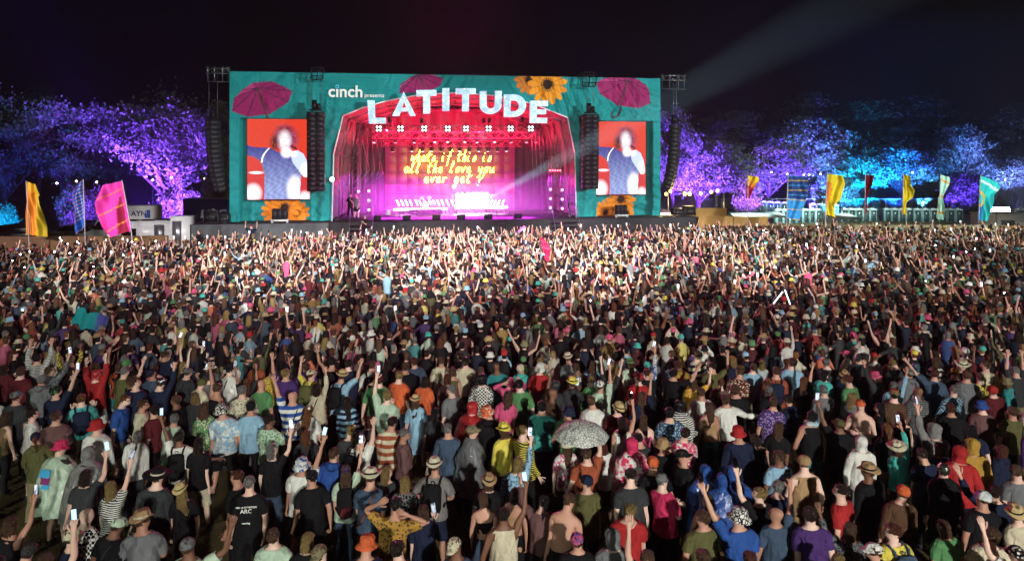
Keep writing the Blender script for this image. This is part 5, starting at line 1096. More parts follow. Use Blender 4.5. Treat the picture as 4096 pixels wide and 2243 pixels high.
# ---- posing
def rot_between(a, b):
    a = np.asarray(a, float); b = np.asarray(b, float); a = a / np.linalg.norm(a); b = b / np.linalg.norm(b)
    v = np.cross(a, b); c = float(a @ b)
    if c < -.9999: return np.diag([-1., 1., -1.])
    K = np.array([[0, -v[2], v[1]], [v[2], 0, -v[0]], [-v[1], v[0], 0]]); return np.eye(3) + K + K @ K / (1 + c)
def axang(ax, t):
    ax = np.asarray(ax, float); ax = ax / np.linalg.norm(ax); K = np.array([[0, -ax[2], ax[1]], [ax[2], 0, -ax[0]], [-ax[1], ax[0], 0]])
    return np.eye(3) + math.sin(t) * K + (1 - math.cos(t)) * K @ K
def about(Rm, p, t=(0, 0, 0)):
    M = np.eye(4); p = np.asarray(p, float); M[:3, :3] = Rm; M[:3, 3] = p - Rm @ p + np.asarray(t); return M
def pose_bones(ps):
    """ps: lean, twist, head=(pitch,yaw,roll), arms {'R':(upper,fore,palm,curl)}, legs {'R':(swing,side)} -> matrix for each bone"""
    M = [np.eye(4) for _ in range(NB)]
    X, Y, Z = (1, 0, 0), (0, 1, 0), (0, 0, 1)
    sp = about(axang(Z, ps.get('twist', 0) * .5) @ axang(X, -ps.get('lean', 0) * .5) @ axang(Y, ps.get('tilt', 0)), (0, 0, 1.05))
    ch = sp @ about(axang(Z, ps.get('twist', 0) * .5) @ axang(X, -ps.get('lean', 0) * .5), (0, 0, 1.25))
    M[BI['spi']] = sp; M[BI['che']] = ch
    hp, hy, hr = ps.get('head', (0, 0, 0))
    M[BI['hea']] = ch @ about(axang(Z, hy) @ axang(X, hp) @ axang(Y, hr), (0, 0, 1.54))
    for s, sg in (('R', 1), ('L', -1)):
        up, fo, palm, curl = ps['arms'][s]
        up = np.array([up[0] * sg, up[1], up[2]]); fo = np.array([fo[0] * sg, fo[1], fo[2]])
        up = up / np.linalg.norm(up); fo = fo / np.linalg.norm(fo)
        rest = np.array([sg, 0, 0.]); lift = max(0, up[2])
        Ru = rot_between(rest, up)
        sh = np.array([sg * .178, 0, 1.41]); A = ch @ about(Ru, sh, (-sg * .03 * lift - sg * .012 * max(0, -up[2]), 0, .045 * lift)); M[BI['ua' + s]] = A
        el = np.array([sg * .46, 0, 1.41]); Rf = rot_between(Ru @ rest, fo)
        Rl = Ru.T @ Rf @ Ru                                        # elbow bend in resting axes
        # twist the forearm so that the palm looks towards `palm`
        nrm = Rf @ Ru @ np.array([0, 0, -1.]); pv = np.asarray(palm, float); pv = np.array([pv[0] * sg, pv[1], pv[2]]); pv = pv - fo * (pv @ fo)
        tw = 0.0
        if np.linalg.norm(pv) > .1:
            pv /= np.linalg.norm(pv); tw = math.atan2(float(np.cross(nrm, pv) @ fo), float(nrm @ pv))
        tr = axang(rest, tw * .5)
        B = A @ about(Rl @ tr, el); M[BI['fa' + s]] = B
        wr = np.array([sg * .715, 0, 1.41]); C = B @ about(axang(rest, tw * .5), wr); M[BI['ha' + s]] = C
        D = C @ about(axang(Y, sg * curl * .9), (sg * .842, 0, 1.405)); M[BI['fp' + s]] = D
        M[BI['fd' + s]] = D @ about(axang(Y, sg * curl * 1.1), (sg * .88, 0, 1.402))
        sw, sd = ps.get('legs', {}).get(s, (0, 0))
        T = about(axang(Y, -sg * sd) @ axang(X, sw), (sg * .09, 0, .88)); M[BI['th' + s]] = T
        kn = max(0, -sw) * 1.0 + max(0, sw) * .3
        S = T @ about(axang(X, -kn), (sg * .096, 0, .5)); M[BI['sh' + s]] = S
        M[BI['fo' + s]] = S @ about(axang(X, kn - sw), (sg * .1, -.02, .09))
    return np.array(M)
def skinned(V, W, M):
    Vh = np.concatenate([V, np.ones((len(V), 1))], 1)
    T = np.einsum('vb,bij->vij', W, M); return np.einsum('vij,vj->vi', T, Vh)[:, :3]
def rigid(V, M):
    V = np.asarray(V, float); return V @ M[:3, :3].T + M[:3, 3]
# ------------------------------------------------------------------ people
def muted(c, k=.14):
    g = .3 * c[0] + .55 * c[1] + .15 * c[2]; return tuple((a * (1 - k) + g * k) * .88 for a in c)
PAL = {k: muted(hx(v)) for k, v in dict(black='16161a', navy='1c2540', white='dcdcd4', cream='cfc4a4', grey='6e7074', darkgrey='36383c', palegreen='b4cdb2', red='b01418',
    maroon='5e1a22', pink='d8487c', hotpink='d8165c', lightblue='86b4d0', blue='1f4f9e', denim='3d5068', teal='1d8a8e', turquoise='2fb6aa', green='4f8a52', olive='5b5a30',
    khaki='847a58', tan='a98558', brown='5a3d2a', mauve='6d4a4a', purple='4a2c6e', orange='d85a18', rust='a04a26', mustard='b08418', yellow='e0cc2c', lilac='9c86b8',
    blond='94783f', ginger='7a4622', darkbrown='2c1c14', auburn='5c2c1a', silver='7c7a78', straw='c8ad72', skin='b88468').items()}
WORD = {'palegreen': 'pale-green', 'darkgrey': 'dark-grey', 'hotpink': 'hot-pink', 'lightblue': 'light-blue', 'darkbrown': 'dark-brown'}
cw = lambda c: WORD.get(c, c)
SKINS = [hx(h) for h in ('c29a88', 'b88a76', 'cfa898', 'a97c68', 'dab6a6', '74503f', 'bf9480')]
ARM = {'d': ((.20, .0, -1), (.10, .22, -1), (-1, .2, 0), .5), 'p': ((.34, -.12, -.9), (.05, .25, -.95), (-1, 0, 0), .7), 'c': ((.24, .22, -.95), (-.85, .62, .12), (0, -1, 0), .4),
       'f': ((.22, .5, -.8), (-.28, .68, .68), (-.3, -.8, .3), .9), 'u': ((.30, .22, .93), (.02, .12, 1), (0, 1, 0), .25), 'U': ((.36, .30, .88), (.08, .16, 1), (-.2, .9, 0), .95),
       'w': ((.75, .2, .62), (.15, .2, .96), (0, 1, 0), .2), 'o': ((.62, .45, .62), (.42, .42, .8), (0, 1, 0), .9), 'h': ((.95, -.02, .42), (-.78, -.42, .42), (-.3, 1, 0), .4), 'a': ((.80, .06, -.6), (.97, .1, -.18), (0, -1, -1), .4),
       'k': ((.5, .1, -.8), (-.75, .25, -.2), (-1, 0, 0), .6)}
HATM = {}
def hat_mesh(kind, lv):
    if (kind, lv) in HATM: return HATM[(kind, lv)]
    m = MB(); n = 20 if lv else 12
    if kind in ('straw', 'cowboy', 'wide', 'fedora'):
        br = {'straw': .165, 'cowboy': .185, 'wide': .215, 'fedora': .15}[kind]
        prof = [(.096, 1.733), (br - .006, 1.730), (br, 1.736), (br - .006, 1.743), (.103, 1.746), (.098, 1.80), (.089, 1.846), (.055, 1.852), (0.0, 1.832)]
        m.lathe(prof, n, sy=1.14)
        out = []
        for x, y, z in m.v:
            r = math.hypot(x, y / 1.14)
            if r > .11: z += (.06 if kind == 'cowboy' else .026) * (x / br) ** 2 - .022 * (y / br) ** 2 * (1 if kind != 'wide' else .4)
            elif z > 1.83: x *= .78 if y > 0 else .92; z -= .02 * max(0, 1 - abs(x) / .04) * (1 if r < .07 else 0)
            out.append((x, y - .004, z))
        m.v = out
    elif kind == 'bucket':
        m.lathe([(.098, 1.70), (.148, 1.662), (.152, 1.668), (.103, 1.712), (.097, 1.79), (.082, 1.818), (0, 1.826)], n, sy=1.15)
    elif kind in ('cap', 'capback'):
        V, W, Fs = head_shell('cap', lv); m.add(V, Fs); NS = len(m.v)
        sg = 1 if kind == 'cap' else -1; k = 9; V = []
        for i in range(k):
            t = R(18 + 144 * i / (k - 1)); x = .088 * math.cos(t) * 1.02; y = .112 * math.sin(t); ext = .085 * math.sin(t) ** .7
            for dz in (0, -.006): V += [(x, sg * y, 1.712 + dz), (x * 1.05, sg * (y + ext), 1.700 + dz - .012 * (abs(x) / .08))]
        Fs = []
        for i in range(k - 1):
            a, b = 4 * i, 4 * i + 4
            Fs += [[a, a + 1, b + 1, b], [a + 2, b + 2, b + 3, a + 3], [a + 1, a + 3, b + 3, b + 1]]
        m.add(V, Fs)
    else:
        V, W, Fs = head_shell('beanie' if kind in ('beanie', 'sequincap') else 'hood', lv); m.add(V, Fs)
    if kind in ('straw', 'cowboy', 'wide', 'fedora', 'bucket'): m.v = [(x * .90, y * .90, 1.66 + (z - 1.66) * .90 - .006) for x, y, z in m.v]
    elif kind in ('cap', 'capback'): m.v = m.v[:NS] + [(x * .88, y * .88, z - .012) for x, y, z in m.v[NS:]]
    HATM[(kind, lv)] = m.mesh(kind, True); return HATM[(kind, lv)]
def band_mesh():
    if 'band' not in HATM:
        b = MB().lathe([(.1045, 1.748), (.1025, 1.776)], 20, (0, -.004, 0), sy=1.14); b.v = [(x * .90, y * .90, 1.66 + (z - 1.66) * .90 - .006) for x, y, z in b.v]; HATM['band'] = b.mesh('hat_band', True)
    return HATM['band']
HAIRM = {}
def hair_mesh(kind, lv, seed):
    k = (kind, lv, seed)
    if k in HAIRM: return HAIRM[k]
    rr = random.Random(hash(k) & 255); m = MB()
    V, W, Fs = head_shell('s' if kind in ('s', 'p') else 'm', lv)
    V = V + np.array([[rr.gauss(0, .006) for _ in range(3)] for _ in V]); m.add(V, Fs)
    if kind in ('l', 'm'):
        prof = [(1.735, .068, .074, -.012), (1.67, .086, .088, -.018), (1.60, .093, .080, -.030)]
        prof += [(1.53, .098, .06, -.055), (1.43, .100, .045, -.085), (1.33, .088, .035, -.10), (1.27, .06, .02, -.105)] if kind == 'l' else [(1.555, .092, .065, -.035), (1.53, .07, .045, -.04)]
        n = 22; V = []; st = [1 + rr.gauss(0, .07) for _ in range(n)]
        for i, (z, a, b, yc) in enumerate(prof):
            for q in range(n):
                t = 2 * math.pi * q / n; f = st[q] * (1 + rr.gauss(0, .03)); y = yc + b * f * math.sin(t)
                if z < 1.73: y = min(y, .026)
                V.append((a * f * math.cos(t), y, z + (rr.gauss(0, .02) if i == len(prof) - 1 else 0)))
        m.add(V, [[i * n + (q + 1) % n, i * n + q, (i + 1) * n + q, (i + 1) * n + (q + 1) % n] for i in range(len(prof) - 1) for q in range(n)])
    if kind == 'p':
        m.tube([(0, -.085, 1.72), (0, -.13, 1.72), (.004, -.155, 1.67), (.008, -.165, 1.56), (.01, -.15, 1.45)], [.03, .035, .038, .03, .008], 8)
    HAIRM[k] = m.mesh('hair', True); return HAIRM[k]
PACK = {}
def pack_parts():
    if PACK: return PACK
    V = [(x, y, z) for z in (-.22, -.05, .12, .22) for x, y in ((-.14, .0), (.14, .0), (.13, -.15 if z < .1 else -.11), (-.13, -.15 if z < .1 else -.11))]
    Fs = [[0, 3, 2, 1], [12, 13, 14, 15]] + [[i * 4 + k, i * 4 + (k + 1) % 4, i * 4 + 4 + (k + 1) % 4, i * 4 + 4 + k] for i in range(3) for k in range(4)]
    V, Fs, _ = catmull(np.array(V, float), Fs, [0] * len(Fs)); V, Fs, _ = catmull(V, Fs, _)
    PACK['bag'] = mesh_np('backpack', V * [1.18, 1.15, 1.12] + [0, -.135, 1.22], Fs, True)
    V = [(x, y, z) for z in (-.12, .06) for x, y in ((-.10, .03), (.10, .03), (.09, -.05), (-.09, -.05))]
    Fs = [[0, 3, 2, 1], [4, 5, 6, 7]] + [[k, (k + 1) % 4, 4 + (k + 1) % 4, 4 + k] for k in range(4)]
    V, Fs, _ = catmull(np.array(V, float), Fs, [0] * 6)
    PACK['pocket'] = mesh_np('pocket', V * [1.25, 1.3, 1.2] + [0, -.29, 1.12], Fs, True)
    for sg in (-1, 1):
        PACK[sg] = MB().tube([(sg * .09, -.15, 1.40), (sg * .105, -.115, 1.49), (sg * .11, -.02, 1.52), (sg * .115, .09, 1.48), (sg * .13, .155, 1.32), (sg * .18, .08, 1.14), (sg * .17, -.1, 1.08)], .019, 5).mesh('strap', True)
    PACK['loop'] = MB().tube([(-.03, -.15, 1.46), (-.02, -.16, 1.49), (.02, -.16, 1.49), (.03, -.15, 1.46)], .008, 4).mesh('handle')
    return PACK
PHONE = {}
def phone_picture():
    if 'phone_screen' in MATS: return MATS['phone_screen']
    m, nt, N, L, b = _mk('phone_screen'); tc = N.new('ShaderNodeTexCoord'); oi = N.new('ShaderNodeObjectInfo'); nz = N.new('ShaderNodeTexNoise'); nz.noise_dimensions = '4D'; nz.inputs['Scale'].default_value = 22
    mu = N.new('ShaderNodeMath'); mu.operation = 'MULTIPLY'; mu.inputs[1].default_value = 50; L.new(oi.outputs['Random'], mu.inputs[0]); L.new(mu.outputs[0], nz.inputs['W']); L.new(tc.outputs['Object'], nz.inputs['Vector'])
    cr = N.new('ShaderNodeValToRGB'); e = cr.color_ramp.elements; e[0].position = .36; e[0].color = (.10, .16, .22, 1); e[1].position = .62; e[1].color = (1, 1, 1, 1); q = cr.color_ramp.elements.new(.48); q.color = (.6, .72, .95, 1)
    L.new(nz.outputs['Fac'], cr.inputs[0]); L.new(cr.outputs[0], b.inputs['Emission Color']); mr = N.new('ShaderNodeMapRange'); mr.inputs['To Min'].default_value = .5; mr.inputs['To Max'].default_value = 2.2; L.new(oi.outputs['Random'], mr.inputs['Value']); L.new(mr.outputs[0], b.inputs['Emission Strength'])
    b.inputs['Base Color'].default_value = (.02, .02, .02, 1); MATS['phone_screen'] = m; return m
def phone_parts():
    if not PHONE:
        PHONE['body'] = MB().box((0, 0, 0), (.074, .010, .148)).mesh('phone')
        PHONE['screen'] = MB().box((0, -.0062, 0), (.066, .002, .138)).mesh('screen')
        PHONE['lens'] = MB().lathe([(.0, -.001), (.012, -.001), (.012, .001), (0, .001)], 8).mesh('lens')
    return PHONE
TOPN = {'tee': 'T-shirt', 'long': 'long-sleeved top', 'hood': 'hoodie', 'hoodup': 'hoodie with hood up', 'jacket': 'jacket', 'vest': 'sleeveless top', 'band': 'strapless top', 'dress': 'dress', 'poncho': 'hooded poncho', 'bare': 'bare back'}
PATN = {'stripe': 'striped', 'band': 'banded', 'floral': 'floral', 'leopard': 'blotch-print', 'tiedye': 'tie-dyed', 'plaid': 'checked', 'shiny': 'shiny', 'sequin': 'sequined'}
BOTN = {'sh': 'shorts', 'tr': 'trousers', 'sk': 'skirt'}
HATN = {'straw': 'straw hat', 'cowboy': 'cowboy hat', 'wide': 'wide-brimmed hat', 'fedora': 'trilby', 'bucket': 'bucket hat', 'cap': 'cap', 'capback': 'backward cap', 'beanie': 'beanie', 'sequincap': 'sequined skullcap'}
HAIRN = {'s': 'short {} hair', 'l': 'long {} hair', 'm': '{} bob', 'p': '{} ponytail', 'b': 'shaved head'}
def pose_words(p):
    if p == 'hh': return 'hands behind head'
    if p in ('cc', 'kk'): return 'arms folded'
    if 'a' in p: return 'arm round neighbour'
    up = [k for k in p if k in 'uUwo']
    if len(up) == 2: return 'both arms raised'
    if up: return ('right' if p[1] in 'uUwo' else 'left') + ' arm raised'
    if 'f' in p: return 'hands near face'
    return ''
LABELS = set(); PEOPLE_G = 'people standing in the festival crowd'
def describe(sp):
    top, tc = sp['top'], cw(sp['tc']); pat = PATN.get(sp.get('pat', ''), '')
    lab = 'person in ' + (pat + ' ' if pat else '') + tc + ' ' + TOPN[top] if top != 'bare' else 'shirtless person'
    if top not in ('dress', 'poncho'): lab += (' and ' if top != 'bare' else ' in ') + cw(sp['bc']) + ' ' + BOTN[sp['bot']]
    if sp['hat'] != '-': lab += ', ' + (PATN[sp['hpat']] + ' ' if sp.get('hpat') in PATN else '') + cw(sp['hc']) + ' ' + HATN[sp['hat']]
    elif top not in ('hoodup', 'poncho'): lab += ', ' + HAIRN[sp['hair']].format(cw(sp['hrc']))
    pw = pose_words(sp['pose'])
    if pw: lab += ', ' + pw
    if sp.get('bp') and len(lab.split()) < 15: lab += ', ' + cw(sp['bp']) + ' backpack'
    return lab
def short(sp):
    a = (PATN.get(sp.get('pat', ''), '') + ' ' + cw(sp['tc']) + ' ' + TOPN[sp['top']]).strip() if sp['top'] != 'bare' else 'no shirt'
    if sp['hat'] != '-': a += ' and ' + cw(sp['hc']) + ' ' + HATN[sp['hat']]
    elif sp['top'] not in ('hoodup', 'poncho'): a += ' and ' + HAIRN[sp['hair']].format(cw(sp['hrc']))
    return a
def uniq(lab, opts):
    """the first wording that no other thing has yet"""
    for o in [''] + opts:
        t = lab + o
        if t not in LABELS: LABELS.add(t); return t
    return lab
def make_person(sp):
    rr = random.Random(int(sp['x'] * 977 + sp['y'] * 131)); lv = sp['lv']; r = REST[lv]
    j = lambda a: rr.gauss(0, a)
    arms = {}
    for s, k in zip('LR', sp['pose']):
        u, f, p, c = ARM[k]; q = .10
        arms[s] = (tuple(a + j(q) for a in u), tuple(a + j(q) for a in f), p, c * (1 + j(.2)))
    ps = {'lean': .03 + j(.06), 'twist': j(.18), 'tilt': j(.05), 'head': (sp.get('hp', .02) + j(.14), sp.get('hy', 0) + j(.35), j(.09)), 'arms': arms, 'legs': {'R': (j(.06), .03 + abs(j(.05))), 'L': (j(.06), .03 + abs(j(.05)))}}
    M = pose_bones(ps)
    Vb = r.V
    if sp['top'] not in ('bare', 'band'):                # the body keeps inside its clothes
        k = ((r.V[:, 2] < 1.47) & (r.V[:, 2] > .5) & (np.abs(r.V[:, 0]) < .30)).astype(float)
        if sp['top'] == 'vest': k *= (r.V[:, 2] < 1.40) & (np.abs(r.V[:, 0]) < .17)
        Vb = r.V - r.N * (k * .016)[:, None]
    me = mesh_np('person', skinned(Vb, r.W, M), r.F, True); set_col(me, r.tint)
    lab = sp['lab'] if sp.get('lab') else uniq(describe(sp), [', turned aside' if abs(sp['yaw']) > 40 else ', facing stage', ', standing still'])
    o = obj('person', me, skin_mat(), None, lab, 'person', sp.get('grp', PEOPLE_G), color=sp['skin'])
    h, b = sp['h'], sp['b']; o.location = (sp['x'], sp['y'], sp.get('z', 0.0)); o.scale = (h * b, h * b, h); o.rotation_euler = (0, 0, R(sp['yaw']))
    ph = [rr.uniform(0, 6) for _ in range(6)]
    def wear(name, kind, color, pat='plain', c2=None, amp=.0075):
        V, W, Fs = garment(kind, lv)
        d = amp * (np.sin(17 * V[:, 2] + 9 * V[:, 0] + ph[0]) + np.sin(23 * V[:, 0] - 12 * V[:, 2] + ph[1]) + .7 * np.sin(31 * V[:, 2] + 19 * V[:, 0] + ph[2]))
        V2 = V.copy(); rad = np.hypot(V[:, 0], V[:, 1]) + 1e-6; t = np.abs(V[:, 0]) < .25
        V2[:, 1] += np.where(t, d * V[:, 1] / .12, d * .4); V2[:, 0] += np.where(t & (np.abs(V[:, 0]) > .05), d * .5, 0)
        g = obj(name, mesh_np(name, skinned(V2, W, M), Fs, True), cloth(pat), o, color=color)
        if c2 is not None: g['col2'] = [float(x) for x in c2]
        return g
    top, tc = sp['top'], PAL[sp['tc']]; pat = sp.get('pat') or 'plain'; c2 = PAL[sp['t2']] if sp.get('t2') else None
    nm = {'tee': 'shirt', 'long': 'shirt', 'vest': 'shirt', 'band': 'shirt', 'dress': 'dress', 'hood': 'hoodie', 'hoodup': 'hoodie', 'jacket': 'jacket', 'poncho': 'poncho'}
    if top == 'poncho':
        wear('shirt', 'tee', PAL['darkgrey']); wear('poncho', 'poncho', tc, pat if pat != 'plain' else 'shiny', c2, .02)
    elif top != 'bare': wear(nm[top], top, tc, pat, c2)
    if top == 'dress': wear('skirt', 'dskirt', tc, pat, c2)
    else: wear({'sh': 'shorts', 'tr': 'trousers', 'sk': 'skirt'}[sp['bot']], {'sh': 'shorts', 'tr': 'trousers', 'sk': 'skirt'}[sp['bot']], PAL[sp['bc']])
    V, W, Fs = garment('shoes', lv); SV = skinned(V, W, M)
    for sg in (1, -1):                                   # one shoe on each foot
        fs = [f for f in Fs if sg * V[f[0]][0] > 0]; us = sorted({i for f in fs for i in f}); mp = {i: n for n, i in enumerate(us)}
        obj('shoe', mesh_np('shoe', SV[us], [[mp[i] for i in f] for f in fs], True), cloth(), o, color=PAL[sp.get('sc', 'darkgrey')])
    H = Matrix(M[BI['hea']].tolist()); CH = Matrix(M[BI['che']].tolist())
    def onhead(name, me, mt, color, c2=None):
        g = obj(name, me, mt, o, color=color); g.matrix_basis = H
        if c2 is not None: g['col2'] = [float(x) for x in c2]
        return g
    hooded = top in ('hoodup', 'poncho')
    if hooded and sp['hat'] == '-':
        g = onhead('hood', hat_mesh('hood', lv), cloth('shiny' if top == 'poncho' and pat == 'plain' else pat), tc, c2)
    elif sp['hair'] != 'b': onhead('hair', hair_mesh(sp['hair'], lv, rr.randrange(3)), cloth('hair'), PAL[sp['hrc']])
    if sp['hat'] != '-':
        hm = hat_mesh(sp['hat'], lv)
        g = onhead('hat', hm, None, PAL[sp['hc']], PAL[sp['h2']] if sp.get('h2') else None)
        hp_ = 'sequin' if sp['hat'] == 'sequincap' else sp.get('hpat') or 'plain'
        if not len(hm.materials): hm.materials.append(cloth())
        g.material_slots[0].link = 'OBJECT'; g.material_slots[0].material = cloth(hp_)
        if sp['hat'] in ('straw', 'cowboy', 'wide', 'fedora'): onhead('hat_band', band_mesh(), cloth(), PAL[sp.get('hb', 'black')])
    if top == 'hood':
        if 'hooddown' not in HATM:
            V = []; n = 9
            for i in range(n):
                t = R(180 + 180 * i / (n - 1)); 
                for q in range(6):
                    a = 2 * math.pi * q / 6; rr_ = (.028 + .03 * math.sin(R(180 * i / (n - 1))))
                    V.append(((.085 + rr_ * math.cos(a)) * math.cos(t), -.01 + (.075 + rr_ * math.cos(a)) * math.sin(t) * 1.15, 1.515 + rr_ * math.sin(a) * 1.3 - .02 * math.sin(R(180 * i / (n - 1)))))
            HATM['hooddown'] = mesh_np('hood', V, [[i * 6 + q, i * 6 + (q + 1) % 6, i * 6 + 6 + (q + 1) % 6, i * 6 + 6 + q] for i in range(n - 1) for q in range(6)], True)
        g = obj('hood', HATM['hooddown'], cloth(), o, color=tc); g.matrix_basis = CH
    Wm = Matrix.LocRotScale(o.location, o.rotation_euler, o.scale)
    who = short(sp)
    if sp.get('bp'):
        pk = pack_parts()
        bo = obj('backpack', pk['bag'], cloth(), None, uniq(cw(sp['bp']) + ' backpack on person in ' + who, [', arm raised', ', arms down']), 'backpack', 'backpacks worn in the crowd', color=PAL[sp['bp']])
        bo.matrix_basis = Wm @ CH
        for k, n_ in (('pocket', 'pocket'), (-1, 'strap'), (1, 'strap'), ('loop', 'handle')): obj(n_, pk[k], cloth(), bo, color=PAL[sp.get('bp2', sp['bp'])] if k == 'pocket' else PAL[sp['bp']])
    if sp.get('strap'):
        pts = [(.10, .05, 1.50), (.09, -.06, 1.515), (.06, -.148, 1.40), (.0, -.158, 1.25), (-.09, -.16, 1.08), (-.16, -.14, .98), (-.22, -.04, .93)]
        g = obj('bag_strap', MB().tube(pts, .011, 4).mesh('bag_strap', True), cloth(), o, color=PAL[sp['strap']]); g.matrix_basis = CH
    if sp.get('scarf'):
        g = obj('towel', MB().lathe([(.09, 1.47), (.125, 1.49), (.13, 1.54), (.09, 1.57), (.075, 1.55)], 12, (0, -.02, 0)).mesh('towel', True), cloth('tiedye'), o, color=PAL[sp['scarf']]); g.matrix_basis = CH; g['col2'] = list(PAL['white'])
    if sp.get('print'):
        for t, z, sz in (('ARC of ATTRITION', 1.385, .036), ('ARC', 1.31, .085), ('running', 1.15, .038)):
            g = obj('lettering', text_mesh(t, sz, .0006, 0, .001, 'CENTER'), m_white_ink, o); g.matrix_basis = CH @ Matrix.Translation((0, -.178, z))
    if sp.get('spat'):
        for k, (z0, z1, c) in enumerate(((1.28, 1.40, '3f9ccc'), (1.17, 1.275, '7c2c64'), (1.09, 1.165, '3f9ccc'))):
            g = obj('flag_print', MB().add([(-.08, -.268, z0), (.11, -.268, z0), (.11, -.236, z1), (-.08, -.236, z1)], [[0, 1, 2, 3]]), mat('print_' + c, hx(c), .6), o); g.matrix_basis = CH
    if sp.get('phone'):
        s = sp['phone']; sg = 1 if s == 'R' else -1
        hand = Wm @ Vector(rigid([(sg * .875, .012, 1.372)], M[BI['ha' + s]])[0])
        pb = phone_parts(); ang = R(sp['yaw'] * .5 + j(14)); up_ = sp['pose'][0 if s == 'L' else 1] in 'Uuwo'
        stl = sp.get('pst', 'lit')
        lab = {'lit': 'phone with glowing screen held by person in ', 'dark': 'dark phone held by person in ', 'torch': 'phone with torch on held by person in '}[stl] + who
        po = obj('phone', pb['body'], mat('phone_case', hx('101114'), .3, .05, spec=.5), None, uniq(lab, [', high up', ', at arm length', ', above the crowd']), 'phone', 'phones held up in the crowd')
        po.location = hand + Vector((0, 0, .055)); po.rotation_euler = (R(-12 if up_ else -35) + j(.1), j(.2), ang)
        so = obj('screen', pb['screen'], [phone_picture()], po)
        so.material_slots[0].link = 'OBJECT'
        so.material_slots[0].material = {'lit': MATS['phone_screen'], 'torch': mat('phone_glass', hx('050608'), .1, .02, spec=.6), 'dark': mat('phone_glass', hx('050608'), .1, .02, spec=.6)}[stl] if rr.random() > .3 or stl != 'lit' else emit('phone_screen_dim', (.5, .75, .9), .8)
        if stl == 'torch':
            q = obj('lens', pb['lens'], emit('torch_light', (.95, .97, 1), 60), po); q.location = (.02, -.0085, .06); q.rotation_euler = (R(90), 0, 0)
    return o

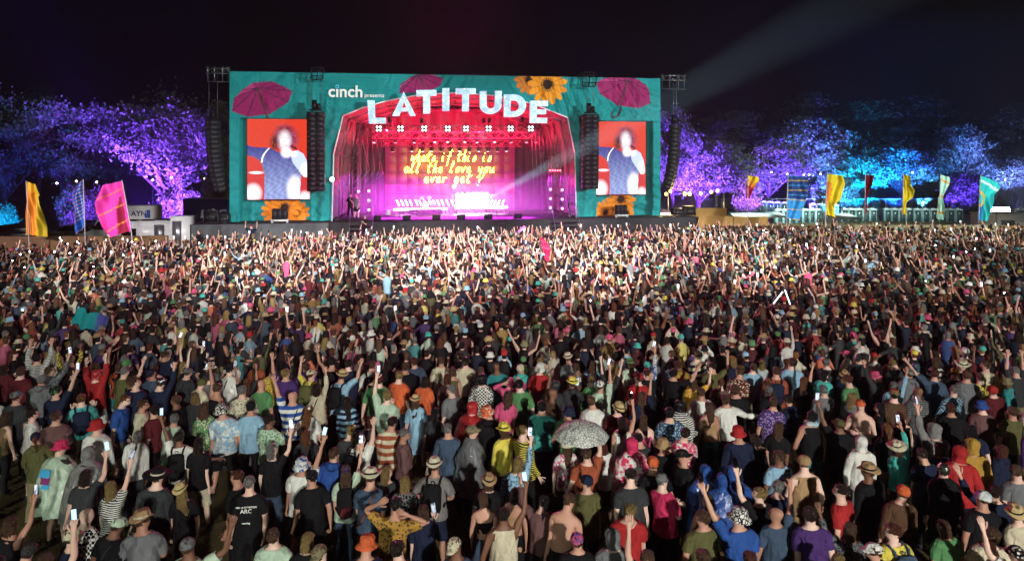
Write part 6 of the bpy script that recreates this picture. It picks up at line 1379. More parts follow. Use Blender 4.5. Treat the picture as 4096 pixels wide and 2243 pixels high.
# the listed people: photo position of the head (in 1024 x 793 tiles enlarged 1.779 times), top, bottom, hair, hat, pose (left+right arm), yaw, extras
LISTED = """
0 225 355 tee/white sh/khaki s/darkbrown - dd -55
0 395 375 long/mauve tr/darkgrey s/brown - dd 10
0 410 605 poncho/palegreen sh/black s/brown bucket/hotpink dd 0 spat=flag
0 612 645 poncho/silver tr/black s/brown - dd -10
0 590 805 tee/darkgrey tr/black m/darkbrown - dU -5 phone=R
0 800 880 tee/black/stripe/white tr/black l/blond - dU -20 phone=R
0 65 1150 vest/black tr/black m/brown - dU 0 phone=R
0 1100 805 jacket/darkgrey tr/black s/brown wide/black dd 5 hb=cream
0 640 1110 tee/white/plaid/black tr/navy b/brown - dd -25
0 715 1150 tee/black tr/black s/brown cap/palegreen dd -10 strap=darkgrey
0 470 1220 tee/navy tr/black s/brown cap/cream dd -40
0 1025 1125 tee/grey tr/navy s/brown fedora/tan cc -8 hb=cream
0 1300 890 tee/black tr/black l/blond fedora/straw dd 0 hb=olive
0 1295 530 tee/white sh/black s/darkbrown - Ua -5 bp=black phone=L
0 1225 395 tee/palegreen sh/green s/silver - dd 0
0 850 268 tee/blue sh/grey s/ginger - dd -75
0 1025 292 tee/cream sh/black s/brown - pp -65
0 1140 312 tee/maroon tr/black s/darkbrown - dd 80
0 1262 252 tee/black tr/black s/brown - dd 70
0 940 120 tee/black tr/navy s/auburn - dd -60
0 1012 132 tee/navy tr/black s/brown - dd -10
0 400 195 tee/navy tr/black s/black beanie/black/floral/green dU -10 phone=R
0 690 80 hoodup/red sk/white s/brown - wu -10
0 110 235 tee/darkgrey tr/black s/brown cap/grey dd 0
0 280 112 hood/grey tr/navy s/brown beanie/grey dd 20
0 1085 140 jacket/navy tr/black s/brown sequincap/silver dU -5 phone=R pst=dark
0 1370 252 tee/darkgrey tr/black m/blond - dd 0
0 1420 142 tee/cream tr/black s/brown beanie/olive dd -15
0 1500 22 tee/grey tr/black m/brown bucket/white ff 40 phone=R
0 1525 175 vest/black sh/denim s/brown - ud -50 
0 1602 325 tee/lightblue/tiedye/white sh/black s/darkbrown bucket/black/leopard/white dd 5
0 1470 325 tee/green/floral/cream tr/black l/brown - fd 10
0 1405 565 tee/black sh/cream l/darkbrown - dd 0
0 1712 800 tee/black tr/black s/auburn - dd 65
0 1772 845 tee/black tr/black s/silver - dd 0 print=1
0 1340 1300 tee/palegreen tr/navy s/brown cap/grey dw 10
0 160 1365 tee/darkgrey tr/black s/brown cap/darkgrey dd 0
0 48 1385 jacket/black tr/black s/darkbrown - dd 0
0 345 1400 tee/navy tr/black s/brown - dU 0 phone=R
0 1640 45 long/white tr/cream s/black fedora/black dd -10 strap=black
0 1780 312 tee/lightblue tr/black s/black cap/black dd 0
0 12 375 vest/tan tr/darkgrey l/brown - dd -10
0 842 12 tee/black/tiedye/orange sh/teal m/brown - dd 0
0 1315 62 tee/darkgrey tr/black s/brown cap/grey dd -10 strap=black
0 1482 92 tee/grey tr/black s/brown cap/navy dd 0
0 1745 185 tee/cream/floral/grey tr/grey s/silver - dd 0
0 700 20 tee/grey tr/black l/brown - du 0
0 880 -30 hood/teal tr/black m/silver - dd 0
0 150 60 tee/maroon tr/black s/brown - dd 0
0 30 40 tee/maroon tr/black m/darkbrown - dd 10
0 1170 -60 tee/navy tr/black s/brown - dU 0 phone=R
0 520 60 tee/black tr/black s/darkbrown - dd -30
1 95 402 tee/palegreen/floral/green sh/khaki s/darkbrown - df -40
1 378 335 tee/white tr/black l/ginger cap/white dd 0
1 262 238 tee/white/band/blue tr/black b/brown - ud 0 strap=black
1 442 172 long/cream tr/black l/darkbrown - du -10 strap=black
1 598 92 tee/lightblue tr/black s/brown straw/straw dw 0 bp=black
1 98 52 tee/mustard/floral/yellow tr/black s/darkbrown - dd 0
1 865 112 tee/green tr/green s/brown cap/maroon dd 0
1 915 228 tee/palegreen sh/khaki s/blond - Uf 0 phone=L
1 1145 265 dress/lightblue tr/denim l/brown straw/straw dd -20
1 1395 188 tee/grey tr/black s/silver - dd 60
1 1195 122 tee/orange sh/black m/darkbrown - dd 0
1 1410 52 vest/olive tr/black m/brown - dd 0
1 1592 52 tee/black/floral/grey tr/black l/brown - dd 10
1 1702 15 tee/teal tr/black b/brown - dd 0
1 1765 225 tee/pink tr/black l/brown - dd 0
1 1525 310 poncho/red tr/black s/brown - dd -30
1 1660 345 hood/black tr/black s/brown bucket/orange/floral/white dd 0
1 1535 475 poncho/grey tr/black s/brown cap/khaki dd -70
1 1370 462 long/denim tr/navy s/silver - dd 0
1 1052 490 long/mauve tr/purple s/silver - dd -75
1 945 422 tee/rust/band/cream tr/black s/darkbrown - dd 0
1 660 472 tee/darkgrey tr/black p/blond - dd 0
1 735 535 tee/white tr/black s/brown - du -5 bp=black
1 637 772 tee/palegreen tr/denim l/brown capback/purple dU 0 bp=black bp2=maroon phone=R
1 385 695 tee/white sh/black s/brown bucket/blue/tiedye/white dU -5 phone=R
1 397 805 tee/black tr/black s/black - dd 0
1 820 815 tee/denim sh/khaki s/brown cowboy/cream dd -5 strap=rust
1 935 765 tee/darkgrey tr/black l/blond - dd 0
1 1060 852 tee/grey/leopard/black tr/navy m/blond - dd 0
1 1270 735 tee/silver sh/navy s/brown fedora/cream kk -5 bp=black
1 1650 832 tee/black tr/black m/brown straw/tan dd -20
1 1640 965 band/black sk/denim m/brown - dd 0
1 1762 1075 vest/cream sh/denim s/darkbrown - dU 0 phone=R
1 1012 1005 tee/mustard/floral/brown tr/brown s/black - hh -5
1 1150 1060 tee/navy tr/black m/brown - df 10 phone=R
1 160 1225 tee/palegreen tr/black s/brown - dd 0
1 332 1265 tee/black tr/black m/blond - dd 0
1 575 1325 tee/palegreen tr/black s/brown capback/khaki dd 20
1 695 1300 tee/navy tr/black s/brown bucket/orange dd 0
1 1430 1295 tee/denim tr/black s/brown capback/cream dd 0
1 1002 1315 tee/brown tr/black s/darkbrown - dd 0
1 1788 478 long/yellow tr/denim m/brown straw/yellow da 30
1 28 155 tee/green tr/black b/brown - dd 0
1 670 5 tee/navy tr/black s/darkbrown - dd 0
1 812 12 tee/white tr/navy s/brown - dd 0 bp=black
1 215 70 tee/purple tr/black s/blond - ud 0 phone=L pst=dark
1 350 20 hood/purple tr/black s/brown - dd 0
1 930 10 tee/black tr/black l/darkbrown - dd 0
1 1060 20 jacket/black tr/black s/brown - dd 0
1 790 410 jacket/darkgrey tr/black m/auburn - ff 20
1 470 660 hood/blue tr/navy s/brown - dd 0
1 1320 -20 tee/cream tr/navy s/brown - dd 0
1 1500 -10 tee/cream tr/black s/brown cap/black dd 0
2 25 712 long/lightblue/floral/denim tr/denim m/blond - dU 0 phone=R
2 65 152 tee/green tr/black s/brown beanie/black dd 0
2 72 472 jacket/black/stripe/yellow tr/black s/blond - dd -50
2 215 300 jacket/turquoise tr/navy s/black - dd 0
2 385 345 tee/green sh/grey s/brown bucket/navy dd 0
2 395 142 hood/darkgrey tr/black s/brown straw/yellow df 0 phone=R
2 640 155 tee/palegreen sh/khaki s/brown cap/white dU 0 phone=R
2 605 275 tee/white tr/black s/brown cap/brown dd 0
2 712 305 tee/maroon tr/black s/brown fedora/straw dd 0
2 895 98 tee/red sh/black s/brown cap/red dd 0
2 1152 65 tee/black tr/black s/black - dw -40
2 972 15 jacket/blue/tiedye/white tr/navy s/brown capback/turquoise du 0 phone=R
2 842 -5 tee/palegreen sh/turquoise l/brown bucket/green dd 0
2 1290 128 tee/orange/stripe/yellow tr/black l/brown - dw 0
2 1355 205 long/white tr/grey s/brown - dd 0 strap=black
2 1510 255 long/white tr/black s/brown - aa 0
2 1440 298 band/tan tr/teal l/brown - dd 0
2 1640 485 jacket/navy tr/black s/brown bucket/red dd 0
2 1582 62 tee/maroon/floral/cream tr/black s/brown fedora/brown dd -50
2 1600 185 jacket/black tr/black s/brown - dd -10
2 1215 492 tee/hotpink/tiedye/white tr/black s/darkbrown - cc 0
2 870 565 poncho/hotpink/tiedye/white tr/black s/brown - dd -20
2 520 640 tee/rust tr/black s/brown - du 0
2 395 582 tee/white/tiedye/pink sh/denim l/brown bucket/cream dd 0
2 655 585 tee/white sh/black l/auburn - dd 10
2 1225 655 jacket/black tr/black s/brown cap/black dd -70
2 1010 705 tee/black tr/black s/brown beanie/orange dd 0
2 1045 555 tee/black tr/green s/brown bucket/tan df 0 phone=R pst=dark
2 960 560 tee/darkgrey tr/black s/black - dd 30
2 1090 832 tee/hotpink tr/black s/silver cap/grey cc -55
2 850 805 tee/darkgrey tr/black s/darkbrown - dd 0
2 815 1025 tee/red tr/black s/blond - dd 0
2 530 845 tee/olive tr/black s/brown beanie/navy dd 0
2 210 995 long/mauve tr/black p/black - wd -10
2 300 950 bare/skin sh/black s/brown - dd -15
2 62 945 band/tan tr/black m/darkbrown - dd -10
2 490 1255 tee/black tr/black s/brown cap/blue/tiedye/pink dd 0
2 690 1225 hoodup/grey tr/black s/brown - dd 0
2 1385 965 vest/black tr/black l/brown - dd 0
2 1388 1095 tee/olive tr/black s/brown - dd 0
2 1610 1085 tee/blue tr/navy s/brown bucket/black/leopard/white Ud 0 phone=L pst=dark
2 1415 765 poncho/blue tr/black s/brown - dd 10
2 1492 828 poncho/blue sh/black s/brown - dd 0
2 1562 785 poncho/blue tr/navy s/brown - dd -10
2 1800 892 tee/black tr/black s/blond - Ud 15 phone=L pst=dark
2 955 405 band/pink tr/black l/brown - dd 0
2 835 405 vest/white tr/black l/darkbrown - dU 0 phone=R pst=torch
2 1080 335 tee/denim/floral/lightblue tr/black s/black - dd 0
2 1195 300 poncho/black/stripe/white tr/black s/brown - dd 0
2 310 150 hoodup/darkgrey tr/black s/brown - dd 0
2 1790 525 vest/black tr/black m/darkbrown - dd 10
2 1380 1395 tee/tan tr/black s/brown - dd 0
2 1692 1390 tee/lilac tr/black s/auburn - dd 0
2 975 1395 tee/darkgrey tr/black s/brown - ud 0
2 480 30 jacket/silver/sequin/black tr/black s/brown - dd 10
2 560 10 tee/lightblue tr/denim l/brown - dd 0
2 735 15 vest/mustard tr/black l/blond - dd 10
2 1420 20 tee/olive tr/black s/darkbrown - dw 0 phone=R pst=dark
2 1705 20 long/lightblue tr/black s/brown - dd 0
2 1490 130 tee/mauve tr/black p/ginger - dd 0
3 50 52 tee/rust sh/darkgrey s/brown - dd 0 bp=navy
3 168 -10 tee/lightblue tr/grey s/brown - dd -5
3 165 250 hood/navy sh/cream s/darkbrown - dd 60
3 18 272 tee/purple/floral/lilac tr/black s/brown - dd 0
3 395 182 long/grey tr/denim s/silver - dd 0
3 582 112 tee/green tr/black s/auburn - dd 20
3 590 242 tee/grey tr/black l/blond - dd -60
3 670 300 bare/skin sh/blue s/black cap/orange cc 140
3 310 365 vest/black tr/teal s/black - dd 10 scarf=lightblue
3 512 432 tee/black tr/black s/brown cap/olive Ud 0 phone=L
3 662 555 hoodup/white tr/grey s/brown - dd 10
3 100 665 tee/lightblue tr/navy s/brown - dd 0
3 235 695 vest/tan tr/tan s/brown beanie/tan dd 0
3 20 885 tee/navy tr/black s/silver - dd 0
3 85 1065 tee/denim tr/navy b/brown - dU 0 phone=R pst=dark
3 740 765 jacket/black tr/black s/brown straw/tan dd 15
3 975 612 jacket/turquoise tr/maroon m/brown wide/cream dU 0 phone=R
3 832 312 long/black tr/black l/black - dd 60
3 922 362 vest/black tr/black l/maroon - dd 10
3 870 222 tee/brown tr/black s/black cap/red/stripe/green dd 0
3 1072 202 tee/darkgrey/stripe/grey tr/black b/brown - dd 0
3 1180 72 tee/denim tr/navy s/auburn - od -10
3 1312 62 tee/black tr/black s/brown sequincap/mustard dd 0
3 1410 82 tee/grey tr/black s/brown cap/brown dd 0
3 1548 312 tee/mauve tr/black s/brown bucket/blue dd 0
3 1310 322 tee/black tr/black s/auburn - dd -40
3 1440 592 hoodup/mustard tr/black s/brown - dd -10
3 1335 622 hoodup/red tr/black s/brown - dd -20
3 1220 592 tee/navy tr/black m/brown - dd 0
3 1195 480 hoodup/silver tr/black s/brown - Ud 10 phone=L
3 1650 612 hood/navy tr/black l/auburn - dd 30
3 1250 752 hood/black tr/black s/black sequincap/silver dd 0
3 530 905 tee/red tr/black s/darkbrown - dd 40
3 920 905 jacket/brown tr/black s/brown beanie/orange dd 0
3 530 1175 long/grey/leopard/darkgrey tr/black m/brown - wd 0
3 345 1060 tee/purple tr/black s/darkbrown - dd 0
3 900 1195 tee/yellow tr/black s/auburn - dd -10 bp=denim
3 790 1335 tee/maroon tr/black s/brown cap/white dd 20
3 460 1375 tee/darkgrey tr/black m/blond - dd 0
3 1360 1195 tee/green tr/black m/brown - dd 10
3 1522 1195 tee/cream tr/black s/brown - dd 0
3 1735 1315 tee/white tr/black s/brown cap/black/floral/white wd 0
3 1605 900 jacket/navy tr/black s/darkbrown - wd 0
3 1780 765 tee/grey tr/black s/brown - dd 0
3 1800 1055 tee/cream tr/black s/brown straw/straw dd 0
3 1505 10 long/cream tr/cream s/brown - dd 20 strap=black
3 1420 15 tee/black tr/black s/brown cowboy/cream dd 150
3 1612 182 tee/maroon tr/black s/brown beanie/red dd 0
3 992 62 hood/grey tr/black s/brown cap/silver dd 0 strap=black
3 20 462 tee/black tr/denim l/brown - dd -20
3 1520 965 tee/black tr/black s/brown beanie/lightblue/tiedye/white dd 0
3 1700 330 tee/olive tr/black s/brown - dd 0
3 1130 640 tee/navy tr/black s/darkbrown - dd 10
"""
def parse_listed():
    out = []
    for ln in LISTED.strip().splitlines():
        t = ln.split(); tile, zx, zy = int(t[0]), float(t[1]), float(t[2]); sp = {}
        a = t[3].split('/'); sp['top'], sp['tc'] = a[0], a[1]
        if len(a) > 2: sp['pat'], sp['t2'] = a[2], a[3]
        sp['bot'], sp['bc'] = t[4].split('/'); sp['hair'], sp['hrc'] = t[5].split('/')
        hh = t[6].split('/'); sp['hat'] = hh[0]
        if len(hh) > 1: sp['hc'] = hh[1]
        if len(hh) > 2: sp['hpat'], sp['h2'] = hh[2], hh[3]
        sp['pose'] = t[7]; sp['yaw'] = float(t[8])
        for e in t[9:]: k, v = e.split('='); sp[k] = v
        rr = random.Random(int(zx * 7 + zy * 13 + tile)); female = sp['hair'] in 'lmp'
        sp['h'] = rr.uniform(.90, .98) if female else rr.uniform(.96, 1.05); sp['b'] = rr.uniform(.94, 1.04) if female else rr.uniform(1.02, 1.16)
        sp['skin'] = rr.choice(SKINS[:5] + SKINS[:5] + SKINS)
        px, py = tile * 1024 + zx / 1.779, 1450 + zy / 1.779
        s = (py - HY) / (CAM_H - 1.70 * sp['h']); sp['y'] = F / s; sp['x'] = (px - HX) / s; sp['listed'] = 1
        out.append(sp)
    return out
TOPC = ['black'] * 15 + ['navy'] * 6 + ['darkgrey'] * 8 + ['grey'] * 4 + ['white'] * 4 + ['cream'] * 2 + ['palegreen', 'lightblue', 'lightblue', 'denim', 'denim', 'green', 'olive', 'red', 'maroon', 'maroon', 'pink', 'teal', 'purple', 'orange', 'mustard', 'tan', 'brown', 'blue', 'yellow', 'mauve', 'rust', 'turquoise']
def random_spec(rr, x, y, up):
    while True:
        sp = {'x': x, 'y': y, 'top': rr.choice(['tee'] * 9 + ['long', 'long', 'hood', 'hood', 'jacket', 'vest', 'vest', 'dress', 'hoodup']), 'tc': rr.choice(TOPC), 'bot': rr.choice(['sh', 'tr', 'tr']), 'bc': rr.choice(['black', 'denim', 'navy', 'khaki', 'darkgrey', 'cream']),
              'hair': rr.choice('ssssslllmpb'), 'hrc': rr.choice(['darkbrown', 'brown', 'brown', 'blond', 'black', 'auburn', 'silver', 'ginger']), 'hat': '-', 'yaw': rr.gauss(0, 22)}
        if rr.random() < .16: sp['pat'] = rr.choice(['stripe', 'floral', 'tiedye', 'plaid', 'band']); sp['t2'] = rr.choice(['white', 'cream', 'black', 'navy', 'lightblue', 'yellow'])
        if sp['top'] == 'dress' and sp['hair'] in 'sb': sp['hair'] = 'l'
        if rr.random() < .30 and sp['top'] != 'hoodup': sp['hat'] = rr.choice(['cap', 'cap', 'capback', 'bucket', 'bucket', 'straw', 'fedora', 'beanie']); sp['hc'] = rr.choice(['straw', 'cream', 'tan']) if sp['hat'] in ('straw', 'fedora') else rr.choice(['white', 'cream', 'black', 'navy', 'khaki', 'green', 'red', 'grey', 'lightblue', 'pink', 'orange'])
        q = rr.random(); sp['pose'] = 'dd'
        if q < up: sp['pose'] = rr.choice(['dU', 'Ud', 'dU', 'du', 'wd', 'UU', 'ww', 'uu', 'dw'])
        elif q < up + .12: sp['pose'] = rr.choice(['ff', 'df', 'cc', 'kk', 'hh'])
        if 'U' in sp['pose']: sp['phone'] = 'L' if sp['pose'][0] == 'U' else 'R'; sp['pst'] = rr.choice(['lit', 'lit', 'dark'])
        if rr.random() < .06 and sp['top'] in ('tee', 'long'): sp['bp'] = rr.choice(['black', 'navy', 'darkgrey', 'olive'])
        f = sp['hair'] in 'lmp'; sp['h'] = rr.uniform(.9, .98) if f else rr.uniform(.96, 1.05); sp['b'] = rr.uniform(.92, 1) if f else rr.uniform(1, 1.12); sp['skin'] = rr.choice(SKINS)
        if describe(sp) not in LABELS: return sp
def crowd_limit(X):
    st = 47.9 + .1536 * (X + 19.8)
    if X < -25: return 38.6
    if X < -19: return min(st - 5.6, 40.6)
    if X > 12: return min(48.6, st - 5.6 + (X - 12) * 1.2)
    return st - 5.6
class Hash:
    def __init__(s, c): s.c = c; s.d = {}
    def near(s, x, y, r):
        i, j = int(x // s.c), int(y // s.c); k = int(r // s.c) + 1
        return any((x - a) ** 2 + (y - b) ** 2 < r * r for di in range(-k, k + 1) for dj in range(-k, k + 1) for a, b in s.d.get((i + di, j + dj), ()))
    def add(s, x, y): s.d.setdefault((int(x // s.c), int(y // s.c)), []).append((x, y))
TORCH = [[(50, 335), (620, 318), (645, 172), (500, 165), (520, 155), (1013, 175), (1183, 140), (1265, 165), (1303, 165), (450, 245), (275, 287), (210, 320), (838, 298), (1375, 240), (1085, 290), (340, 420), (850, 410), (1538, 133), (1920, 158), (665, 208), (570, 222), (968, 480), (310, 820)],
         [(580, 132), (1230, 140), (1085, 300), (1510, 410)], [(1980, 25), (1945, 80), (1752, 32), (2275, 62), (2365, 75), (2385, 190), (2345, 460), (1720, 410), (835, 800), (1015, 600), (790, 105), (1400, 210), (345, 300), (1000, 520)],
         [(48, 52), (535, 15), (455, 18), (30, 170), (560, 195), (968, 88), (1675, 172), (1985, 270), (1645, 518), (2175, 700), (2255, 55), (390, 20), (205, 45), (1440, 170), (300, 130), (90, 250), (1860, 275)]]
def torch_spots():
    out = []
    for i, l in enumerate(TORCH):
        for zx, zy in l:
            px, py = i * 1024 + zx / 2.352, 900 + zy / 2.352; s = (py - HY) / (CAM_H - 2.05); out.append(((px - HX) / s, min(F / s, crowd_limit((px - HX) / s) - .2)))
    return out
def crowd_layout():
    ls = parse_listed()
    for _ in range(30):
        for i in range(len(ls)):
            for k in range(i):
                a, b = ls[i], ls[k]; dx, dy = a['x'] - b['x'], a['y'] - b['y']; d = math.hypot(dx, dy)
                if 1e-4 < d < .50:
                    e = (.50 - d) / 2 / d * .6; a['x'] += dx * e; a['y'] += dy * e; b['x'] -= dx * e; b['y'] -= dy * e
    H = Hash(.6); pts = []
    for s in ls: H.add(s['x'], s['y'])
    for x, y in torch_spots(): H.add(x, y)
    rr = random.Random(11)
    for _ in range(90000):
        t = rr.random(); y = math.sqrt(8.6 ** 2 + t * (48.6 ** 2 - 8.6 ** 2)); x = rr.uniform(-.79, .79) * y
        if y > crowd_limit(x): continue
        r = 1.05 if y < 12.5 else .78 if y < 16 else .56 if y < 21 else .47
        if H.near(x, y, r): continue
        H.add(x, y); pts.append((x, y))
    pts.sort(key=lambda p: p[1])
    return ls, pts

# ------------------------------------------------------------------ the far crowd: simpler bodies, one mesh (stuff)
def low_body():
    V = []; W = []; Fs = []; RG = []
    def ring(pts, wt):
        o = len(V); a = [0.] * NB
        for b, x in wt.items(): a[BI[b]] = x
        for p in pts: V.append(p); W.append(a)
        return list(range(o, o + len(pts)))
    def loft(A, B, rg):
        n = len(A)
        for k in range(n): Fs.append([A[k], A[(k + 1) % n], B[(k + 1) % n], B[k]]); RG.append(rg)
    el = lambda n, w, d, yc, z, ph=0: [(w * math.cos(2 * math.pi * (k + ph) / n), yc + d * math.sin(2 * math.pi * (k + ph) / n), z) for k in range(n)]
    pr = None
    for w_, d, yc, z, wt in ((.17, .12, -.01, .84, {'pel': 1}), (.15, .11, 0, 1.08, {'spi': 1}), (.185, .13, 0, 1.33, {'che': 1}), (.17, .09, -.01, 1.47, {'che': 1}), (.06, .06, 0, 1.53, {'che': 1})):
        r = ring(el(8, w_, d, yc, z), wt)
        if pr: loft(pr, r, 'top')
        pr = r
    for i, (w_, d, yc, z) in enumerate(((.054, .056, .0, 1.575), (.066, .088, .016, 1.635), (.074, .098, .004, 1.69), (.066, .088, 0, 1.742), (.036, .05, 0, 1.772))):
        r = ring(el(8, w_, d, yc, z), {'hea': 1}); loft(pr, r, 'head%d' % i); pr = r
    Fs.append([pr[0], pr[1], pr[2], pr[3]]); RG.append('hair'); Fs.append([pr[4], pr[5], pr[6], pr[7]]); RG.append('hair'); Fs.append([pr[3], pr[4], pr[7], pr[0]]); RG.append('hair')
    for s, sg in (('R', 1), ('L', -1)):
        pr = None
        for x, ry, rz, wt, rg in ((.13, .06, .06, {'che': 1}, 'sleeve'), (.24, .06, .06, {'ua' + s: 1}, 'sleeve'), (.36, .055, .053, {'ua' + s: 1}, 'sleeve'), (.46, .044, .043, {'ua' + s: .5, 'fa' + s: .5}, 'fore'), (.70, .030, .028, {'fa' + s: 1}, 'fore'), (.80, .045, .02, {'ha' + s: 1}, 'skin'), (.90, .03, .013, {'fp' + s: 1}, 'skin')):
            r = ring([(sg * x, ry * math.cos(a), 1.41 + rz * math.sin(a)) for a in (R(45), R(135), R(225), R(315))], wt)
            if pr: loft(pr, r, rg)
            pr = r
        Fs.append(pr); RG.append('skin')
        pr = None
        for z, xc, yc, q, wt, rg in ((.86, .088, -.01, .088, {'th' + s: 1}, 'leg'), (.5, .096, 0, .068, {'th' + s: .5, 'sh' + s: .5}, 'leg'), (.09, .103, -.02, .048, {'sh' + s: 1}, 'shin'), (.0, .108, .04, .07, {'fo' + s: 1}, 'shoe')):
            r = ring([(sg * xc + q * math.cos(a), yc + q * (1 if z else 1.8) * math.sin(a), z) for a in (R(45), R(135), R(225), R(315))], wt)
            if pr: loft(pr, r, rg)
            pr = r
        Fs.append(pr[::-1]); RG.append('shoe')
    Q = np.array(Fs); V = np.array(V); fc = V[Q].mean(1)
    RG = np.array([('hair' if (k == 'head4' or k == 'head3' or (k in ('head1', 'head2') and fc[i][1] < .02)) else 'skin') if k.startswith('head') else k for i, k in enumerate(RG)])
    return V, np.array(W), Q, RG
def low_extra(kind):
    m = MB()
    if kind == 'straw': m.lathe([(.15, 1.72), (.092, 1.735), (.082, 1.81), (.0, 1.815)], 8)
    if kind == 'bucket': m.lathe([(.135, 1.66), (.094, 1.70), (.085, 1.78), (.0, 1.795)], 8)
    if kind == 'cap': m.lathe([(.086, 1.68), (.088, 1.725), (.062, 1.785), (0, 1.795)], 8, sy=1.15); m.add([(-.07, .09, 1.72), (.07, .09, 1.72), (.06, .19, 1.705), (-.06, .19, 1.705)], [[0, 1, 2, 3]])
    if kind == 'long': m.lathe([(.074, 1.75), (.094, 1.66), (.10, 1.55), (.092, 1.41), (.05, 1.33)], 7, (0, -.05, 0), sy=.62)
    return np.array(m.v), [f if len(f) == 4 else (f + [f[-1]] * 4)[:4] if len(f) < 4 else None for f in m.f]
FAR_TORCH = MB().lathe([(0, -.002), (.034, -.002), (.034, .002), (0, .002)], 10).mesh('torch'); FAR_TORCH.materials.append(emit('far_torch', (.95, .97, 1), 45))
def build_far(pts, torch=()):
    V0, W0, Q0, RG = low_body(); rr = random.Random(5)
    variants = {}
    def variant(kind):
        out = []
        for _ in range(18):
            arms = {}
            pz = {'down': ['dd', 'dd', 'dc', 'ff', 'cc', 'pd'], 'one': ['dU', 'Ud', 'du', 'ud', 'dw', 'wd', 'fo', 'of'], 'two': ['uu', 'ww', 'UU', 'uw', 'wU', 'hu']}[kind]; p = rr.choice(pz)
            for s, k in zip('LR', p): u, f, pl, c = ARM[k]; arms[s] = (tuple(a + rr.gauss(0, .22) for a in u), tuple(a + rr.gauss(0, .26) for a in f), pl, c * .5)
            ps = {'lean': rr.gauss(.02, .05), 'twist': rr.gauss(0, .15), 'tilt': rr.gauss(0, .04), 'head': (rr.gauss(.05, .1), rr.gauss(0, .3), rr.gauss(0, .06)), 'arms': arms, 'legs': {'R': (0, .05), 'L': (0, .05)}}
            M = pose_bones(ps); tip = {s: rigid([((1 if s == 'R' else -1) * .9, .02, 1.41)], M[BI['fp' + s]])[0] for s in 'RL'}
            out.append((skinned(V0, W0, M), M[BI['hea']], p, tip))
        return out
    for k in ('down', 'one', 'two'): variants[k] = variant(k)
    extras = {k: low_extra(k) for k in ('straw', 'bucket', 'cap', 'long')}
    AV = []; AQ = []; AC = []; AM = []; off = 0
    def put(V, Q, C, mi=0):
        nonlocal off
        AV.append(V); AQ.append(np.asarray(Q) + off); AC.append(C); AM.append(np.full(len(Q), mi, np.int32)); off += len(V)
    names = {k: np.array(v) for k, v in PAL.items()}
    for ti, (x, y) in enumerate(list(torch) + list(pts)):
        ctr = max(0, 1 - ((x + 2) / 22) ** 2)
        fr = max(0, min(1, (y - 24) / 14))
        up = .09 + .56 * fr * (.35 + .65 * ctr)
        q = rr.random(); kind = 'two' if q < up * .35 else 'one' if q < up else 'down'; lit = ti < len(torch)
        Vp, MH, pz, tip = rr.choice([v for v in variants['one'] if 'U' in v[2]] if lit else variants[kind]); h = rr.uniform(.9, 1.05); b = h * rr.uniform(.93, 1.1); yaw = R(rr.gauss(0, 20) - 12 * max(-1, min(1, x / 25)) * -1)
        ca, sa = math.cos(yaw), math.sin(yaw); T = np.array([[ca * b, -sa * b, 0], [sa * b, ca * b, 0], [0, 0, h]]); o = np.array([x, y, 0])
        tc = names[rr.choice(TOPC)] * rr.uniform(.6, 1.1); tc = tc * .8 + tc.mean() * .2; sk = np.array(rr.choice(SKINS[:5] + SKINS)) * rr.uniform(1.0, 1.3); hc = names[rr.choice(['darkbrown'] * 4 + ['brown'] * 3 + ['black'] * 2 + ['blond', 'auburn', 'silver', 'ginger'])] * rr.uniform(.7, 1.1)
        bc = names[rr.choice(['black', 'denim', 'navy', 'khaki', 'darkgrey'])]; lng = rr.random() < .3
        cm = {'top': tc, 'sleeve': tc if rr.random() > .12 else sk, 'fore': tc if lng else sk, 'skin': sk, 'hair': hc, 'leg': bc, 'shin': bc if rr.random() < .6 else sk, 'shoe': names['darkgrey']}
        put(Vp @ T.T + o, Q0, np.array([cm[k] for k in RG]))
        q = rr.random(); ek = 'straw' if q < .06 else 'bucket' if q < .13 else 'cap' if q < .25 else 'long' if q < .5 else None
        if ek:
            Ve, Qe = extras[ek]; Qe = [f for f in Qe if f]
            ec = hc if ek == 'long' else names[rr.choice(['straw', 'cream', 'tan'])] if ek == 'straw' else names[rr.choice(['white', 'cream', 'black', 'navy', 'khaki', 'green', 'red', 'grey', 'lightblue', 'pink', 'yellow', 'turquoise'])]
            put(rigid(Ve, MH) @ T.T + o, Qe, np.tile(ec, (len(Qe), 1)))
        if lit:
            t = tip['L' if pz[0] == 'U' else 'R'] @ T.T + o
            po = obj('phone', phone_parts()['body'], mat('phone_case', hx('101114'), .3, .05, spec=.5), None, 'phone with its white torch lit, held high in the far crowd', 'phone', 'lit phone torches in the far crowd'); po.location = (t[0], t[1], t[2] + .06); po.rotation_euler = (rr.gauss(0, .15), rr.gauss(0, .2), rr.gauss(0, .3))
            q_ = obj('torch', FAR_TORCH, None, po); q_.location = (.0, -.008, .045); q_.rotation_euler = (R(90), 0, 0); b_ = .8 if y > 30 else .55; q_.scale = (b_, b_, 1)
        elif 'U' in pz and rr.random() < .5:
            t = tip['L' if pz[0] == 'U' else 'R'] @ T.T + o; m = MB().box((0, 0, 0), (.08, .012, .16), rr.gauss(0, .3))
            put(np.array(m.v) + t + [0, 0, .05], m.f, np.tile((.02, .02, .02), (6, 1)), 1 if rr.random() < .55 else 0)
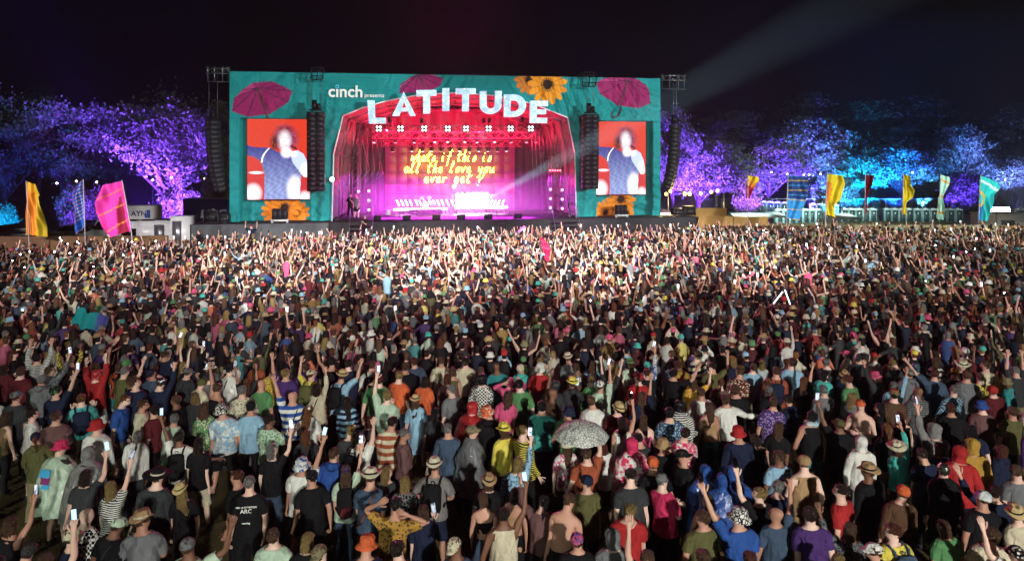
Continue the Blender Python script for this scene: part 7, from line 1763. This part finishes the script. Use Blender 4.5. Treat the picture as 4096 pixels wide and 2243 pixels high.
    for px, py in ((1145, 1012), (1235, 1078), (1548, 1066), (3232, 1052), (2520, 1020)):      # a few people riding on shoulders
        s_ = (py - HY) / (CAM_H - 2.45); x, y = (px - HX) / s_, F / s_; Vp, MH, pz, tip = rr.choice(variants['two']); tc = names[rr.choice(['grey', 'pink', 'lightblue', 'maroon', 'teal'])]
        cm = {'top': tc, 'sleeve': np.array(SKINS[0]), 'fore': np.array(SKINS[0]), 'skin': np.array(SKINS[0]), 'hair': names['brown'], 'leg': names['denim'], 'shin': np.array(SKINS[0]), 'shoe': names['darkgrey']}
        put(Vp * [.95, .95, .95] + [x, y, .60], Q0, np.array([cm[k] for k in RG]))
    V = np.concatenate(AV); Q = np.concatenate(AQ); C = np.concatenate(AC); MI = np.concatenate(AM)
    me = mesh_np('crowd', V, Q.astype(np.int32)); me.polygons.foreach_set('material_index', MI)
    sm = np.ones(len(Q), bool); me.polygons.foreach_set('use_smooth', sm)
    a = me.attributes.new('Col', 'FLOAT_COLOR', 'FACE'); a.data.foreach_set('color', np.concatenate([C, np.ones((len(C), 1))], 1).astype(np.float32).ravel())
    me.materials.append(attr_mat('crowd_clothes', rough=.8)); me.materials.append(emit('far_phone_screen', (.85, .93, 1), 1.6))
    return obj('crowd', me, None, None, 'dense far crowd of people with raised arms in front of the stage', 'crowd', kind='stuff')
# ------------------------------------------------------------------ the crowd
ls, pts = crowd_layout(); ls.sort(key=lambda s: s['y']); rr0 = random.Random(3)
for s in ls: s['lv'] = 1 if s['y'] < 13.5 else 0; make_person(s)
k0 = max(0, 300 - len(ls))
for x, y in pts[:k0]:
    s = random_spec(rr0, x, y, .16); s['lv'] = 1 if y < 13.5 else 0; make_person(s)
build_far(pts[k0:], torch_spots())

# ------------------------------------------------------------------ things held up in the crowd
q = P(2323, 1712, 12.0); g = empty('umbrella', (q.x, 11.95, 1.32), 0, 'open white lace umbrella held over the crowd', 'umbrella'); hz = q.z - 1.32; n = 8; V = [(0, 0, hz + .13)]
for j, (r, dz) in enumerate(((.2, .10), (.37, .02), (.50, -.12))): V += [(r * (1 if k % 2 == 0 else .955) * math.cos(k * math.pi / n), r * (1 if k % 2 == 0 else .955) * math.sin(k * math.pi / n), hz + dz + (0 if k % 2 == 0 else .012)) for k in range(2 * n)]
Fs = [[0, 1 + k, 1 + (k + 1) % 16] for k in range(16)] + [[1 + 16 * j + k, 17 + 16 * j + k, 17 + 16 * j + (k + 1) % 16, 1 + 16 * j + (k + 1) % 16] for j in range(2) for k in range(16)]
c_ = obj('canopy', mesh_np('canopy', V, Fs), cloth('leopard'), g, color=hx('8c8e88')); c_['col2'] = list(hx('d0d2cc'))
obj('shaft', MB().bar((0, 0, 0), (0, 0, hz + .2), .008, 6), m_alu, g); obj('handle', MB().bar((0, 0, -.06), (0, 0, .06), .016, 6), m_black, g)
for k in range(8): obj('rib', MB().bar((0, 0, hz + .12), (.49 * math.cos(k * math.pi / 4), .49 * math.sin(k * math.pi / 4), hz - .125), .005, 3), m_alu, g)
# teal cloth held over heads, pink streamer, glow sticks
a = P(365, 1325, 20.5); V = []; C = []
for i in range(15):
    for k in range(7):
        s_, t_ = i / 14 - .5, k / 6 - .5; V.append((s_ * 1.05, .12 * math.sin(i * .8) + t_ * .3, .42 * t_ - .28 * s_ + .05 * math.sin(i * 1.1 + k))); C.append(np.array(hx('1f8a90')) * (1 - .0 * s_) if s_ < .1 else np.array(hx('4a4a90')))
me = mesh_np('cloth', V, np.array([[i * 7 + k, i * 7 + 7 + k, i * 7 + 8 + k, i * 7 + 1 + k] for i in range(14) for k in range(6)]), True); set_col(me, C); g = obj('held_cloth', me, attr_mat('flag_cloth'), None, 'teal and violet cloth stretched over heads in the crowd', 'cloth'); g.location = (a.x, a.y, max(1.9, a.z))
a = P(2168, 1062, 32); g = empty('streamer', (a.x, 32, 0), 0, 'pink and red streamer on a pole above the crowd', 'flag'); obj('pole', MB().bar((0, 0, 0), (-.1, 0, 3.1), .018, 5), m_alu, g); V = []
for i in range(12):
    t_ = i / 11; V += [(-.1 + .25 * t_, -.03 + .08 * math.sin(i), 3.0 - 1.1 * t_), (-.1 + .25 * t_ + .42 * (1 - abs(t_ - .4)), .12 * math.sin(i * .9), 2.85 - 1.0 * t_)]
obj('cloth', mesh_np('cloth', V, [[2 * i, 2 * i + 2, 2 * i + 3, 2 * i + 1] for i in range(11)], True), mat('streamer_pink', hx('d8204c'), .6), g)
for i, (px, py, tilt) in enumerate(((3112, 1190, 38), (3150, 1188, -20))):
    a = P(px, py, 22.3); g = obj('glow_stick', MB().bar((0, 0, -.25), (0, 0, .25), .02, 8), emit('glow_stick', (.85, .9, 1), 2.2), None, ('white glow stick leaning inward over the crowd', 'white glow stick leaning outward over the crowd')[i], 'glow stick'); g.location = a; g.rotation_euler = (0, R(tilt), 0)

# crew on the stage and in the pit
def crew(u, v, z, yaw, pose, lab, **k):
    q = SW(u, v, z); sp = {'x': q.x, 'y': q.y, 'z': z, 'top': 'tee', 'tc': 'black', 'bot': 'tr', 'bc': 'black', 'hair': 's', 'hrc': 'brown', 'hat': '-', 'pose': pose, 'yaw': yaw, 'h': 1.0, 'b': 1.05, 'skin': SKINS[0], 'lv': 0, 'lab': lab, 'grp': 'crew at the stage'}
    sp.update(k); make_person(sp)
u, z = C2([(355, 1180)], 1.6)[0]; crew(u, 1.6, DECK, 150, 'df', 'crew member in grey T-shirt and shorts standing at the stage wing', tc='grey', bot='sh')
u, z = C2([(305, 1180)], 2.6)[0]; crew(u, 2.6, DECK, 200, 'dd', 'crew member in black standing behind the wing lamp stand')
u, z = C2([(420, 1290)], -2.9)[0]; crew(u, -2.9, .9, 160, 'fd', 'camera operator in black standing on a platform before the stage')
obj('camera_platform', MB().box((0, 0, .44), (1.3, 1.1, .88)).mesh('camera_platform'), m_scrim, None, 'black camera platform in the pit before the steps', 'platform').location = SW(u, -2.9, 0)
u, z = FP(1005, 950, -3.2); crew(u, -3.2, .35, 175, 'ww', 'steward in navy T-shirt and red cap facing the crowd with arms spread', tc='navy', hat='cap', hc='red')
obj('pit_step', MB().box((0, 0, .17), (1.2, .7, .34)).mesh('pit_step'), m_black, None, 'low black step under the steward in the pit', 'step').location = SW(u, -3.2, 0)
u, z = FP(1665, 945, -3.4); crew(u, -3.4, 0, 190, 'dd', 'steward in black with shaved head standing in the pit', hair='b')
u, z = FP(795, 950, -2.6); crew(u, -2.6, .0, 120, 'ff', 'camera operator in black crouching beside the grey stage skirt', lean=.3)
# ------------------------------------------------------------------ haze in the night air
def haze_box(name, lo, hi, density, color, g):
    c = [(a + b) / 2 for a, b in zip(lo, hi)]; d = [b - a for a, b in zip(lo, hi)]
    m = bpy.data.materials.new(name); m.use_nodes = True; nt = m.node_tree; nt.nodes.clear(); out = nt.nodes.new('ShaderNodeOutputMaterial'); pv = nt.nodes.new('ShaderNodeVolumePrincipled')
    pv.inputs['Color'].default_value = (*color, 1); pv.inputs['Density'].default_value = density; pv.inputs['Anisotropy'].default_value = g; nt.links.new(pv.outputs[0], out.inputs['Volume'])
    o = obj(name, MB().box(c, d), m, kind='stuff'); o['label'] = 'thin haze hanging in the night air'; o['category'] = 'haze'; return o
haze_box('haze', (-150, -45, -7), (150, 175, 34), .0003, (.95, .95, 1.0), .6)

def smoke():
    o = haze_box('stage_smoke', (0, 0, 0), (uI1 - uI0 - .8, 5.4, 3.6), .05, (.95, .9, .95), .3); m = o.data.materials[0]; N, L = m.node_tree.nodes, m.node_tree.links
    tc = N.new('ShaderNodeTexCoord'); sx = N.new('ShaderNodeSeparateXYZ'); L.new(tc.outputs['Generated'], sx.inputs[0]); mr = N.new('ShaderNodeMapRange'); mr.interpolation_type = 'SMOOTHSTEP'
    mr.inputs['From Min'].default_value = 0.0; mr.inputs['From Max'].default_value = .95; mr.inputs['To Min'].default_value = .05; mr.inputs['To Max'].default_value = 0.0; L.new(sx.outputs['Z'], mr.inputs['Value'])
    pv = [n for n in N if n.type == 'PRINCIPLED_VOLUME'][0]; L.new(mr.outputs[0], pv.inputs['Density'])
    o.location = SW(uI0 + .4, 1.2, DECK + .05); o.rotation_euler = (0, 0, SA); o['label'] = 'thin stage smoke glowing around the floor lamps'; o['category'] = 'smoke'
smoke()
